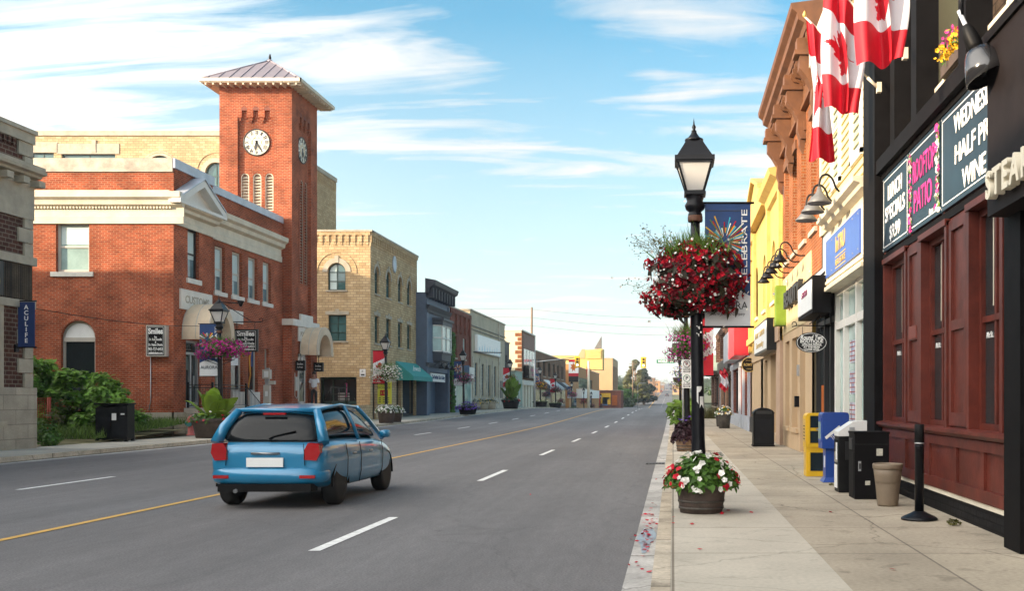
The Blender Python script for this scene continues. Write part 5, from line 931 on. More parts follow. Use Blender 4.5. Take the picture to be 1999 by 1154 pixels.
b = MB(); b.fbox(fe, 200, 246, 1.8, 3.6, -1.2, 0); b.build('fascia', 'sign_white', t, True); b = MB(); b.fbox(fe, 190, 200, -.6, 2.2, -.04, 0); b.build('shop_window', 'glass_teal', t, True)
t, fe = simple_building('yellow_tower_building', 'yellow rendered building with slanted spire and gold sign panel in the distance', -21.0, 232, 262, 11.4, 'yellow_render', [], zb=-4, deep=8)
fr = Fr('Y-', 231.0); b = MB(); u = lambda px: wx(px, 231); zz = lambda py: wz(py, 231); b.prism(fr, [(u(1126), zz(720)), (u(1136), zz(684)), (u(1176), zz(681)), (u(1176), zz(722))], 0, 6); b.build('tower_wall', 'yellow_render', t, True); b = MB(); b.prism(fr, [(u(1160), zz(681)), (u(1174), zz(657)), (u(1174), zz(681))], .2, 1.2); b.build('spire', 'brick_grey', t, True); b = MB(); b.prism(fr, [(u(1126), zz(700)), (u(1136), zz(682)), (u(1142), zz(682)), (u(1142), zz(700))], -.2, 0); b.build('grey_wedge', 'tan_render', t, True); o = MB().fbox(fr, u(1143), u(1173), zz(700), zz(683), -.3, -.1).build('gold_panel', 'yellow_render', t, True); text(o, fr, 'State Bank', u(1161), zz(688), .9, 'letter_gold', -.32, width=2.6); text(o, fr, 'of Aurora', u(1161), zz(694), .8, 'letter_gold', -.32, width=2.4)
t, fe = simple_building('tan_office', 'plain tan office block with dark glass side in the distance', wx(1196, 285), 285, 312, wz(700, 285), 'tan_render', [(287 + i * 5, 291 + i * 5, 4, 11) for i in range(5)], pm='glass_dark', nx=2, nz=4, zb=-5, sill=None)
t, fe = simple_building('mural_building', 'low far red brick building with bright shop posters beyond the crest', wx(1212, 266), 266, 280, wz(763, 266), 'brick_dark_red', [], zb=-5, deep=9)
fr = Fr('Y-', 265.8)
for px0, px1, py0, py1, m in ((1172, 1192, 768, 790, 'yellow_signal'), (1195, 1205, 772, 792, 'bloom_orange'), (1168, 1172, 765, 792, 'flag_red'), (1176, 1186, 780, 792, 'poster_blue'), (1176, 1190, 776, 780, 'sign_white')): MB().fbox(fr, wx(px0, 266), wx(px1, 266), wz(py1, 266), wz(py0, 266), -.1, .0).build('poster', m, t, True)
# poles and wires
def utility_pole(lab, px, Y, top, X=None, zb=None):
    x = wx(px, Y) if X is None else X; z = wz(top, Y); t = thing('utility_pole', lab, 'pole', (x, Y, g(Y) - .3), group='wooden utility poles'); MB().tube([(x, Y, g(Y) - .3), (x + .1, Y, z)], [.2, .14], 8).build('pole', 'wood_pole', t, True); b = MB(); b.box(x - 1.1, x + 1.2, Y - .06, Y + .06, z - .9, z - .75); b.build('crossarm', 'wood_pole', t, True); return Vector((x, Y, z))
pa = utility_pole('tall bare wooden utility pole behind the white trimmed building', 1037, 152, 600); bpy.data.objects.remove([c for c in bpy.data.objects['utility_pole'].children if c.name.startswith('crossarm')][0])
pb = utility_pole('wooden utility pole in front of the big far conifer', 1235, 330, 706)
b_i = 0
for k, (y0, y1, y2) in enumerate(((603, 604, 620), (618, 620, 640), (634, 636, 655))):
    b = MB(); A = Vector((wx(860, 152), 152, wz(y0, 152))); Bq = Vector((pa.x, 152, wz(y1, 152))); Cq = Vector((wx(1420, 120), 120, wz(y2, 120)))
    b.tube([A.lerp(Bq, s_) for s_ in np.linspace(0, 1, 5)] + [Bq.lerp(Cq, s_) - Vector((0, 0, .5 * math.sin(math.pi * s_))) for s_ in np.linspace(.05, 1, 16)], .018, 4); tag(b.build('power_line', 'black_plastic'), ['highest power line crossing the sky over the street', 'middle power line crossing the sky over the street', 'lowest power line crossing the sky over the street'][k], 'cable', 'power lines over the street')
# ================================================================ right side of the street
XR = 3.43
RF = Fr('X-', XR)
M['pub_red'] = mat('pub_red', (.108, .021, .013), .45, .45, 2.6, spec=.35, bump=.15, bscale=14); M['pub_red_dark'] = mat('pub_red_dark', (.085, .016, .012), .45, .35, 3)
M['sign_slate'] = mat('sign_slate', (.016, .034, .05), .4, .2, 1.2, spec=.15); M['sign_brown'] = mat('sign_brown', (.012, .009, .009), .6, .3, 2.5, spec=.1); M['rust_red'] = mat('rust_red', (.20, .05, .035), .6, .2)
def pub():
    t = thing('pub_building', 'dark red panelled pub front with black posts and rooftop patio', 'building', (XR, 10, PV)); Y0, Y1 = 9.88, 16.62
    wins = [(10.62, 11.72, 1.2, 3.72), (12.78, 13.98, 1.2, 3.72), (15.0, 16.4, 1.2, 3.72)]
    b = MB(); b.facade(RF, Y0, Y1, .42, 4.0, wins, .14); b.build('wall', 'pub_red', t, True)
    b = MB()
    for a, c in ((Y0, 10.5), (11.86, 12.64), (14.12, 14.86)):          # raised stiles around the sunk panels
        for u in (a + .02, c - .12): b.fbox(RF, u, u + .1, 1.24, 3.75, -.035, 0)
        b.fbox(RF, a + .12, c - .12, 3.62, 3.75, -.033, 0); b.fbox(RF, a + .12, c - .12, 2.4, 2.52, -.033, 0); b.fbox(RF, a + .12, c - .12, 1.24, 1.4, -.033, 0)
    for u0, u1, *_ in wins:
        for u in (u0 - .1, u1): b.fbox(RF, u, u + .1, 1.2, 3.78, -.05, 0)
        b.fbox(RF, u0 - .1, u1 + .1, 3.72, 3.8, -.07, 0)
    for u in (10.05, 11.2, 12.3, 13.6, 15.0, 16.48): b.fbox(RF, u, u + .12, .48, 1.08, -.035, 0)
    b.fbox(RF, Y0, Y1, .42, .56, -.036, 0); b.fbox(RF, Y0, Y1, .98, 1.1, -.037, 0); b.build('panel_moulding', 'pub_red', t, True)
    b = MB(); b.sweep(RF, [(0, 1.1), (-.09, 1.12), (-.13, 1.16), (-.13, 1.2), (0, 1.22)], Y0, Y1 + .04); b.build('ledge', 'pub_red', t, True)
    b = MB(); b.fbox(RF, Y0, Y1, PV - .02, .36, -.015, .2); b.build('brick_base', 'brick_black', t, True); b = MB(); b.sweep(RF, [(.02, .36), (-.03, .36), (-.01, .42), (.02, .42)], Y0, Y1); b.build('flashing', 'cream_trim', t, True)
    for h in wins:
        f = win(t, RF, *h, .13, .085, 2, 2, fm='pub_red', pm='glass_dark', sill=None)
        b = MB(); c = (h[0] + h[1]) / 2
        for u in (h[0] + .2, c + .16): b.fbox(RF, u, u + .035, 2.6, h[3] - .1, .118, .121)
        b.build('curtain', 'cream_trim', f, True)
        for u in (h[0] + (h[1] - h[0]) * .28, h[0] + (h[1] - h[0]) * .76): text(f, RF, 'Ale St.', u, 2.28, .1, d=.112, width=.24, name='window_lettering')
    b = MB(); b.fbox(RF, 14.3, 14.72, 2.42, 2.6, -.045, -.03); b.build('plate', 'rust_red', t, True)
    # sign band and the black beam over it
    b = MB(); b.fbox(RF, 9.4, 16.66, 5.2, 5.42, -.14, .3); b.fbox(RF, 9.4, 16.66, 5.12, 5.2, -.05, .3); b.fbox(RF, 9.4, 16.66, 3.8, 3.9, -.02, .2); b.fbox(RF, 9.4, 16.66, 3.9, 5.12, .04, .2); b.build('beam', 'black_paint', t, True)
    b = MB(); b.fbox(RF, 16.64, 17.62, PV, 12.5, -.16, .4); b.build('end_pilaster', 'black_paint', t, True)
    for y in (14.86, 16.3, 12.4, 10.2):
        b = MB(); b.box(XR + .02, XR + .34, y - .32, y, 5.42, 12.5); b.build('post', 'black_paint', t, True)
    b = MB(); b.box(5.1, 5.3, 8, 17, 5.3, 12.5); b.build('timber_wall', 'wood_dark', t, True); b = MB(); b.box(XR + .1, 5.2, 8, 17, 5.2, 5.4); b.build('patio_floor', 'black_paint', t, True)
    b = MB()
    for z in (5.6, 5.9): b.box(XR + .28, XR + .34, 8, 16.6, z, z + .07)
    for y in np.arange(8.6, 16.5, 1.35): b.box(XR + .26, XR + .36, y - .05, y + .05, 5.42, 5.98)
    o = b.build('patio_railing', 'cream_trim', t, True); b = MB(); b.box(XR + .31, XR + .32, 8, 16.6, 5.45, 5.6); b.build('pane', 'glass_dark', o, True)
    b = MB(); b.box(XR + .45, 4.6, 9.4, 10.4, 6.4, 12); b.build('shutter', 'rust_red', t, True)
    # pillar and black brick at the near end
    b = MB(); b.fbox(RF, 9.42, 9.88, PV, 3.35, -.24, .3); b.build('near_pilaster', 'black_paint', t, True)
    b = MB(); b.fbox(RF, 2, 9.42, PV, 12.0, -.02, .4); b.build('near_wall', 'brick_black', t, True); b = MB(); b.fbox(RF, 9.1, 9.42, PV, .48, -.05, 0); b.build('near_plinth', 'stone', t, True)
    return t
pub()
# the three boards and the big box sign
def flowers_print(t, y0, y1, z0, z1):
    for m, n, s in (('bloom_pink', 60, .07), ('bloom_white', 46, .07), ('leaf_bright', 80, .10)):
        e = rng.random(n); left = rng.random(n) < .5; u = np.where(left, y1 - .02 - .14 * rng.random(n), y0 + .02 + .15 * rng.random(n)); z = z0 + (z1 - z0) * e
        P = np.stack([np.full(n, XR - .057) - rng.random(n) * .004, u, z], 1) - np.array(t.location); Nn = np.tile((-1., 0, 0), (n, 1))
        if m.startswith('leaf'): petals_kind(leaves('leaf_print', P, Nn, s, m, t, jit=.05))
        else: petals_kind(blooms('flower_print', P, Nn, s * 1.1, m, t, cup=.02))
def boards():
    z0, z1 = 3.92, 5.1
    def board(lab, y0, y1, lines, cat='sign'):
        t = thing('sign_board', lab, cat, (XR - .05, (y0 + y1) / 2, z0)); MB().fbox(RF, y0, y1, z0, z1, -.05, .03).build('board', 'sign_slate', t, True); b = MB(); e = .06
        for a in ((y0 + e, y1 - e, z1 - e - .012, z1 - e), (y0 + e, y1 - e, z0 + e, z0 + e + .012), (y0 + e, y0 + e + .014, z0 + e, z1 - e), (y1 - e - .014, y1 - e, z0 + e, z1 - e)): b.fbox(RF, *a, -.054, -.05)
        b.build('border', 'letter_white', t, True); b = MB()
        for u in (y0 + .03, y1 - .03):
            for z in (z0 + .03, z1 - .03): b.fbox(RF, u - .012, u + .012, z - .012, z + .012, -.056, -.05)
        b.build('screw', 'grey_metal', t, True)
        for s_, z, sz, w_, m, u in lines: text(t, RF, s_, u, z, sz, m, -.056, width=w_, bold=.012)
        return t
    board('slate blue sign board reading LUNCH SPECIALS $9.99', 14.72, 16.5, [('LUNCH', 4.78, .33, .95, 'letter_white', 15.6), ('SPECIALS', 4.46, .33, 1.35, 'letter_white', 15.6), ('$9.99', 4.14, .3, .72, 'letter_white', 15.6)])
    t = board('slate sign board with pink ROOFTOP PATIO lettering and flower border', 12.98, 14.66, [('ROOFTOP', 4.72, .44, 1.2, 'bloom_pink', 13.82), ('PATIO', 4.3, .44, .98, 'bloom_pink', 13.86), ('Aurora', 4.03, .1, .2, 'letter_white', 13.4)]); flowers_print(t, 12.98, 14.66, z0, z1)
    board('slate sign board with wine offer, WEDNESDAY HALF PRICE WINE', 10.3, 12.92, [('WEDNESDAY', 4.84, .32, 1.85, 'letter_white', 11.38), ('HALF PRICE', 4.47, .32, 1.85, 'letter_white', 11.34), ('WINE', 4.12, .32, .9, 'letter_white', 11.5)])
    fr = Fr('X-', 3.0); t = thing('box_sign', 'dark brown box sign with raised cream letters STEA at right edge', 'sign', (3.0, 9, 3.3)); MB().fbox(fr, 4, 9.78, 3.3, 4.95, 0, .42).build('box', 'sign_brown', t, True)
    M['letter_cream'] = mat('letter_cream', (.74, .67, .52), .5, .05); text(t, fr, 'STEAKHOUSE', 9.56, 3.53, .345, 'letter_cream', -.05, align='LEFT', bold=.03, ext=.04, spacing=1.28)
    b = MB(); b.fbox(fr, 4, 9.8, 4.95, 5.0, -.03, .45); b.build('cap', 'black_paint', t, True)
boards()
# big ribbed spot lamp
def big_lamp():
    t = thing('spot_lamp', 'large black bell shaped lamp on a curved pipe over the sign boards', 'lamp', (2.75, 9.72, 5)); Yl = 9.72; x = wx(1886, Yl)
    b = MB(); pts = [(3.05, 8.9, 5.0), (2.97, 9.0, 5.12), (2.93, 9.15, 5.18), (2.9, 9.3, 5.28), (x + .07, 9.55, 5.5), (x + .02, Yl, 5.54), (x - .045, Yl, 5.44), (x - .045, Yl, 5.2)]; b.tube(pts, .022, 8); b.build('pipe', 'black_metal', t, True)
    axis = Vector((.36, -.14, -.92)).normalized(); q = axis.to_track_quat('Z', 'Y').to_matrix()
    def la(prof, n, name, m, fl=0):
        b = MB(); b.lathe(prof, n=n, flute=fl); o0 = Vector((x - .045, Yl, 5.2)); b.v = [tuple(o0 + q @ Vector(v)) for v in b.v]; return b.build(name, m, t, True)
    la([(.022, -.06), (.022, .1), (.026, .1), (.026, .13)], 12, 'collar', 'zinc'); la([(.035, .1), (.055, .14), (.072, .2), (.078, .31), (.07, .36)], 36, 'heat_sink', 'black_plastic', .16)
    M['lamp_enamel'] = mat('lamp_enamel', (.014, .014, .016), .18, .2, 5, spec=.7, coat=.5); la([(.07, .35), (.115, .37), (.15, .43), (.185, .52), (.228, .66), (.22, .66), (.17, .52), (.12, .42), (.0, .39)], 28, 'shade', 'lamp_enamel')
big_lamp()
# patio flower box
t = thing('flower_box', 'yellow and pink flower box on the white patio railing', 'flower box', (3.72, 13.45, 6.05)); MB().box(3.64, 3.82, 13.0, 13.95, 5.93, 6.08).build('box', 'barrel_wood', t, True)
n = 240; P = np.stack([rng.normal(0, .07, n), rng.uniform(-.48, .48, n), rng.normal(.12, .07, n)], 1); leaves('foliage', P[:120], sph(120), .09, 'leaf_green', t); petals_kind(blooms('yellow_blossoms', P[100:] + (-.04, 0, 0), sph(140) + (-1, -.6, .3), .06, 'bloom_yellow', t)); P = np.stack([rng.normal(-.03, .06, 60), rng.uniform(-.48, .48, 60), rng.normal(.27, .04, 60)], 1); petals_kind(blooms('pink_blossoms', P, sph(60) + (-1, -.6, .3), .055, 'bloom_pink', t))
# ---- flags
LEAF = [(0, 1), (.2, .62), (.36, .7), (.28, .25), (.5, .47), (.57, .34), (.84, .40), (.74, .14), (.84, .06), (.42, -.28), (.46, -.42), (.04, -.36), (.04, -.75)]
LEAF = np.array(LEAF + [(-x, y) for x, y in LEAF[::-1]])
def inpoly(px, py, poly):
    ins = np.zeros(px.shape, bool); n = len(poly); j = n - 1
    for i in range(n):
        xi, yi, xj, yj = *poly[i], *poly[j]; c = ((yi > py) != (yj > py)) & (px < (xj - xi) * (py - yi) / (yj - yi + 1e-12) + xi); ins ^= c; j = i
    return ins
def flag(lab, Yb, zb, Lfun, hoist=(.0, .92), seed=0, thick=1.0):
    base = Vector((XR - .15, Yb, zb)); d = Vector((-1.08, -.06, 1.02)).normalized(); Lp = 1.62; tip = base + d * Lp
    t = thing('flag', lab, 'flag', base, group='national flags on wall poles')
    b = MB(); b.tube([base, tip], .016, 8); b.build('pole', 'cream_trim', t, True); b = MB(); b.lathe([(.0, -.02), (.03, .0), (.034, .03), (.02, .07), (.0, .1)], tip, 10); b.build('finial', 'letter_gold', t, True); b = MB(); b.box(base.x - .01, base.x + .06, base.y - .05, base.y + .05, base.z - .09, base.z + .07); b.tube([base, base + d * .22], .026, 8); b.build('bracket', 'cream_trim', t, True)
    nu, nv = 70, 110; u = np.linspace(0, 1, nu); v = np.linspace(0, 1, nv); U, Vv = np.meshgrid(u, v, indexing='ij'); r2 = np.random.default_rng(seed); ph = r2.uniform(0, 6, 4)
    s = hoist[0] + (hoist[1] - hoist[0]) * U; top = np.array(tip)[None, None] - np.array(d)[None, None] * s[..., None]
    L_ = Lfun(U); fold = np.minimum(1, .25 + Vv * 1.6)
    w1 = np.sin(U * 15 + ph[0] + .9 * Vv) ; w2 = np.sin(U * 8 + ph[1] - 1.2 * Vv); w3 = np.sin(Vv * 5 + ph[2] + U * 4)
    X = top[..., 0] - (U - .5) * .16 * fold + .065 * w2 * fold + .035 * w3 * fold * thick; Yy = top[..., 1] + (.10 * w1 + .09 * w2) * fold; Z = top[..., 2] - Vv * L_ - .0 * w3
    V = np.stack([X, Yy, Z], -1).reshape(-1, 3) - np.array(base); idx = np.arange(nu * nv).reshape(nu, nv); Fc = np.stack([idx[:-1, :-1], idx[1:, :-1], idx[1:, 1:], idx[:-1, 1:]], -1).reshape(-1, 4)
    uc, vc = (U[:-1, :-1] + .5 / nu).ravel(), (Vv[:-1, :-1] + .5 / nv).ravel(); white = (vc > .25) & (vc < .75)
    lf2 = inpoly((vc - .5) / .22, -(uc - .5) / .46, LEAF)
    o = raw('cloth', V, Fc, ['flag_red', 'flag_white'], t, np.where(white & ~lf2, 1, 0), True); return t
flag('red and white national flag hanging lowest and furthest along, over the ornate cornice', 16.45, 6.58, lambda U: 2.3 - .45 * U, (.0, .66), seed=3)
flag('red and white national flag hanging in the middle, between the other two wall flags', 14.6, 6.5, lambda U: 1.92 - .5 * U, (.0, .86), seed=8)
flag('red and white national flag nearest the rooftop patio, cut off by the picture top', 12.1, 6.45, lambda U: 2.05 - .7 * U, (.05, .95), seed=12)
# ---- clapboard house with the estate agent's shop
M['clapboard'] = mat('clapboard', (.56, .47, .25), .6, .08, 1.2)
def clapboard_house():
    t = thing('clapboard_building', 'pale yellow clapboard building with cream shopfront beside the pub', 'building', (XR, 17.6, PV)); Y0, Y1, ZT = 17.62, 23.6, 9.6
    b = MB(); b.box(XR + .05, 9, Y0, Y1, 5.3, ZT)
    z = 5.3
    while z < ZT: b.add([RF.p(Y0, z, -.035), RF.p(Y1, z, -.035), RF.p(Y1, z + .17, .0), RF.p(Y0, z + .17, .0), RF.p(Y0, z, .03), RF.p(Y1, z, .03)], [(0, 1, 2, 3), (0, 4, 5, 1)]); z += .165
    b.build('siding', 'clapboard', t, True)
    b = MB(); b.fbox(RF, Y0, Y0 + .2, 5.3, ZT, -.06, 0); b.fbox(RF, Y1 - .2, Y1, 5.3, ZT, -.06, 0); b.fbox(RF, Y0, Y1, ZT - .4, ZT + .1, -.3, 0); b.build('corner_board', 'cream_trim', t, True)
    for u0 in (18.5, 20.9):
        f = win(t, RF, u0, u0 + .95, 6.1, 8.3, .0, .08, 1, 2, fm='white_trim', pm='glass_blue', sill='white_trim'); b = MB(); b.fbox(RF, u0 - .12, u0, 6.0, 8.4, -.07, 0); b.fbox(RF, u0 + .95, u0 + 1.07, 6.0, 8.4, -.07, 0); b.fbox(RF, u0 - .15, u0 + 1.1, 8.3, 8.45, -.09, 0); b.build('casing', 'white_trim', f, True)
    # shop fascia: cornice, blue board
    b = MB(); cornice(b, RF, Y0 + .02, 22.15, 4.95, 5.42, .34); b.fbox(RF, Y0 + .02, 22.1, 3.92, 4.96, -.15, 0); b.fbox(RF, Y0 + .02, 22.1, 3.86, 3.94, -.2, .6); b.fbox(RF, Y0 + .02, 22.1, 4.0, 4.06, -.18, 0); b.build('fascia', 'cream_trim', t, True)
    # recessed glazed front
    d = .16; b = MB()
    for u in (17.66, 19.5, 20.9, 22.0): b.fbox(RF, u, u + .14, PV, 3.9, d - .1, d + .04)
    for z in (PV, 3.05, 3.78): b.fbox(RF, 17.66, 22.14, z, z + (.5 if z < 1 else .16), d - .09, d + .04)
    o = b.build('shopfront', 'white_trim', t, True); MB().poly([RF.p(17.7, .4, d), RF.p(22.1, .4, d), RF.p(22.1, 3.9, d), RF.p(17.7, 3.9, d)]).build('pane', 'glass_pale', o, True)
    M['poster_print'] = brick('poster_print', (.55, .58, .60), (.25, .33, .48), (.30, .08, .08), bw=.12, rh=.09, ms=.012, var=.3)
    b = MB()
    for i in range(4):
        for j in range(3): b.fbox(RF, 19.75 + i * .27, 19.95 + i * .27, 1.05 + j * .62, 1.5 + j * .62, d - .012, d - .004)
    b.build('window_cards', 'poster_print', o, True); b = MB(); b.fbox(RF, 17.9, 18.5, .5, 3.0, d - .02, d - .005); b.build('blind', 'cream_trim', o, True)
    s = thing('estate_sign', 'blue estate agency board with gold letters on the cream fascia', 'sign', (XR - .2, 20, 4.1)); M['sign_blue'] = mat('sign_blue', (.045, .10, .34), .35, .1)
    MB().fbox(RF, 17.85, 21.75, 4.12, 4.9, -.19, -.15).build('board', 'sign_blue', s, True); text(s, RF, 'InTRU', 19.85, 4.62, .42, 'letter_gold', -.196, width=1.1, bold=.03); text(s, RF, 'REAL ESTATE', 19.85, 4.27, .18, 'letter_gold', -.196, width=1.15); b = MB(); b.fbox(RF, 19.25, 20.45, 4.38, 4.4, -.196, -.19); b.fbox(RF, 19.25, 20.45, 4.16, 4.18, -.196, -.19); b.build('rule', 'letter_gold', s, True); b = MB()
    for u in (17.95, 18.5, 20.95, 21.65):
        for z in (4.2, 4.82): b.lathe([(.02, 0), (.02, .02), (0, .02)], (0, 0, 0), 8) if False else b.fbox(RF, u - .015, u + .015, z - .015, z + .015, -.2, -.19)
    b.build('stud', 'grey_metal', s, True)
    M['shade_grey'] = mat('shade_grey', (.12, .12, .12), .45, .2)
    for i, (u, lab) in enumerate(((19.6, 'nearest'), (20.55, 'middle'), (21.5, 'furthest'))): l = thing('gooseneck_lamp', f'{lab} of the three grey gooseneck lamps over the cream fascia', 'wall lamp', RF.p(u, 5.5), group='gooseneck lamps over the estate agency'); gooseneck(l, RF.p(u, 5.5, -.02), (-1, -.1, 0), .62, .36, .24, hm='shade_grey')
clapboard_house()
# ---- orange brick building with the bracketed cornice
M['cornice_wood'] = mat('cornice_wood', (.13, .050, .017), .6, .32, 2.5)
def ornate_building():
    t = thing('orange_brick_building', 'orange brick building with heavy bracketed wooden cornice', 'building', (XR, 23.6, PV)); Y0, Y1, ZT = 23.62, 31.9, 9.7
    hs = [(24.5 + i * 1.95, 25.45 + i * 1.95, 5.7, 8.5) for i in range(4)]; lo = [(23.7, 25.0, .3, 3.3)]
    b = MB(); b.facade(RF, Y0, Y1, 4.6, ZT, hs, .25); b.box(XR + .3, 12, Y0 + .02, Y1, 4.6, 10.4); b.build('wall', 'brick_orange', t, True)
    for h in hs: win(t, RF, *h, .2, .07, 1, 2, fm='white_trim', pm='glass_dark', sill='stone')
    b = MB()
    for u0, u1, *_ in hs: b.fbox(RF, u0 - .1, u1 + .1, 8.5, 8.75, -.06, 0); b.cut()
    b.build_each('lintel', 'cornice_wood', t)
    b = MB(); zo = 10.5; b.sweep(RF, [(0, 9.9), (-.42, 9.98), (-.46, 10.12), (-.60, 10.2), (-.62, 10.34), (-.74, 10.44), (-.76, 10.56), (0, 10.66)], Y0 - .4, Y1 + .35); b.fbox(RF, Y0 - .3, Y1 + .2, 9.1, 9.92, -.08, 0); b.fbox(RF, Y0 - .3, Y1 + .2, 9.02, 9.12, -.14, 0); b.build('cornice', 'cornice_wood', t, True)
    b = MB(); n = 24
    for i in range(n):
        u = Y0 - .2 + i * (Y1 - Y0 + .3) / (n - 1); b.sweep(RF, [(0, 9.56), (-.1, 9.56), (-.18, 9.7), (-.32, 9.74), (-.4, 9.84), (-.4, 9.97), (0, 9.97)], u - .07, u + .07); b.cut()
    b.build_each('modillion', 'cornice_wood', t)
    for u in (Y1 - .02, Y1 - 2.6, Y0 + 3.0, Y0 + .3):
        b = MB(); b.sweep(RF, [(0, 8.3), (-.14, 8.3), (-.22, 8.55), (-.2, 8.8), (-.34, 9.05), (-.5, 9.25), (-.5, 9.6), (-.56, 9.64), (-.56, 9.95), (0, 9.95)], u - .19, u + .19); b.fbox(RF, u - .25, u + .25, 9.55, 9.66, -.62, 0); b.sweep(RF, [(0, 8.3), (-.05, 7.95), (-.16, 8.15), (-.16, 8.34), (0, 8.34)], u - .12, u + .12); b.build('bracket', 'cornice_wood', t, True)
    # ground floor: black boutique front and peach front
    M['peach'] = mat('peach', (.47, .335, .20), .75, .1, 1.2); M['beige_board'] = mat('beige_board', (.48, .38, .21), .8, .1, 1.5)
    b = MB(); b.fbox(RF, 25.3, Y1, 3.55, 5.25, -.02, .3); b.build('fascia_board', 'beige_board', t, True); b = MB(); b.fbox(RF, 22.15, 25.3, 4.2, 5.5, .02, .2); b.build('grey_panel', 'zinc', t, True)
    holes = [(26.6, 27.7, PV + .02, 3.3), (28.2, 29.6, .75, 3.3), (30.2, 31.3, .75, 3.3)]; b = MB(); b.facade(RF, 25.3, Y1, PV, 3.56, holes, .3); b.build('peach_front', 'peach', t, True)
    for h in holes: f = win(t, RF, *h, .22, .1, 1, 1, fm='peach', pm='glass_dark', sill=None if h[2] < .5 else 'peach', name='shop_window')
    b = MB(); d = .22
    for u in (22.2, 23.0, 23.9, 25.2): b.fbox(RF, u, u + .09, PV, 4.2, d - .12, d)
    for z in (PV, 3.3, 4.1): b.fbox(RF, 22.2, 25.3, z, z + .12, d - .1, d)
    o = b.build('boutique_front', 'frame_dark', t, True); MB().poly([RF.p(22.2, PV, d - .03), RF.p(25.3, PV, d - .03), RF.p(25.3, 4.2, d - .03), RF.p(22.2, 4.2, d - .03)]).build('pane', 'glass_dark', o, True); MB().fbox(RF, 23.05, 23.3, 1.75, 2.3, d - .05, d - .04).build('notice', 'sign_white', o, True); b = MB(); b.fbox(RF, 24.15, 24.9, 1.1, 1.9, d - .045, d - .04); b.build('display', 'bloom_orange', o, True)
    MB().fbox(RF, 27.85, 28.0, 1.35, 1.65, -.12, 0).build('mail_box', 'black_metal', t, True); MB().fbox(RF, 27.8, 27.95, 2.2, 2.5, -.06, 0).build('meter', 'grey_metal', t, True)
    for i, c in enumerate('BEAUTY'): MB().fbox(RF, 30.05 - i * .62, 30.1 - i * .62, 4.0, 4.3, -.02, 0).build('letter_stud', 'black_metal', t, True)
    text(t, RF, 'BEAUTY', 28.4, 4.42, .62, 'letter_black', -.12, width=3.7, bold=.04, ext=.06)
    MB().fbox(RF, 30.9, 31.5, 3.8, 5.0, -.32, -.02).build('green_sign', 'leaf_lime', t, True)
    for i, u in enumerate((26.6, 27.8, 29.0, 30.2, 31.4)): l = thing('gooseneck_lamp', ['first', 'second', 'third', 'fourth', 'fifth'][i] + ' black gooseneck lamp from the viewer in the row over BEAUTY letters', 'wall lamp', RF.p(u, 5.3), group='gooseneck lamps over the beauty shop'); gooseneck(l, RF.p(u, 5.3), (-1, -.08, 0), .66, .34, .2)
    s = thing('light_box_sign', 'weathered white light box sign with black end above the oval sign', 'sign', (XR - .2, 23, 3.6)); MB().box(2.98, 3.38, 21.9, 24.4, 3.42, 4.22).build('box', 'black_paint', s, True); b = MB(); b.box(2.96, 2.98, 21.98, 24.3, 3.5, 4.14); b.build('face', 'sign_white', s, True); text(s, Fr('X-', 2.96), 'salon', 23.1, 3.95, .3, 'bloom_mauve', -.008, width=1.0, shear=.2); MB().tube([(3.2, 23, 4.22), (3.5, 23, 4.5)], .03, 6).build('bracket', 'black_metal', s, True)
ornate_building()
t = thing('oval_sign', 'black oval hanging sign reading Round Two Boutique on scrolled bracket', 'sign', (3.07, 22.4, 2.6)); Yo = 22.4; fr = Fr('Y-', Yo); u0, z0 = wx(1584.5, Yo), wz(669, Yo); ru, rz = 30.5 * Yo / F, 20 * Yo / F
MB().prism(fr, [(u0 + ru * math.cos(a), z0 + rz * math.sin(a)) for a in np.linspace(0, 2 * math.pi, 48, False)], 0, .04).build('board', 'sign_black', t, True); b = MB(); b.tube([fr.p(u0 + ru * .93 * math.cos(a), z0 + rz * .9 * math.sin(a), -.004) for a in np.linspace(0, 2 * math.pi, 49)], .006, 4); b.build('border', 'letter_white', t, True)
for s_, dz, sz, wd in (('Round Two', .105, .15, .50), ('BOUTIQUE', .022, .085, .5), ('UPSCALE RESALE', -.04, .06, .42), ('AT THE REAR', -.105, .06, .36), ('LOWER LEVEL', -.155, .055, .34)): text(t, fr, s_, u0, z0 + dz, sz, d=-.008, width=wd, bold=.02, shear=.25 if dz > .1 else 0)
MB().fbox(fr, u0 - .22, u0 + .22, z0 - .075, z0 - .069, -.008, 0).build('rule', 'letter_white', t, True)
b = MB(); zb = z0 + rz + .12; xe = wx(1546, Yo); b.tube([(3.46, Yo, zb + .02), (xe + .12, Yo, zb + .03), (xe, Yo, zb + .0)], .012, 6); b.tube([(xe + .05 + .05 * math.cos(a), Yo, zb + .06 + .05 * math.sin(a)) for a in np.linspace(-1.8, 3.6, 14)], .01, 5); b.tube([(3.46, Yo, zb + .42), (3.3, Yo, zb + .38), (3.15, Yo, zb + .18), (2.98, Yo, zb + .06)], .012, 6); b.tube([(3.3 + .09 * math.cos(a), Yo, zb + .28 + .09 * math.sin(a)) for a in np.linspace(0, 5, 14)], .01, 5); b.tube([(u0 - .2, Yo, zb), (u0 - .2, Yo, z0 + rz * .75)], .008, 4); b.tube([(u0 + .2, Yo, zb), (u0 + .2, Yo, z0 + rz * .75)], .008, 4); b.build('bracket', 'black_metal', t, True)
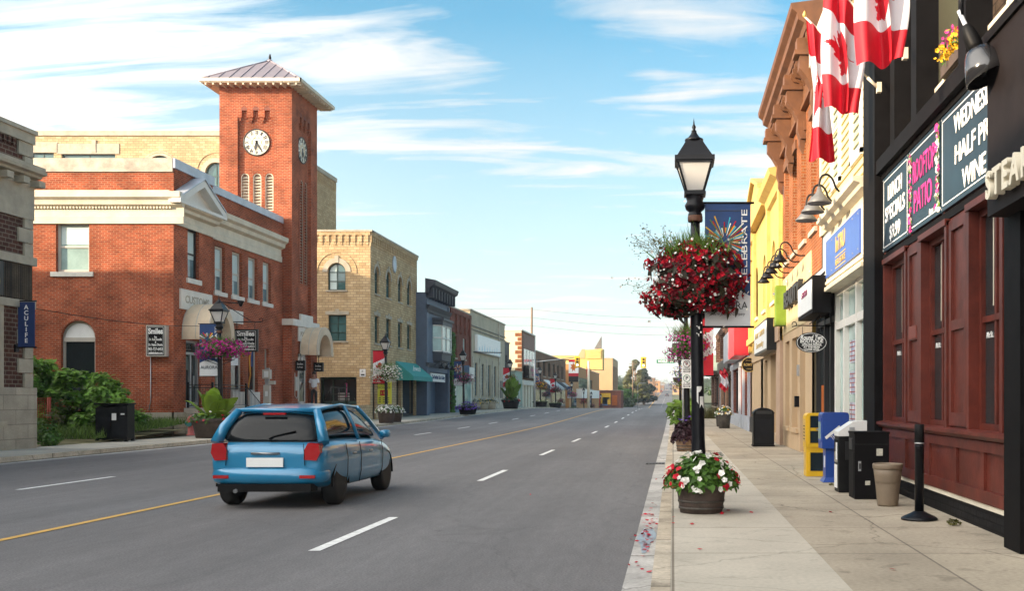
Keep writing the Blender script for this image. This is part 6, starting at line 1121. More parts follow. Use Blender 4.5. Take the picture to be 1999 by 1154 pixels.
# ---- yellow building
M['yellow_paint'] = mat('yellow_paint', (.50, .35, .10), .65, .2, 1.2); M['tan_board'] = mat('tan_board', (.42, .29, .20), .75, .1)
def yellow_building():
    t = thing('yellow_building', 'bright yellow painted brick building with stepped parapet and chimney', 'building', (XR, 32, PV)); Y0, Y1 = 32.0, 45.2
    hs = [(34.4 + i * 3.5, 35.6 + i * 3.5, 4.9, 7.0, True) for i in range(3)]; b = MB(); b.facade(RF, Y0, Y1, 3.4, 8.5, hs, .25); b.box(XR + .3, 12, Y0 + .05, Y1, 3.4, 8.3); b.build('wall', 'yellow_paint', t, True); b = MB(); b.box(XR + .02, 12, Y0 - .06, Y0, 3.4, 8.9); b.fbox(RF, Y0 - .06, Y0 + .7, 3.4, 8.5, -.03, 0); b.build('brick_end', 'brick_yellow', t, True)
    for h in hs: f = win(t, RF, *h[:4], .22, .09, 1, 2, True, fm='white_trim', pm='glass_dark', sill='cream_trim'); 
    b = MB(); b.sweep(RF, [(0, 8.2), (-.12, 8.25), (-.18, 8.5), (-.4, 8.62), (-.46, 8.8), (0, 8.9)], Y0, 36.5); b.prism(RF, [(36.5, 8.5), (36.5, 9.1), (39.5, 9.9), (42.5, 9.1), (42.5, 8.5)], -.3, .1); b.sweep(RF, [(0, 8.2), (-.12, 8.25), (-.18, 8.5), (-.4, 8.62), (-.46, 8.8), (0, 8.9)], 42.5, Y1); b.prism(RF, [(36.3, 9.1), (39.5, 9.95), (42.7, 9.1), (42.7, 9.25), (39.5, 10.1), (36.3, 9.25)], -.45, .1)
    for u in (Y0 + .4, 36.4, 42.5, Y1 - .3): b.fbox(RF, u - .25, u + .25, 3.6, 8.4, -.12, 0)
    b.fbox(RF, Y0, Y1, 3.9, 4.15, -.2, 0); b.build('cornice', 'yellow_paint', t, True)
    b = MB(); b.box(XR - .2, XR + .5, 44.4, 45.3, 7.6, 9.9); b.box(XR - .26, XR + .56, 44.34, 45.36, 9.7, 9.9); b.build('chimney', 'brick_yellow', t, True)
    b = MB(); b.facade(RF, 33.2, Y1, PV, 3.5, [(33.6, 36.0, .4, 3.2), (37.2, 38.6, PV + .05, 3.0)], .4); b.fbox(RF, 33.0, Y1, 3.1, 3.5, -.06, 0); b.build('shop_wall', 'peach', t, True); b = MB(); b.fbox(RF, 31.95, 33.2, PV, 3.9, -.1, .3); b.fbox(RF, 31.95, 33.2, 3.4, 3.9, -.16, .3); b.build('pier', 'tan_board', t, True)
    f = win(t, RF, 33.6, 36.0, .4, 3.2, .3, .1, 3, 1, fm='cream_trim', pm='glass_dark', sill='peach', name='shop_window'); b = MB()
    for i in range(9): b.fbox(RF, 33.7, 34.7, 2.3 + i * .09, 2.35 + i * .09, .18, .24)
    b.build('louvre', 'tan_board', f, True); win(t, RF, 37.2, 38.6, PV + .05, 3.0, .35, .1, 1, 1, fm='frame_dark', pm='glass_dark', sill=None, name='shop_door')
    b = MB(); b.facade(RF, 39, Y1, PV, 3.5, [(40, 44.6, .8, 3.1)], .2); b.fbox(RF, 39, Y1, PV, .8, -.06, 0); b.build('dark_front', 'frame_dark', t, True)
    s = thing('square_sign', 'white box sign with black end on the yellow building', 'sign', (XR, 33, 3.5)); MB().box(3.02, XR - .1, 33.0, 38.0, 3.15, 4.2).build('box', 'sign_black', s, True); MB().box(3.0, 3.02, 33.1, 37.9, 3.22, 4.12).build('face', 'sign_white', s, True); fr = Fr('X-', 3.0); text(s, fr, 'hair salon', 35.5, 3.85, .42, 'letter_gold', -.008, width=3.6); text(s, fr, 'Serenity', 35.5, 3.45, .3, 'letter_gold', -.008, width=3)
yellow_building()
# ---- red fascia, grey front and the rest
def right_far():
    t = thing('grey_shop_building', 'grey fronted shop with bright red box fascia', 'building', (XR, 45, PV)); b = MB(); b.facade(RF, 45.3, 60, PV - .1, 7.2, [(46, 49, .8, 3.2), (50, 51.6, PV, 3.2), (52.6, 58, .8, 3.2)], .25); b.box(XR + .3, 12, 45.4, 60, 0, 7.0); b.build('wall', 'brick_dark_red', t, True)
    b = MB(); b.fbox(RF, 45.4, 60, PV, .8, -.08, 0)
    for u in (45.5, 49.1, 51.8, 58.2): b.fbox(RF, u, u + .5, PV, 3.4, -.1, 0)
    b.fbox(RF, 45.4, 60, 3.2, 3.5, -.1, 0); b.build('grey_front', 'zinc', t, True)
    for h in ((46, 49, .8, 3.2), (50, 51.6, PV, 3.2), (52.6, 58, .8, 3.2)): win(t, RF, *h, .2, .1, 2, 1, fm='frame_dark', pm='glass_dark', sill=None, name='shop_window')
    M['sign_red'] = mat('sign_red', (.62, .02, .03), .4, .06); b = MB(); b.box(2.75, XR - .02, 46.2, 51.0, 3.55, 5.3); b.build('red_fascia', 'sign_red', t, True); b = MB(); b.box(2.8, XR - .02, 51.0, 57.0, 3.55, 5.0); b.build('grey_fascia', 'zinc', t, True)
    b = MB(); b.fbox(RF, 45.3, 60, 7.0, 7.4, -.3, .3); b.build('cornice', 'brick_brown', t, True)
    s = thing('round_sign', 'round black hanging sign reading ROMYS with an orange rim', 'sign', (2.9, 45, 3)); Yr = 44.0; fr = Fr('Y-', Yr); u, z, r = wx(1462, Yr), wz(712.5, Yr), 14 * Yr / F; MB().prism(fr, [(u + r * math.cos(a), z + r * math.sin(a)) for a in np.linspace(0, 2 * math.pi, 32, False)], 0, .06).build('board', 'sign_brown', s, True); b = MB(); b.tube([fr.p(u + r * math.cos(a), z + r * math.sin(a)) for a in np.linspace(0, 2 * math.pi, 33)], .018, 5); b.build('rim', 'letter_gold', s, True); text(s, fr, "ROMY'S", u, z, .16, 'letter_gold', -.01, width=r * 1.45, bold=.03); text(s, fr, 'RESTAURANT', u, z + r * .58, .07, 'letter_gold', -.01, width=r * .9); text(s, fr, 'LOUNGE', u, z - r * .58, .07, 'letter_gold', -.01, width=r * .7); MB().tube([fr.p(u + r, z + r * .4, .03), (XR, Yr, z + r * .4)], .02, 5).build('bracket', 'black_metal', s, True)
    t = thing('brown_shop_building', 'brown brick shop building with dark front beyond the red fascia', 'building', (XR, 60, .1)); b = MB(); b.facade(RF, 60, 74, -.1, 6.2, [(61, 66, .8, 3.2), (68, 72, .8, 3.2)], .25); b.box(XR + .3, 12, 60.1, 74, -.1, 6.0); b.build('wall', 'brick_brownish', t, True)
    for h in ((61, 66, .8, 3.2), (68, 72, .8, 3.2)): win(t, RF, *h, .2, .1, 3, 1, fm='frame_dark', pm='glass_dark', sill='stone', name='shop_window')
    b = MB(); b.fbox(RF, 60, 74, 3.4, 4.1, -.25, 0); b.build('fascia', 'frame_dark', t, True); b = MB(); b.sweep(RF, [(0, 5.6), (-.3, 5.75), (-.4, 6.1), (0, 6.2)], 60, 74)
    for u in (60.4, 67, 73.5): b.fbox(RF, u - .2, u + .2, 4.2, 5.7, -.35, 0)
    b.build('bracketed_cornice', 'brick_brown', t, True)
    t = thing('far_brick_building', 'far low brown building at the end of the right hand row', 'building', (XR, 76, .1)); b = MB(); b.facade(RF, 76, 92, -.1, 5.0, [(78, 84, 1, 3.4), (86, 90, 1, 3.4)], .25); b.box(XR + .3, 12, 76.1, 92, -.1, 4.9); b.build('wall', 'brick_brown', t, True)
    for h in ((78, 84, 1, 3.4), (86, 90, 1, 3.4)): win(t, RF, *h, .2, .1, 3, 1, fm='frame_dark', pm='glass_dark', sill='stone', name='shop_window')
    b = MB(); b.fbox(RF, 76, 92, 3.6, 4.4, -.5, 0); b.build('fascia', 'frame_dark', t, True)
    s = thing('stacked_sign', 'white pylon sign with turquoise W panel beyond the right shops', 'sign', (3.6, 75, .2)); Ys = 75.0; fr = Fr('Y-', Ys); M['turquoise'] = mat('turquoise', (.03, .42, .55), .5, .05)
    z = lambda p: wz(p, Ys); x = lambda p: wx(p, Ys); MB().fbox(fr, x(1388), x(1430), z(669), z(655), 0, .3).build('panel', 'sign_white', s, True); MB().fbox(fr, x(1400), x(1413), z(668), z(654), -.02, 0).build('panel', 'turquoise', s, True); text(s, fr, 'W', x(1406), z(661), .5, 'letter_black', -.03, width=.32, bold=.03); MB().fbox(fr, x(1388), x(1430), z(692), z(671), 0, .3).build('panel', 'sign_white', s, True); text(s, fr, 'r.co', x(1398), z(680), .6, 'navy', -.012, width=.55, bold=.04); MB().fbox(fr, x(1405), x(1410), 0, z(655), .05, .2).build('post', 'grey_metal', s, True); o = MB().fbox(fr, x(1393), x(1416), z(724), z(694), 0, .3).build('panel', 'sage', s, True)
    # pair of small flags over the pavement
    for i, (px, py, lab) in enumerate(((1408, 735, 'small red and white flag leaning out over the far pavement'), (1416, 731, 'second small red and white flag tucked behind the first'))):
        Yq = 58.0 + i; q = thing('small_flag', lab, 'flag', (wx(1424, Yq), Yq, wz(735, Yq)), group='small flags over the pavement'); a = Vector((wx(1428, Yq), Yq, wz(743, Yq))); e = Vector((wx(px - 2, Yq), Yq, wz(py - 14, Yq))); MB().tube([a, e], .015, 5).build('pole', 'black_metal', q, True)
        V, Fq, mi = [], [], []; dd = (a - e) * .55
        for iu in range(9):
            for iv in range(9): p = e + dd * (iu / 8) + Vector((-.06 * math.sin(iv), .08 * math.sin(iu * 1.3 + iv * .7), -iv / 8 * 1.0)); V.append(p - q.location)
        for iu in range(8):
            for iv in range(8): k = iu * 9 + iv; Fq.append((k, k + 1, k + 10, k + 9)); mi.append(1 if 2 <= iv < 6 else 0)
        raw('cloth', np.array(V), np.array(Fq), ['flag_red', 'flag_white'], q, mi, True)
right_far()
# ================================================================ lamps, baskets, banners, planters, boxes
M['lamp_pane'] = mat('lamp_pane', (.86, .84, .80), .35, .06, 2, trans=.45)
def make_lamp():
    t = thing('street_lamp', 'x', 'street lamp', (0, 0, 0), 'black heritage street lamps')
    b = MB(); b.lathe([(.2, 0), (.2, .1), (.16, .16), (.15, .5), (.12, .56), (.105, .62), (.092, .9), (.085, 2.6), (.078, 3.2), (.066, 3.6), (.064, 4.2), (.0, 4.2)], n=20, flute=.0); b.build('pole', 'black_metal', t)
    b = MB(); b.lathe([(.088, 4.1), (.1, 4.12), (.1, 4.17), (.09, 4.19), (.085, 4.2), (.13, 4.24), (.145, 4.3), (.11, 4.36), (.13, 4.42), (.15, 4.48), (.0, 4.48)], n=20); b.build('collar', 'black_metal', t)
    M.setdefault('rust_band', mat('rust_band', (.10, .04, .02), .7, .3)); MB().lathe([(.1, 4.06), (.105, 4.08), (.105, 4.13), (.1, 4.15), (.0, 4.15)], n=18).build('band', 'rust_band', t)
    z0, z1, w0, w1 = 4.48, 4.9, .115, .235; q = lambda w_, z: [(-w_, -w_, z), (w_, -w_, z), (w_, w_, z), (-w_, w_, z)]
    b = MB()
    for i in range(4):
        A, B_ = Vector(q(w0, z0)[i]), Vector(q(w1, z1)[i]); b.tube([A, B_], .02, 4, smooth=False); b.tube([A, Vector(q(w0, z0)[(i + 1) % 4])], .026, 4, smooth=False); b.tube([B_, Vector(q(w1, z1)[(i + 1) % 4])], .024, 4, smooth=False)
    b.box(-.15, .15, -.15, .15, z0 - .04, z0); b.build('lantern_frame', 'black_metal', t)
    for i in range(4): s_ = .975; p = [Vector(v) for v in (q(w0 * s_, z0)[i], q(w0 * s_, z0)[(i + 1) % 4], q(w1 * s_, z1)[(i + 1) % 4], q(w1 * s_, z1)[i])]; MB().poly(p).build('pane', 'lamp_pane', t)
    b = MB(); w2 = .275; b.box(-w2, w2, -w2, w2, z1 + .01, z1 + .075); o0, o1 = q(.245, z1 + .075), q(.1, z1 + .34); b.add(o0 + o1, [(0, 1, 5, 4), (1, 2, 6, 5), (2, 3, 7, 6), (3, 0, 4, 7), (4, 5, 6, 7)]); b.lathe([(.13, z1 + .33), (.13, z1 + .36), (.09, z1 + .38), (.045, z1 + .44), (.035, z1 + .47), (.0, z1 + .47)], n=14); b.build('roof', 'black_metal', t)
    MB().lathe([(.02, z1 + .46), (.04, z1 + .48), (.018, z1 + .5), (.03, z1 + .54), (.012, z1 + .58), (.0, z1 + .68)], n=10).build('finial', 'black_metal', t)
    b = MB(); b.tube([(-.55, 0, 3.0), (.55, 0, 3.0)], .014, 5); b.tube([(-.5, 0, 3.0), (0, 0, 2.8)], .012, 5); b.tube([(.5, 0, 3.0), (0, 0, 2.8)], .012, 5); b.build('basket_arm', 'black_metal', t)
    return t
def make_basket(name, label, spec, loc, rad=(.72, .45, .42), n=500, twigs=False, top='leaf_bright', leaf='leaf_dark', six=False, ls=.11, bs=.055, cup=.35, petals=5):
    t = thing('hanging_basket', label, 'hanging basket', loc, 'hanging flower baskets')
    b = MB(); b.lathe([(.08, -.2), (.2, -.12), (.26, .02), (.27, .1), (.0, .1)], (-.2, 0, -.03), 12); b.lathe([(.08, -.2), (.2, -.12), (.26, .02), (.27, .1), (.0, .1)], (.2, 0, -.03), 12); b.build('basket', 'barrel_wood', t)
    def shell(k, lo=.72, hi=1.0, zmin=-1):
        d = sph(k * 2); d = d[d[:, 2] > zmin][:k]; k = len(d); r = rng.uniform(lo, hi, (k, 1)); lump = 1 + .22 * np.sin(d[:, :1] * 6 + d[:, 2:3] * 5 + 1) * np.cos(d[:, 1:2] * 5 + d[:, :1] * 2); P = d * r * lump * np.array(rad); P[:, 2] -= (.14 * np.abs(d[:, 0]) ** 2 + .45 * np.maximum(0, -d[:, 0] - .25)) * rad[2] * (d[:, 2] < .3); return P, d
    P, d = shell(n, .55, 1.02); leaves('foliage', P, d + (0, 0, .15), ls, leaf, t, asp=.42, droop=.9, six=six)
    for m, frac in spec:
        k = int(n * frac); P, d = shell(k, .86, 1.04, -.92); o = blooms(m + '_blossoms', P, d + (0, 0, -.25), bs, 'bloom_' + m, t, petals=petals, cup=cup); o['kind'] = 'stuff'
    if top:
        k = n // 2; d = sph(k); d[:, 2] = np.abs(d[:, 2]) + .7; d = unit(d); P = np.stack([rng.normal(0, rad[0] * .27, k), rng.normal(0, rad[1] * .34, k), rng.uniform(.55, .85, k) * rad[2]], 1); bb = unit(np.cross(d, sph(k))) * ls * .07; L_ = rng.uniform(.14, .40, (k, 1)) * (rad[2] / .42); o = raw('grass_fronds', np.stack([P - bb, P + bb, P + d * L_], 1).reshape(-1, 3), np.arange(k * 3).reshape(-1, 3), top, t)
    if twigs:
        b = MB(); tips = []
        for i in range(26):
            a = rng.uniform(.3, 6); s_ = 1 if rng.random() < .3 else -1; p = Vector((s_ * rng.uniform(.1, .55), rng.uniform(-.3, .3), .28)); e = p + Vector((s_ * rng.uniform(.05, .38), rng.uniform(-.2, .2), rng.uniform(.1, .42))); mid = (p + e) / 2 + Vector((0, 0, .08)); b.tube([p, mid, e], .0035, 4); tips += [mid, e, (mid + e) / 2]
        for i in range(5): p = Vector((-.62 + rng.uniform(-.1, .1), rng.uniform(-.2, .2), -.05)); e = p + Vector((-.24 * rng.random() - .08, 0, -.12 * rng.random())); b.tube([p, (p + e) / 2 - Vector((0, 0, .05)), e], .0035, 4); tips += [e, (p + e) / 2]
        b.build('twigs', 'twig', t); tips = np.repeat(np.array([tuple(v) for v in tips]), 6, 0) + rng.normal(0, .035, (len(tips) * 6, 3)); leaves('sprig_leaves', tips, sph(len(tips)), .035, 'leaf_olive', t)
        k = 220; P = np.concatenate([rng.normal((-.5, -.3, -.12), (.1, .1, .14), (k // 2, 3)), rng.normal((0, -.5, .0), (.5, .06, .28), (k // 2, 3))]); blooms('white_sprays', P, sph(k) + (0, -1, 0), .035, 'bloom_white', t)['kind'] = 'stuff'
    return t
def flag_banner(t, u0, u1, z0, z1, Y):
    nx, nz = 14, 40; X, Z = np.meshgrid(np.linspace(u0, u1, nx), np.linspace(z1, z0, nz), indexing='ij'); Yy = Y + .025 * np.sin((X - u0) / (u1 - u0) * 3.1) + .01 * np.sin(Z * 4); V = np.stack([X, Yy, Z], -1).reshape(-1, 3) - np.array(absloc(t)); idx = np.arange(nx * nz).reshape(nx, nz); Fc = np.stack([idx[:-1, :-1], idx[1:, :-1], idx[1:, 1:], idx[:-1, 1:]], -1).reshape(-1, 4)
    un = ((X - u0) / (u1 - u0))[:-1, :-1].ravel(); vn = ((z1 - Z) / (z1 - z0))[:-1, :-1].ravel(); s_ = vn + .18 * (un - .5); white = (s_ > .28) & (s_ < .68); leaf = inpoly((un - .5) / .42, -(vn - .48) / .16, LEAF); raw('cloth', V, Fc, ['flag_red', 'flag_white'], t, np.where(white & ~leaf, 1, 0), True)
def town_banner(t, u0, u1, z0, z1, Y, detail=True):
    fr = Fr('Y-', Y); W = u1 - u0; H = z1 - z0
    b = MB(); n = 16; zc = z0 + H * .26; crv = [(u0 + W * i / n, zc + H * .055 * math.sin(math.pi * i / n * 1.15 - .2)) for i in range(n + 1)]
    yy = lambda z: .012 * math.sin((z - z0) * 3.2)
    b.add([fr.p(u, z, 0) for u, z in crv] + [fr.p(u, z1, 0) for u, z in crv], [(i, i + 1, i + n + 2, i + n + 1) for i in range(n)]); o = b.build('cloth', 'banner_navy', t, True)
    b = MB(); b.add([fr.p(u, z0, 0) for u, z in crv] + [fr.p(u, z, 0) for u, z in crv], [(i, i + 1, i + n + 2, i + n + 1) for i in range(n)]); b.build('lower_cloth', 'banner_white', t, True)
    if not detail: cols = ['bloom_yellow', 'bloom_red', 'leaf_bright', 'bloom_white']
    else: cols = ['bloom_yellow', 'bloom_red', 'leaf_bright', 'bloom_white', 'turquoise']
    b = MB(); fx, fz = u0 + W * .43, z0 + H * .69; k = 64 if detail else 26
    for i in range(k):
        a = 2 * math.pi * i / k + rng.uniform(-.05, .05); r0 = W * rng.uniform(.08, .2); r1 = W * rng.uniform(.3, .6); wd = W * (.014 if detail else .03); c, s_ = math.cos(a), math.sin(a)
        r1 = min(r1, (W * .42) / max(abs(c), .05) if c < 0 else W * .42 / max(c, .05)); b.prism(fr, [(fx + r0 * c - wd * .3 * s_, fz + r0 * s_ + wd * .3 * c), (fx + r1 * c - wd * s_, fz + r1 * s_ + wd * c), (fx + r1 * c + wd * s_, fz + r1 * s_ - wd * c), (fx + r0 * c + wd * .3 * s_, fz + r0 * s_ - wd * .3 * c)], -.008, -.004, i % len(cols))
    b.build('firework_print', cols, t, True)
    text(t, fr, 'CELEBRATE', u0 + W * .87, z0 + H * .64, W * .18, 'letter_white', -.008, width=H * .62, rot=math.pi / 2)
    text(t, fr, 'AURORA', (u0 + u1) / 2, z0 + H * .165, W * .24, 'letter_black', -.008, width=W * .88)
    if detail:
        text(t, fr, "You're in Good Company", (u0 + u1) / 2, z0 + H * .10, W * .09, 'letter_black', -.008, width=W * .74, shear=.3); MB().fbox(fr, u0 + W * .3, u0 + W * .7, z0 + H * .128, z0 + H * .131, -.008, -.004).build('rule', 'letter_gold', t, True)
        b = MB(); b.fbox(fr, u0, u1, z1 - H * .06, z1 - H * .055, -.006, 0); b.build('seam', 'letter_black', t, True); b = MB(); b.tube([fr.p(u0 + W * .56, z0 + H * .235, -.006), fr.p(u0 + W * .63, z0 + H * .215, -.006), fr.p(u0 + W * .72, z0 + H * .205, -.006)], .004, 4); b.build('swirl', 'letter_black', t, True)
def banner(lab, kind, px, Y, side, zt=4.3, H=1.72, W=.66, detail=False):
    x = px; u0, u1 = (x + .08, x + .08 + W) if side > 0 else (x - .08 - W, x - .08); zb = g(Y) + PV
    t = thing('street_banner', lab, 'banner', (x, Y, zb + zt - H), 'banners on the street lamps'); z1, z0 = zb + zt, zb + zt - H
    (flag_banner if kind == 'flag' else (lambda *a: town_banner(*a, detail=detail)))(t, u0, u1, z0, z1, Y)
    b = MB(); xo = u1 + .05 if side > 0 else u0 - .05
    for z in (z1 + .01, z0 - .01): MB().tube([(x, Y, z), (xo, Y, z)], .016, 6).build('rod', 'black_metal', t, True)
    return t
lamp0 = make_lamp()
XLmp = -16.95
RL = [(.365, 14.35), (.44, 31.0), (.66, 55.0), (.6, 84.0)]
LL = [(XLmp, y) for y in (38.4, 60.6, 83, 107, 131, 148, 172, 195, 213, 241)]
rl = ['near street lamp on the right pavement above the red flower basket', 'second street lamp on the right, with the parking signs', 'third right hand street lamp, lantern peeping under the red basket', 'fourth street lamp on the right, mostly hidden by nearer poles']
ll = ['street lamp in front of the red brick building, magenta basket', 'street lamp before tan brick building with white flower basket', 'street lamp before the narrow red brick and blue buildings', 'street lamp before the stone hall with dark red basket', 'street lamp before the white trimmed building, orange basket', 'street lamp by the dark awnings of the brown row', 'street lamp at the left end of the orange corner building', 'street lamp before white fascia of the orange building, taller looking', 'street lamp at right end of the orange building', 'furthest small street lamp before the mural building']
for i, ((x, y), lab) in enumerate(zip(RL + LL, rl + ll)):
    o = lamp0 if i == 0 else dup(lamp0); o.location = (x, y, g(y) + PV - .005); o['label'] = lab; o.rotation_euler[2] = 0
    if i == 0: o.scale = (1, 1, .965); o.rotation_euler[1] = R(-.8)
# baskets
zb0 = PV
make_basket('b', 'huge basket of red begonias with grassy top on the near lamp', [('red', .52), ('darkred', .26)], (.30, 14.35, 3.22), (.66, .55, .47), 1900, True, 'leaf_bright', 'leaf_bronze', True, .15, .072, .6)
make_basket('b', 'pink and purple basket half behind the near black pole', [('magenta', .35), ('pink', .3), ('mauve', .2)], (.44, 31.0, g(31) + PV + 3.05), (.66, .5, .5), 900, False, 'leaf_bright', 'leaf_green')
make_basket('b', 'violet and yellow basket low behind the parking signs', [('violet', .4), ('mauve', .25), ('yellow', .15)], (.45, 55, g(55) + PV + 2.5), (.62, .5, .7), 500, False, None, 'leaf_green')
bl = [('magenta basket in front of the Smiles sign', [('magenta', .55), ('pink', .2)], (.93, .5, .36), 900, 3.3, 'leaf_green'), ('white flower basket before the tan brick building', [('white', .8)], (.88, .5, .5), 900, 2.9, 'leaf_green'), ('mauve basket before the narrow blue building', [('mauve', .4), ('pink', .2)], (.85, .5, .45), 450, 2.85, 'leaf_bronze'), ('dark red basket before the stone hall', [('red', .4), ('darkred', .35)], (.85, .55, .65), 420, 2.8, 'leaf_dark'), ('orange and bronze basket before the white trimmed building', [('orange', .3), ('yellow', .2)], (.85, .5, .55), 350, 2.75, 'leaf_bronze'), ('small mauve basket by the dark awnings', [('mauve', .5)], (.85, .5, .5), 260, 2.7, 'leaf_bronze'), ('bright magenta basket before the orange building', [('magenta', .8)], (.85, .5, .4), 260, 2.9, 'leaf_green'), ('crimson basket in front of white fascia', [('magenta', .5), ('red', .4)], (.85, .5, .5), 220, 2.6, 'leaf_green'), ('dusky basket at right end of the orange building', [('darkred', .4), ('mauve', .3)], (.85, .5, .5), 200, 2.2, 'leaf_bronze'), ('furthest tiny basket before the mural building', [('red', .4), ('mauve', .3)], (.85, .5, .6), 160, 2.2, 'leaf_green')]
for (lab, spec, rad, n, z, lf), (x, y) in zip(bl, LL): make_basket('b', lab, spec, (x, y, g(y) + PV + z), rad, n, False, 'leaf_bright' if n > 400 else None, lf, bs=.075 if n > 400 else .12, ls=.12 if n > 400 else .2)
# banners
banner('large navy fireworks banner reading CELEBRATE AURORA on the near lamp', 'town', .365, 14.35, 1, 4.17, 1.72, .64, True)
banner('red and white maple leaf banner behind the near pole on the second lamp', 'flag', .44, 31.0, 1, 3.9, 1.75, .7)
bk = [('town', 'fireworks banner above magenta basket before the red brick building'), ('flag', 'maple leaf banner on lamp before the tan brick building'), ('town', 'fireworks banner on the lamp beside the red brick shop'), ('flag', 'maple leaf banner on lamp before the stone hall'), ('town', 'small navy banner on lamp before white trimmed building'), ('flag', 'small red banner by the dark awnings'), ('town', 'tiny navy banner left of the orange building'), ('town', 'tiny navy banner near the white fascia, right hand lamp')]
for (k, lab), (x, y) in zip(bk, [LL[i] for i in (0, 1, 2, 3, 4, 5, 6, 8)]): banner(lab, k, x, y, -1, 4.25, 1.95, .72, False)
# barrel planters and pots
def barrel(t, r, h, m='barrel_wood'):
    b = MB(); b.lathe([(r * .86, 0), (r * .92, h * .3), (r, h * .7), (r * 1.04, h), (r * .96, h), (r * .95, h * .93), (.0, h * .93)], n=40, flute=.008); b.build('barrel', m, t)
    for z in (.12, .32): 
        k = r * (.88 + .14 * z); MB().lathe([(k * 1.015, h * z), (k * 1.03, h * z), (k * 1.035, h * (z + .07)), (k * 1.0, h * (z + .07))], n=40).build('hoop', 'iron', t)
    MB().lathe([(r * .94, h * .92), (.0, h * .95)], n=24).build('soil', 'soil', t)
def mound(t, spec, leaf, r, h, z, n, ls, bs, six=False, name='foliage'):
    d = sph(n); d[:, 2] = np.abs(d[:, 2]) * 1.0 - .15; P = d * np.array((r, r, h)) * rng.uniform(.6, 1, (n, 1)) + (0, 0, z); P[:, 2] -= .10 * (np.linalg.norm(P[:, :2], axis=1) / r) ** 3 * (h / .3) * .8; leaves(name, P, d + (0, 0, .5), ls, leaf, t, asp=.55, six=six, droop=.3)
    for m, k, sel in spec:
        d = sph(k * 3); d[:, 2] = np.abs(d[:, 2]) - .12; d = unit(d); keep = sel(d); d = d[keep][:k]; P = d * np.array((r, r, h)) * rng.uniform(.96, 1.06, (len(d), 1)) + (0, 0, z); P[:, 2] -= .10 * (np.linalg.norm(P[:, :2], axis=1) / r) ** 3 * (h / .3) * .8; blooms(m + '_blossoms', P, d + (0, 0, .25), bs, 'bloom_' + m, t, cup=.12)['kind'] = 'stuff'
al = lambda d: np.ones(len(d), bool)
t = thing('barrel_planter', 'half barrel planter of red and white impatiens at the near lamp', 'planter', (.355, 12.95, PV), 'planters along the pavements'); barrel(t, .31, .42)
mound(t, [('white', 75, lambda d: (d[:, 0] > -.65) & (d[:, 0] < .75)), ('red', 40, lambda d: (np.abs(d[:, 0] + .75) < .25)), ('red', 30, lambda d: (d[:, 0] > .35))], 'leaf_green', .47, .34, .44, 1500, .10, .075, True)
t = thing('barrel_planter', 'barrel planter of dark purple foliage behind the near pole', 'planter', (.37, 28.2, PV), 'planters along the pavements'); M['barrel_pale'] = mat('barrel_pale', (.24, .15, .09), .8, .25, 5); barrel(t, .3, .42, 'barrel_pale'); mound(t, [('violet', 14, lambda d: d[:, 2] > .75)], 'leaf_purple', .45, .5, .44, 1300, .12, .07)
t = thing('leafy_planter', 'big green leafy planter behind the dark purple barrel', 'planter', (.36, 40, g(40) + PV), 'planters along the pavements'); barrel(t, .3, .45); P, Nn = clumps([(-.2, 0, .7), (.2, 0, .75), (0, .1, 1.1), (-.25, -.1, 1.1), (.25, -.1, 1.25)], [.38] * 5, 60); leaves('foliage', P, Nn + (0, -.4, .6), .26, 'leaf_bright', t, asp=.7, six=True)
def canna(t, n, h, sp, ls, m='leaf_lime'):
    Vs, Fs = [], []; b = MB()
    for i in range(n):
        a = rng.uniform(0, 6.28); s_ = rng.uniform(.25, 1) * sp; hh = h * rng.uniform(.55, 1) * (1.05 - .35 * s_ / sp); p = Vector((0, 0, .35)); e = Vector((s_ * math.cos(a), s_ * .7 * math.sin(a), hh)); d = (e - p).normalized(); start = p + (e - p) * .35
        b.tube([p, start], .022, 5); side = d.cross(Vector((math.sin(a), -math.cos(a), .3))).normalized() if abs(d.z) < .999 else Vector((1, 0, 0)); side = (Vector((-math.sin(a), math.cos(a), 0)) + Vector((.6, -.2, 0))).normalized(); k = len(Vs); L_ = (e - start).length * 1.25
        for j in range(9):
            q = j / 8; wd = ls * math.sin(math.pi * min(1, q * .93 + .06)) ** .75; c = start + d * L_ * q + Vector((math.cos(a), math.sin(a), 0)) * s_ * .25 * q * q - Vector((0, 0, .16 * q ** 3 * h)); nrm = side.cross(d)
            Vs += [c - side * wd + nrm * wd * .35, c, c + side * wd + nrm * wd * .35]
        for j in range(8): o_ = k + j * 3; Fs += [(o_, o_ + 1, o_ + 4, o_ + 3), (o_ + 1, o_ + 2, o_ + 5, o_ + 4)]
    raw('canna_leaves', np.array([tuple(v) for v in Vs]), np.array(Fs), m, t, None, True); b.build('stems', 'leaf_green', t)
def square_tub(t, r, h, m='black_plastic'):
    b = MB(); b.lathe([(r * .8, 0), (r * .95, h * .7), (r * 1.0, h * .8), (r * 1.06, h * .82), (r * 1.06, h), (r * .96, h), (r * .94, h * .9), (.0, h * .9)], n=24); b.build('tub', m, t)
t = thing('canna_planter', 'big tub of broad lime canna leaves before the red brick building', 'planter', (-17.05, 38.0, PV), 'planters along the pavements'); square_tub(t, .75, .72, 'barrel_wood'); canna(t, 26, 2.35, .75, .24); mound(t, [('red', 26, al), ('white', 10, al)], 'leaf_green', .9, .35, .7, 500, .16, .09)
def potted(lab, x, y, spec, leaf='leaf_green', r=.42, h=.5, n=420, m='black_plastic', mh=.32, z=None):
    t = thing('flower_tub', lab, 'planter', (x, y, (g(y) + PV) if z is None else z), 'planters along the pavements'); square_tub(t, r, h, m); mound(t, [(a, k, al) for a, k in spec], leaf, r * 1.3, mh, h * .92, n, .13, .10); return t
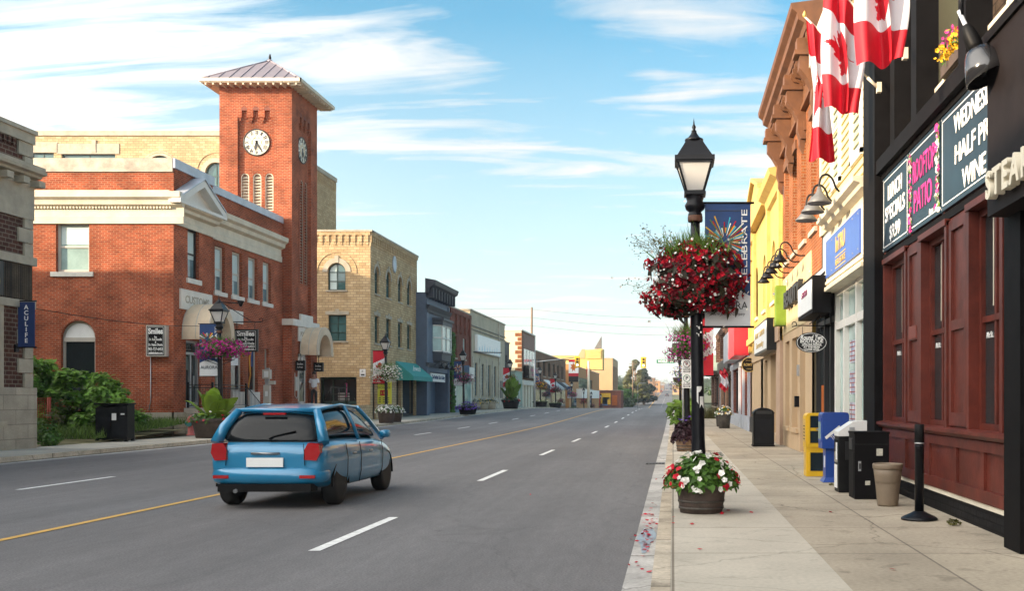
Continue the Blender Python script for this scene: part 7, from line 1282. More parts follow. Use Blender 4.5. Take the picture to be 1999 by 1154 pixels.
potted('dark tub of white flowers below the white basket', wx(754, 59.6), 59.6, [('white', 130)], r=.5, h=.8, m='barrel_wood'); potted('smaller dark tub of white flowers beside the first, to its right', wx(772, 61.5), 61.5, [('white', 90)], r=.42, h=.75, m='barrel_wood')
potted('dark tub of violet flowers on the pavement before the red brick shop', wx(913, 81), 81, [('violet', 150)], leaf='leaf_dark', r=.75, h=.6, mh=.45)
for i, px in enumerate((926, 942, 957)): potted(['first', 'second', 'third'][i] + ' stone planter from the left at the foot of the stone hall', wx(px, 97 + i * 2.4), 97 + i * 2.4, [('yellow', 16)], r=.62, h=.8, m='stone', mh=.4, n=300, leaf='leaf_dark')
t = thing('canna_planter', 'dark tub with tall canna leaves before the grey brick building', 'planter', (wx(997, 106), 106, g(106) + PV), 'planters along the pavements'); square_tub(t, .9, .9); canna(t, 22, 3.9, .9, .34, 'leaf_bright'); mound(t, [('red', 20, al)], 'leaf_dark', 1.1, .5, .9, 260, .22, .12)
for px, y, lab in ((1055, 128, 'green tub before the white trimmed building'), (1084, 146, 'green tub beneath the dark awnings'), (1119, 172, 'low brown planter at the left end of the orange building')): potted(lab, wx(px, y), y, [('white', 20)], r=.9, h=.7, n=200)
potted('white flower urn on the far right pavement by the small flags', wx(1414, 50), 50, [('white', 60), ('yellow', 20)], r=.33, h=.85, m='iron', n=300)
potted('dark pot hidden just behind the flower urn, lower', wx(1408, 53), 53, [('white', 15)], r=.3, h=.7, m='iron', n=150)
# weathered grasses at the right end
t = thing('ornamental_grass', 'tuft of dry golden grass at the end of the right pavement', 'plant', (wx(1384, 70), 70, g(70) + PV)); n = 500; d = sph(n); d[:, 2] = np.abs(d[:, 2]) + 1; d = unit(d); P = np.stack([rng.uniform(-.7, .7, n), rng.uniform(-.5, .5, n), np.zeros(n)], 1); bb = unit(np.cross(d, sph(n))) * .03; raw('blades', np.stack([P - bb, P + bb, P + d * rng.uniform(.4, 1.1, (n, 1))], 1).reshape(-1, 3), np.arange(n * 3).reshape(-1, 3), 'leaf_olive', t)
# taupe ribbed pot
t = thing('ribbed_pot', 'empty taupe ribbed plant pot standing by the pub wall', 'pot', (2.88, 13.75, PV)); M['taupe'] = mat('taupe', (.19, .145, .10), .6, .12, 4)
MB().lathe([(.135, 0), (.14, .02), (.155, .2), (.178, .4), (.192, .5)], n=72, flute=.03).build('body', 'taupe', t); MB().lathe([(.192, .49), (.2, .5), (.202, .55), (.195, .565), (.18, .56), (.176, .52), (.165, .3), (.0, .28)], n=48).build('rim', 'taupe', t)
# stanchion
t = thing('stanchion', 'black bollard post on a round base before the pub', 'bollard', (2.92, 12.15, PV)); MB().lathe([(.215, 0), (.215, .015), (.19, .035), (.1, .075), (.062, .1), (.0, .1)], n=32).build('base', 'black_metal', t); MB().lathe([(.054, .09), (.054, .86), (.058, .865), (.058, .88), (.0, .88)], n=24).build('post', 'black_metal', t); MB().lathe([(.05, .88), (.05, .9), (.057, .905), (.057, 1.12), (.05, 1.13), (.0, 1.13)], n=24).build('belt_head', 'black_plastic', t); MB().lathe([(.056, .895), (.059, .9), (.059, .91), (.056, .915)], n=24).build('ring', 'grey_metal', t)
# newspaper boxes
M['box_yellow'] = mat('box_yellow', (.68, .41, .01), .35, .08, 4, spec=.5); M['box_blue'] = mat('box_blue', (.012, .055, .28), .35, .12, 4, spec=.5); M['paper_label'] = mat('paper_label', (.5, .48, .4), .7, .3, 20); M['box_white'] = mat('box_white', (.72, .72, .70), .4, .08)
def rbox(b, x0, x1, y0, y1, z0, z1, r, m=0):       # box whose top front edges are rounded, seen from the street side
    pts = [(x0, z0), (x1, z0), (x1, z1 - r)] + [(x1 - r + r * math.cos(a), z1 - r + r * math.sin(a)) for a in np.linspace(.3, math.pi / 2, 4)] + [(x0 + r + r * math.cos(a), z1 - r + r * math.sin(a)) for a in np.linspace(math.pi / 2, math.pi - .3, 4)] + [(x0, z1 - r)]
    n = len(pts); b.add([(x, y0, z) for x, z in pts] + [(x, y1, z) for x, z in pts], [tuple(range(n)), tuple(range(2 * n - 1, n - 1, -1))] + [(i, i + n, (i + 1) % n + n, (i + 1) % n) for i in range(n)], m)
t = thing('newspaper_box', 'yellow double newspaper box beside the blue one', 'newspaper box', (2.66, 19.1, PV))
b = MB(); rbox(b, -.2, .2, -.17, .2, 0, .56, .04); rbox(b, -.21, .21, -.2, .22, .54, 1.17, .07); b.build('body', 'box_yellow', t)
b = MB(); b.box(-.13, .19, -.178, -.168, .1, .44); b.box(-.13, .19, -.208, -.198, .62, .84); b.box(-.13, .19, -.208, -.198, .9, 1.12); b.build('window', 'glass_dark', t); b = MB(); b.box(-.218, -.208, -.12, .14, .64, 1.06); b.box(-.208, -.198, -.1, .12, .12, .44); b.build('side_panel', 'letter_gold', t); b = MB(); b.box(-.17, -.13, -.22, -.2, .1, .44); b.box(-.17, -.14, -.225, -.205, .6, 1.12); b.build('frame', 'box_yellow', t); b = MB()
for i in range(5): b.box(-.222, -.216, -.1, .1, .68 + i * .06, .7 + i * .06)
b.build('slots', 'letter_black', t); b = MB(); b.box(.02, .1, -.222, -.208, 1.04, 1.12); b.box(-.02, .14, -.215, -.207, .855, .885); b.build('coin_slot', 'grey_metal', t); text(t, Fr('Y-', 19.1), 'TIME', 2.72, PV + 1.0, .1, 'letter_white', .19 - .4 + .0, width=.2, rot=math.pi / 2)
t = thing('newspaper_box', 'royal blue newspaper box with pedestal, behind the white topped one', 'newspaper box', (2.79, 17.75, PV))
b = MB(); b.add([(-.22, -.2, 0), (.2, -.2, 0), (.2, .2, 0), (-.22, .2, 0), (-.17, -.15, .08), (.15, -.15, .08), (.15, .15, .08), (-.17, .15, .08), (-.17, -.15, .6), (.15, -.15, .6), (.15, .15, .6), (-.17, .15, .6)], [(0, 1, 5, 4), (1, 2, 6, 5), (2, 3, 7, 6), (3, 0, 4, 7), (4, 5, 9, 8), (5, 6, 10, 9), (6, 7, 11, 10), (7, 4, 8, 11), (8, 9, 10, 11)]); rbox(b, -.24, .22, -.23, .23, .58, 1.2, .05); b.build('body', 'box_blue', t)
b = MB(); b.box(-.25, -.238, -.17, .17, .7, 1.1); b.build('door', 'box_blue', t); b = MB(); b.box(-.256, -.249, -.13, .13, .74, 1.04); b.build('window', 'glass_pale', t); b = MB(); b.add([(-.17, -.24, .74), (.08, -.236, .94), (.05, -.236, .98), (-.2, -.24, .78)], [(0, 1, 2, 3)]); b.build('stripe', 'sign_white', t); text(t, Fr('Y-', 17.75), 'The Banner', 2.84, PV + .84, .1, 'letter_white', -.238, width=.32, rot=.6); b = MB(); b.box(-.178, -.17, -.08, .0, .25, .45); b.build('sticker', 'sign_white', t)
t = thing('newspaper_box', 'black newspaper box with sloping white top beside the blue one', 'newspaper box', (2.75, 15.85, PV))
b = MB(); b.box(-.22, .2, -.2, .2, 0, .86); b.build('body', 'black_plastic', t); b = MB(); b.add([(-.225, -.21, .86), (.21, -.21, .86), (.21, .21, .86), (-.225, .21, .86), (-.225, -.21, .93), (.0, -.21, 1.08), (.21, -.21, 1.1), (.21, .21, 1.1), (.0, .21, 1.08), (-.225, .21, .93)], [(0, 1, 6, 5, 4), (3, 9, 8, 7, 2), (0, 4, 9, 3), (1, 2, 7, 6), (4, 5, 8, 9), (5, 6, 7, 8), (0, 3, 2, 1)]); b.build('top', 'box_white', t)
b = MB(); b.box(-.232, -.22, -.16, .16, .45, .8); b.build('window', 'glass_dark', t); b = MB(); b.box(-.236, -.23, -.13, .13, .06, .42); b.box(-.238, -.231, -.12, -.02, .5, .76); b.build('newspaper', 'sign_white', t); b = MB(); b.box(-.12, .12, -.206, -.2, .5, .78); b.box(-.05, .05, -.215, -.2, .42, .45); b.build('front_plate', 'frame_dark', t); MB().box(-.06, .02, -.225, -.21, .955, 1.0).build('coin_slot', 'grey_metal', t); MB().box(.04, .13, -.208, -.2, .2, .32).build('sticker', 'paper_label', t)
t = thing('cabinet', 'plain black metal cabinet with a small latch between pot and newspaper boxes', 'cabinet', (2.84, 14.85, PV))
b = MB(); b.box(-.25, .24, -.24, .24, .0, .93); b.box(-.26, .25, -.25, .25, .93, .96); b.build('body', 'black_paint', t); b = MB(); b.box(-.258, -.25, -.2, .2, .06, .66); b.build('door', 'black_paint', t); b = MB(); b.box(-.2, -.16, -.25, -.24, .4, .54); b.build('latch', 'grey_metal', t); b = MB(); b.box(-.27, -.25, -.12, .12, .7, .86); b.build('slot', 'frame_dark', t); b = MB(); b.box(-.19, -.165, -.254, -.248, .43, .51); b.build('keyhole', 'frame_dark', t); b = MB(); b.box(.06, .15, -.246, -.24, .62, .72); b.box(-.1, -.03, -.246, -.24, .2, .26); b.build('sticker', 'paper_label', t); b = MB(); b.box(-.24, .23, -.244, -.24, .78, .785); b.build('seam', 'frame_dark', t)
# black litter bin by the tan pier
t = thing('litter_bin', 'tall black litter bin with arched top by the peach shopfronts', 'bin', (2.74, 31.2, PV)); b = MB(); b.box(-.31, .31, -.3, .3, .04, 1.0); n = 12; ar = [(-.33, 1.0)] + [(-.33 + .66 * i / n, 1.0 + .17 * math.sin(math.pi * i / n) ** .6) for i in range(n + 1)] + [(.33, 1.0)]; b.prism(Fr('Y-', 0), ar, -.32, .32); b.build('body', 'black_plastic', t); MB().box(-.25, .25, -.31, -.298, .1, .82).build('door', 'black_metal', t); b = MB(); b.box(-.24, .24, -.325, -.318, .98, 1.08); b.build('slot', 'frame_dark', t); b = MB(); b.box(-.33, .33, -.32, .32, 0, .05); b.build('base', 'black_plastic', t); MB().box(-.32, -.31, -.2, .2, .3, .9).build('side_panel', 'frame_dark', t)
# parking signs on the second lamp
M['sign_green'] = mat('sign_green', (.01, .16, .08), .4, .08); fr = Fr('Y-', 30.8)
for k, (zt, zb, lab) in enumerate(((703, 741, 'white no stopping sign on the second right lamp, upper'), (744, 760, 'white parking permitted sign with green P ring, lower'))):
    pass
def psign(lab, py0, py1, green):
    t = thing('parking_sign', lab, 'sign', (.3, 30.8, wz(py1, 30.8))); u0, u1, z0, z1 = wx(1331.5, 30.8), wx(1350, 30.8), wz(py1, 30.8), wz(py0, 30.8); c = (u0 + u1) / 2; H = z1 - z0; MB().fbox(fr, u0, u1, z0, z1, 0, .012).build('plate', 'sign_white', t, True); m = 'sign_green' if green else 'letter_black'; r = .1
    b = MB(); b.tube([fr.p(c + r * math.cos(a), z1 - H * .33 + r * math.sin(a), -.004) for a in np.linspace(0, 6.2832, 25)], .011, 4); b.build('ring', m, t, True); text(t, fr, 'P', c, z1 - H * .33, .16, 'letter_black', -.006, bold=.02)
    text(t, fr, '1 hr' if green else '7-9 4-6', c, z1 - H * .66, .08, 'letter_black', -.006, width=.2); text(t, fr, '8AM-6PM' if green else 'MON-FRI', c, z1 - H * .77, .06, 'letter_black', -.006, width=.22)
    b = MB(); b.fbox(fr, c - .1, c + .1, z0 + H * .09, z0 + H * .13, -.005, 0); b.prism(fr, [(c - .12, z0 + H * .11), (c - .07, z0 + H * .17), (c - .07, z0 + H * .05)], -.005, 0); b.prism(fr, [(c + .12, z0 + H * .11), (c + .07, z0 + H * .05), (c + .07, z0 + H * .17)], -.005, 0); b.build('arrow', 'letter_black', t, True)
    if not green: b = MB(); b.tube([fr.p(c - .07, z1 - H * .33 + .07, -.008), fr.p(c + .07, z1 - H * .33 - .07, -.008)], .008, 4); b.build('slash', 'flag_red', t, True)
psign('white no parking sign with slashed P, upper on the second right lamp', 702, 729, False); psign('white parking sign with green P ring, lower on the second right lamp', 729.5, 758, True)
b = MB(); b.tube([(.3, 30.85, .2), (.3, 30.85, wz(700, 30.8))], .025, 6); tag(b.build('sign_post', 'grey_metal'), 'thin metal post carrying the parking signs', 'post')
# torn sticker on the near pole
M['paper'] = mat('paper', (.62, .61, .58), .8, .2, 8)
t = thing('torn_poster', 'torn white paper remnants taped round the near black lamp pole', 'paper', (.365, 14.2, 1.4)); b = MB()
for a0, a1, z0, z1 in ((-2.3, -1.2, 1.68, 1.74), (-2.2, -1.7, 1.5, 1.72), (-1.5, -.9, 1.46, 1.6), (-2.1, -1.5, 2.56, 2.575), (-2.2, -1.6, 2.46, 2.475)):
    q = [a0 + (a1 - a0) * i / 5 for i in range(6)]; b.add([(.365 + .094 * math.cos(a), 14.35 + .094 * math.sin(a), z0 + .03 * math.sin(a * 9)) for a in q] + [(.365 + .094 * math.cos(a), 14.35 + .094 * math.sin(a), z1) for a in q], [(i, i + 1, i + 7, i + 6) for i in range(5)])
b.build('scraps', 'paper', t, True)
# traffic signals and street name sign
def signal(t, x, y, z):
    b = MB(); b.box(x - .2, x + .2, y, y + .3, z - .55, z + .55); b.build('housing', 'yellow_signal', t, True); b = MB(); b.box(x - .32, x + .32, y + .1, y + .14, z - .68, z + .68); b.build('backplate', 'yellow_signal', t, True)
    for k, m in ((.36, 'flag_red'), (0, 'letter_gold'), (-.36, 'lens_green')):
        o = MB().prism(Fr('Y-', y), [(x + .13 * math.cos(a), z + k + .13 * math.sin(a)) for a in np.linspace(0, 6.2832, 16, False)], -.02, .02).build('lens', 'lens_dark' if k >= 0 else 'lens_green', t, True); b = MB(); q = [(x + .15 * math.cos(a), z + k + .15 * math.sin(a)) for a in np.linspace(-.3, math.pi + .3, 12)]; b.add([(u, y, v) for u, v in q] + [(u, y - .22, v) for u, v in q], [(i, i + 1, i + 13, i + 12) for i in range(11)]); b.build('visor', 'black_metal', o, True)
M['lens_dark'] = mat('lens_dark', (.03, .015, .01), .3, .1)
m = bpy.data.materials.new('lens_green'); m.use_nodes = True; p = m.node_tree.nodes['Principled BSDF']; p.inputs['Base Color'].default_value = (.8, .85, .7, 1); p.inputs['Emission Color'].default_value = (.85, 1, .8, 1); p.inputs['Emission Strength'].default_value = 1.2; M['lens_green'] = m
t = thing('traffic_light', 'yellow traffic light on long arm over the left lanes', 'traffic light', (-16.9, 125, g(125))); za = wz(707, 125); x = wx(1127, 125); MB().tube([(-16.9, 125, g(125)), (-16.9, 125, za + .3)], [.13, .09], 8).build('pole', 'grey_metal', t, True); MB().tube([(-16.9, 125, za - .0), (-14, 125, za + .3), (x, 125.2, za + .62)], .06, 6).build('arm', 'grey_metal', t, True); signal(t, x, 125, za)
t = thing('traffic_light', 'yellow traffic light beside the green street name sign', 'traffic light', (1.2, 126, g(126))); x = wx(1256, 126); za = wz(708, 126); MB().tube([(1.2, 126, g(126)), (1.2, 126, za - .2)], [.13, .09], 8).build('pole', 'grey_metal', t, True); MB().tube([(1.2, 126, za - .3), (-.4, 126, za + .5), (x, 126.2, za + .66)], .05, 6).build('arm', 'grey_metal', t, True); signal(t, x, 126, za)
t = thing('street_name_sign', 'green street name sign reading MOSLEY ST on signal arm', 'sign', (-1, 126, za)); fr = Fr('Y-', 125.9); u0, u1 = wx(1282, 126), wx(1317, 126); z1, z0 = wz(702.5, 126), wz(709.5, 126); MB().fbox(fr, u0, u1, z0, z1, 0, .05).build('plate', 'sign_green', t, True); text(t, fr, 'MOSLEY ST', (u0 + u1) / 2, (z0 + z1) / 2, .4, 'letter_white', -.01, width=(u1 - u0) * .84, bold=.03)
# ================================================================ the car in the near lane
M['car_paint'] = mat('car_paint', (.012, .19, .36), .3, .06, 2, metal=.1, coat=.8, spec=.5); M['tyre'] = mat('tyre', (.012, .012, .012), .8, .2); M['rim'] = mat('rim', (.30, .31, .32), .3, .1, metal=.8); M['tail_red'] = mat('tail_red', (.35, .01, .012), .15, .1, coat=.6); M['car_glass'] = glass('car_glass', (.006, .008, .010), .07, .22); M['car_grey'] = mat('car_grey', (.30, .31, .33), .3, .1, metal=.4, coat=.6); M['car_red'] = mat('car_red', (.25, .02, .02), .3, .1, coat=.6); M['car_white'] = mat('car_white', (.7, .7, .7), .3, .05, coat=.6); M['car_dark'] = mat('car_dark', (.03, .035, .05), .3, .1, coat=.6)
def loft(secs, n_half):                            # closed rings along y -> quads
    V = [p for s in secs for p in s]; k = len(secs[0]); Fc = [(i * k + j, i * k + (j + 1) % k, (i + 1) * k + (j + 1) % k, (i + 1) * k + j) for i in range(len(secs) - 1) for j in range(k)]
    return V, Fc + [tuple(range(k)), tuple((len(secs) - 1) * k + j for j in range(k))]
def subdiv(o, lv=2):
    m = o.modifiers.new('s', 'SUBSURF'); m.levels = lv; m.render_levels = lv
    for p in o.data.polygons: p.use_smooth = True
def wells(o):                                       # cut the wheel arches out of the smoothed body
    cut = []
    for y in (-1.22, 1.2):
        for s in (-1, 1):
            b = MB(); n = 28; c = [(y + .365 * math.cos(6.28319 * i / n), .31 + .365 * math.sin(6.28319 * i / n)) for i in range(n)]; b.prism(Fr('X-', 0), c, s * .56 if s > 0 else -1.1, 1.1 if s > 0 else -.56); q = b.build('cutter', 'tyre'); m = o.modifiers.new('b', 'BOOLEAN'); m.object = q; m.operation = 'DIFFERENCE'; m.solver = 'EXACT'; cut.append(q)
    bpy.context.view_layer.update(); me = bpy.data.meshes.new_from_object(o.evaluated_get(bpy.context.evaluated_depsgraph_get())); o.modifiers.clear(); o.data = me
    for q in cut: bpy.data.objects.remove(q)
def make_car(label, paint, loc, detail=True, group=None):
    t = thing('car', label, 'car', loc, group); hw = .86
    #           y,   zlow, sill w, mid w, belt w, belt z
    st = [(-1.92, .42, .62, .70, .66, .78), (-1.86, .30, .72, .82, .78, .92), (-1.5, .24, .80, .86, .82, .97), (-.6, .22, .82, .875, .84, .96), (.4, .22, .82, .875, .84, .93), (.95, .22, .82, .87, .82, .90), (1.5, .24, .80, .85, .76, .82), (1.82, .30, .72, .78, .66, .72), (1.92, .40, .60, .66, .56, .62)]
    secs = []
    for y, zl, sw, mw, bw, bz in st:
        h = [(sw * .86, zl), (sw * 1.04, zl + .05), (mw, zl + (bz - zl) * .45), (mw * .995, zl + (bz - zl) * .75), (bw, bz), (bw * .6, bz + .03)]; secs.append([(x, y, z) for x, z in h] + [(-x, y, z) for x, z in h[::-1]])
    V, Fc = loft(secs, 6); b = MB().add(V, Fc, 0, True); o = b.build('body', paint, t); subdiv(o, 3 if detail else 1)
    if detail: wells(o)
    cs = [(-1.78, .90, .72, .98, .66), (-1.62, .90, .77, 1.30, .58), (-1.35, .90, .79, 1.43, .56), (-.5, .90, .81, 1.49, .58), (.3, .88, .80, 1.45, .57), (.75, .88, .79, 1.22, .60), (1.25, .84, .72, .90, .66)]
    secs = []
    for y, z0, w0, z1, w1 in cs: h = [(w0, z0), (w0 * .4 + w1 * .6 + .02, z0 + (z1 - z0) * .55), (w1, z1 - .03), (w1 * .6, z1)]; secs.append([(x, y, z) for x, z in h] + [(-x, y, z) for x, z in h[::-1]])
    V, Fc = loft(secs, 4); b = MB().add(V, Fc, 0, True); o = b.build('windows', 'car_glass', t); subdiv(o, 2 if detail else 1)
    b = MB()                                          # roof skin and pillars laid just proud of the glass
    rs = []
    for y, z1, w1 in ((-1.5, 1.385, .545), (-1.3, 1.435, .56), (-.5, 1.487, .575), (.2, 1.462, .57), (.42, 1.41, .565)): rs.append([(w1 * q, y, z1 + .012 - .03 * abs(q) ** 3) for q in np.linspace(-1, 1, 9)])
    Vr = [p for r_ in rs for p in r_] + [(x, y, z - .035) for r_ in rs for x, y, z in r_]; k = len(rs) * 9; b.add(Vr, [(i * 9 + j, i * 9 + j + 1, (i + 1) * 9 + j + 1, (i + 1) * 9 + j) for i in range(4) for j in range(8)] + [(k + i * 9 + j, k + i * 9 + j + 1, k + (i + 1) * 9 + j + 1, k + (i + 1) * 9 + j) for i in range(4) for j in range(8)], 0, True)
    for s in (-1, 1):
        b.tube([(s * .57, .42, 1.43), (s * .66, .8, 1.2), (s * .76, 1.22, .9)], [.035, .035, .04], 6); b.tube([(s * .57, -1.46, 1.39), (s * .70, -1.66, 1.15), (s * .77, -1.76, .93)], [.06, .08, .09], 6); b.tube([(s * .595, -.35, 1.46), (s * .73, -.32, 1.2), (s * .82, -.3, .93)], .028, 5); b.tube([(s * .55, .42, 1.43), (s * .585, -.5, 1.475), (s * .555, -1.46, 1.40)], .025, 5)
    b.tube([(-.57, -1.47, 1.40), (.57, -1.47, 1.40)], .03, 6); b.build('roof', paint, t)
    for y in (-1.22, 1.2):
        for s in (-1, 1):
            w_ = thing('wheel', None, None, (0, 0, 0)); bpy.data.objects.remove(w_)
            b = MB(); b.lathe([(.19, -.1), (.29, -.1), (.31, -.07), (.31, .07), (.29, .1), (.19, .1)], n=28); b.v = [(s * .745 + z, y + x, .31 + yy) for x, yy, z in b.v]; wt = b.build('wheel', 'tyre', t)
            b = MB(); b.lathe([(.195, -.06), (.2, .085), (.17, .09), (.165, .04), (.05, .04), (.0, .04)], n=20); 
            for q in range(6): a = q * 1.0472; b.add([(.05 * math.cos(a + 1.57), .05 * math.sin(a + 1.57), .085), (.19 * math.cos(a - .1), .19 * math.sin(a - .1), .085), (.19 * math.cos(a + .1), .19 * math.sin(a + .1), .085), (.06 * math.cos(a - 1.57), .06 * math.sin(a - 1.57), .085)], [(0, 3, 1, 2)])
            b.v = [(s * .745 + s * z, y + x, .31 + yy) for x, yy, z in b.v]; b.build('rim', 'rim', wt)
            if detail: b = MB(); b.tube([(s * .835, y + .37 * math.cos(a), .31 + .37 * math.sin(a)) for a in np.linspace(-.05, math.pi + .05, 19)], .018, 6); b.build('wheel_arch', 'black_plastic', t)
    for s in (-1, 1): MB().prism(Fr('Y-', -1.915), [(s * .54, .70), (s * .72, .69), (s * .775, .80), (s * .755, .93), (s * .60, .94), (s * .55, .84)], -.012, .16).build('tail_light', 'tail_red', t)
    if not detail: return t
    for s in (-1, 1): MB().prism(Fr('Y-', 1.75), [(s * .4, .6), (s * .68, .62), (s * .7, .72), (s * .45, .72)], .0, .13).build('headlight', 'glass_pale', t); b = MB(); b.lathe([(.0, -.07), (.08, -.06), (.1, 0), (.08, .05), (.0, .06)], (s * .93, .78, .99), 10); b.build('mirror', paint, t)
    b = MB(); b.add([(x, y, z) for x, y in ((-.86, -1.55), (-.84, -1.86), (-.6, -2.0), (0, -2.03), (.6, -2.0), (.84, -1.86), (.86, -1.55)) for z in (.34, .60)] + [(x, y, z) for x, y in ((-.7, -1.5), (-.68, -1.75), (-.5, -1.8), (0, -1.8), (.5, -1.8), (.68, -1.75), (.7, -1.5)) for z in (.34, .60)], [(2 * i, 2 * i + 2, 2 * i + 3, 2 * i + 1) for i in range(6)] + [(2 * i + 1, 2 * i + 3, 2 * i + 17, 2 * i + 15) for i in range(6)] + [(2 * i, 2 * i + 14, 2 * i + 16, 2 * i + 2) for i in range(6)] + [(2 * i + 14, 2 * i + 15, 2 * i + 17, 2 * i + 16) for i in range(6)] + [(0, 1, 15, 14), (12, 26, 27, 13)]); subdiv(b.build('rear_bumper', paint, t), 2)
    b = MB(); b.box(-.66, .66, -1.97, -1.7, .25, .36); b.build('valance', 'black_plastic', t); b = MB(); b.box(-.72, -.5, -1.985, -1.95, .44, .485); b.box(.5, .72, -1.985, -1.95, .44, .485); b.build('reflector', 'tail_red', t); MB().box(-.16, .16, -1.60, -1.55, 1.335, 1.365).build('brake_light', 'tail_red', t)
    b = MB(); b.tube([(0, -1.80, .99), (.05, -1.77, 1.03), (.36, -1.735, 1.10)], .012, 5); b.build('wiper', 'black_plastic', t); b = MB(); b.tube([(-.78, -1.76, .955), (-.6, -1.875, .955), (.6, -1.875, .955), (.78, -1.76, .955)], .007, 4); b.tube([(-.56, -1.93, .62), (-.54, -1.925, .93)], .006, 4); b.tube([(.56, -1.93, .62), (.54, -1.925, .93)], .006, 4); b.build('hatch_gap', 'tyre', t); b = MB(); b.box(-.26, .26, -1.955, -1.93, .60, .73); b.build('licence_plate', 'sign_white', t)
    b = MB(); b.tube([(.2, -1.93, .79), (-.2, -1.93, .79)], .018, 6); b.build('boot_handle', 'rim', t); b = MB()
    for s in (-1, 1): b.tube([(s * .872, .1, .74), (s * .872, .28, .74)], .014, 5); b.tube([(s * .872, -.75, .74), (s * .872, -.57, .74)], .014, 5)
    b.build('door_handle', 'rim', t); b = MB()
    for s in (-1, 1):
        for y, z in ((-.33, 1), (.85, 1), (-1.0, 1)): b.tube([(s * .845, y, .9), (s * .88, y, .7), (s * .875, y, .45), (s * .84, y, .27)], .006, 4)
    b.build('door_gap', 'tyre', t); b = MB(); b.tube([(-.4, -1.9, .27), (-.4, -2.0, .26)], .03, 8); b.build('exhaust', 'rim', t); return t
make_car('teal blue hatchback driving away in the lane left of the dashes', 'car_paint', (-5.78, 16.45, 0))
far = [(-3.0, 505, 'car_dark', 'dark far car on the right of the distant road'), (-13.5, 430, 'car_white', 'white far car on left side of the distant road'), (-7.5, 640, 'car_red', 'far red car, tiny, on the rising road'), (-4.2, 690, 'car_grey', 'far grey car, tiny, on the rising road')]
c0 = make_car(far[0][3], far[0][2], (far[0][0], far[0][1], g(far[0][1])), False, 'distant cars on the road')
for x, y, m, lab in far[1:]:
    c = dup(c0, (x, y, g(y)), 0, lab)
    for ch in c.children:
        if ch.name.split('.')[0] in ('body', 'roof'): ch.material_slots[0].link = 'OBJECT'; ch.material_slots[0].material = M[m]
# ================================================================ trees
def tree(lab, x, y, h, r, leaf, n=1400, ls=.5, conifer=False, name='tree', trunk=.25, group='far trees beyond the crest', nb=26):
    zb = g(y) - .3; t = thing(name, lab, 'tree', (x, y, zb), group); b = MB(); b.tube([(0, 0, 0), (.1, 0, h * .35), (-.05, 0, h * .7), (0, 0, h * .93)], [trunk, trunk * .8, trunk * .45, trunk * .12], 7); cs, rs = [], []
    for i in range(nb):
        q = rng.random(); a = rng.uniform(0, 6.28)
        if conifer: z = h * (.12 + .86 * q); rr = r * (1 - q) ** .7 * rng.uniform(.45, 1); cr = r * (.34 * (1 - q) + .12)
        else: z = h * (.22 + .70 * q); rr = r * math.sqrt(max(.05, 1 - ((q - .42) / .62) ** 2)) * rng.uniform(.25, .85); cr = r * rng.uniform(.26, .42)
        c = Vector((rr * math.cos(a), rr * math.sin(a), z)); cs.append(tuple(c)); rs.append(cr); b.tube([(0, 0, max(.5, z - rr * .5)), c * .6 + Vector((0, 0, z * .35)), c], [trunk * .35, trunk * .2, .03], 4)
    b.build('trunk', 'wood_pole', t); P, Nn = clumps(cs, rs, n // nb, .75 if not conifer else .5, .35); leaves('crown', P, Nn, ls, leaf, t, asp=.6); return t
M['leaf_conifer'] = leafm('leaf_conifer', (.115, .115, .04)); M['leaf_far'] = leafm('leaf_far', (.06, .10, .035)); M['leaf_blue'] = leafm('leaf_blue', (.04, .062, .04))
tree('tall golden brown spruce behind the far pole', wx(1240, 345), 345, wz(700, 345) - g(345) + .3, 5.2, 'leaf_conifer', 7000, 1.0, True, 'conifer', .5, nb=70)
tree('dark green spruce right of the golden one', wx(1257, 352), 352, wz(718, 352) - g(352) + .3, 4.6, 'leaf_blue', 5000, 1.0, True, 'conifer', .5, nb=60)
for px, y, top, r, m, lab in ((1188, 320, 738, 5, 'leaf_green', 'bright green leafy tree beside the tan office'), (1204, 326, 760, 4.2, 'leaf_bright', 'low round green tree in front of tan office'), (1222, 335, 760, 4, 'leaf_green', 'green bushy tree left of the far pole'), (1178, 330, 722, 4.5, 'leaf_bright', 'tall light green tree between yellow and tan buildings'), (1228, 325, 778, 2.6, 'leaf_far', 'small dark shrub at the foot of the far pole'), (1250, 380, 782, 2.4, 'leaf_far', 'small shrub right of the spruces')):
    tree(lab, wx(px, y), y, wz(top, y) - g(y) + .3, r, m, 3000, .75)
# the rising far street: blocks, poles and tree masses on both sides
fb = [(1278, 520, 738, 9, 'brick_brownish', 'far brown block on left of the rising street'), (1288, 640, 744, 9, 'orange_brick', 'far orange block up the rising street'), (1268, 470, 768, 8, 'tan_render', 'far low tan block by the spruces'), (1345, 560, 752, 9, 'tan_render', 'far tan block on the right of the rising street'), (1297, 820, 752, 12, 'brick_brownish', 'smallest far brown block near the hilltop')]
for px, y, top, w_, m, lab in fb:
    x = wx(px, y); z0 = g(y) - 1; z1 = wz(top, y); t = thing('far_block', lab, 'building', (x, y, z0), 'far blocks up the street'); MB().box(x - w_, x, y, y + 20, z0, z1).build('wall', m, t, True); MB().box(x - w_ - .2, x + .2, y - .2, y + 20.2, z1, z1 + .4).build('roof', 'zinc', t, True); fr = Fr('Y-', y)
    for i in range(3):
        for zz in np.arange(z0 + 2.2, z1 - 1.6, 3.0): MB().fbox(fr, x - w_ + .8 + i * w_ / 3.2, x - w_ + 2.2 + i * w_ / 3.2, zz, zz + 1.5, -.03, .1).build('window', 'glass_dark', t, True)
k = 0
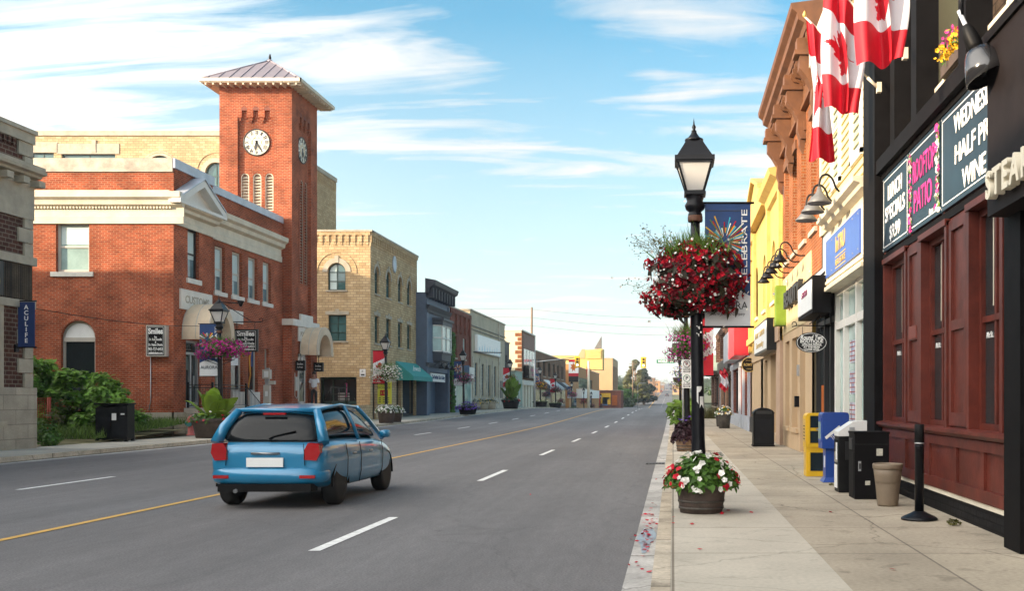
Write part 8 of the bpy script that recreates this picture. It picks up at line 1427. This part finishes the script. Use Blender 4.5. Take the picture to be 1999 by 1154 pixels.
for px, y, top in ((1275, 400, 741), (1282, 500, 742), (1290, 600, 744), (1296, 700, 746), (1330, 420, 744), (1326, 520, 746), (1320, 640, 748)):
    x = wx(px, y); z = wz(top, y); t = thing('utility_pole', ['first', 'second', 'third', 'fourth', 'fifth', 'sixth', 'seventh'][k] + ' far utility pole on the rising street, ' + ('left' if px < 1310 else 'right') + ' side', 'pole', (x, y, g(y) - .5), 'far utility poles'); k += 1; MB().tube([(x, y, g(y) - .5), (x, y, z)], [.25, .18], 6).build('pole', 'wood_pole', t, True); MB().box(x - 1.3, x + 1.3, y - .1, y + .1, z - 1.2, z - .9).build('crossarm', 'wood_pole', t, True)
t = thing('lamp_standard', 'thin grey cobra head street light beside the conifers', 'street lamp', (wx(1245, 300), 300, g(300))); x = wx(1245, 300); z = wz(748, 300); MB().tube([(x, 300, g(300)), (x, 300, z - .6), (x + .4, 300, z - .1), (x + 1.6, 300, z)], .09, 6).build('pole', 'grey_metal', t, True); MB().box(x + 1.5, x + 2.3, 299.8, 300.2, z - .1, z + .06).build('head', 'grey_metal', t, True)
t = thing('flagpole', 'pale pole with a drooping red flag before the orange building', 'flagpole', (wx(1149, 190), 190, g(190))); x = wx(1149, 190); MB().tube([(x, 190, g(190)), (x, 190, wz(705, 190))], [.3, .2], 8).build('pole', 'cream_trim', t, True)
V = np.array([(-.1 - .12 * (j % 2) - .25 * i / 4, .05 * math.sin(j), wz(708, 190) - g(190) - 2.0 * j / 8 - .25 * i) for i in range(4) for j in range(9)]); raw('flag', V, np.array([(i * 9 + j, i * 9 + j + 1, i * 9 + j + 10, i * 9 + j + 9) for i in range(3) for j in range(8)]), 'flag_red', t, None, True)
# wooded far hills: one mass
cs, rs = [], []
for i in range(420):
    y = rng.uniform(560, 1700); side = rng.choice([-1, 1], p=[.6, .4]); x = -8 + side * (18 + abs(rng.normal(0, 1)) * 60 * y / 700); cs.append((x, y, g(y) + rng.uniform(1, 6))); rs.append(rng.uniform(4, 8))
for i in range(160): x = rng.uniform(-420, 260); cs.append((x, 1750 + rng.uniform(-80, 80), g(1750) + rng.uniform(0, 7))); rs.append(rng.uniform(7, 13))
P, Nn = clumps(cs, rs, 60, .8, .5); o = leaves('far_woods', P, Nn + (0, 0, .4), 2.4, 'leaf_far', None, asp=.7); o['kind'] = 'stuff'
# masses of trees just beyond the crest, left and right of the road
for i, (x, y, h, r, m) in enumerate(((-30, 395, 9, 5, 'leaf_green'), (-36, 430, 11, 6, 'leaf_far'), (10, 150, 7, 3.6, 'leaf_green'), (9, 170, 8, 4, 'leaf_far'))): tree(['green tree on the slope left of the dip', 'dark tree further up the left slope', 'green tree past the end of the right hand shops', 'second dark tree past the right hand shops'][i], x, y, h, r, m, 900, .7)
# dark parked vehicle and rail at the end of the right row
t = thing('low_fence', 'dark low railing at the end of the right hand pavement', 'fence', (3.2, 73, g(73))); b = MB(); x0, x1 = wx(1374, 73), wx(1402, 73); z0 = g(73) + PV; b.box(x0, x1, 72.95, 73.05, z0 + .95, z0 + 1.02); b.box(x0, x1, 72.95, 73.05, z0 + .15, z0 + .2)
for i in range(14): u = x0 + (x1 - x0) * i / 13; b.box(u - .012, u + .012, 72.98, 73.02, z0, z0 + 1)
b.build('railing', 'black_metal', t, True)
# ---------------------------------------------------------------- summer haze over the far street
hm = bpy.data.materials.new('haze'); hm.use_nodes = True; nt = hm.node_tree; nt.nodes.remove(nt.nodes['Principled BSDF']); pv = nt.nodes.new('ShaderNodeVolumePrincipled'); pv.inputs['Color'].default_value = (.92, .95, 1, 1); pv.inputs['Density'].default_value = .0003; pv.inputs['Anisotropy'].default_value = .2; nt.links.new(pv.outputs[0], nt.nodes['Material Output'].inputs['Volume'])
tag(MB().box(-950, 950, -140, 2650, -4, 75).build('haze', hm), kind='stuff')
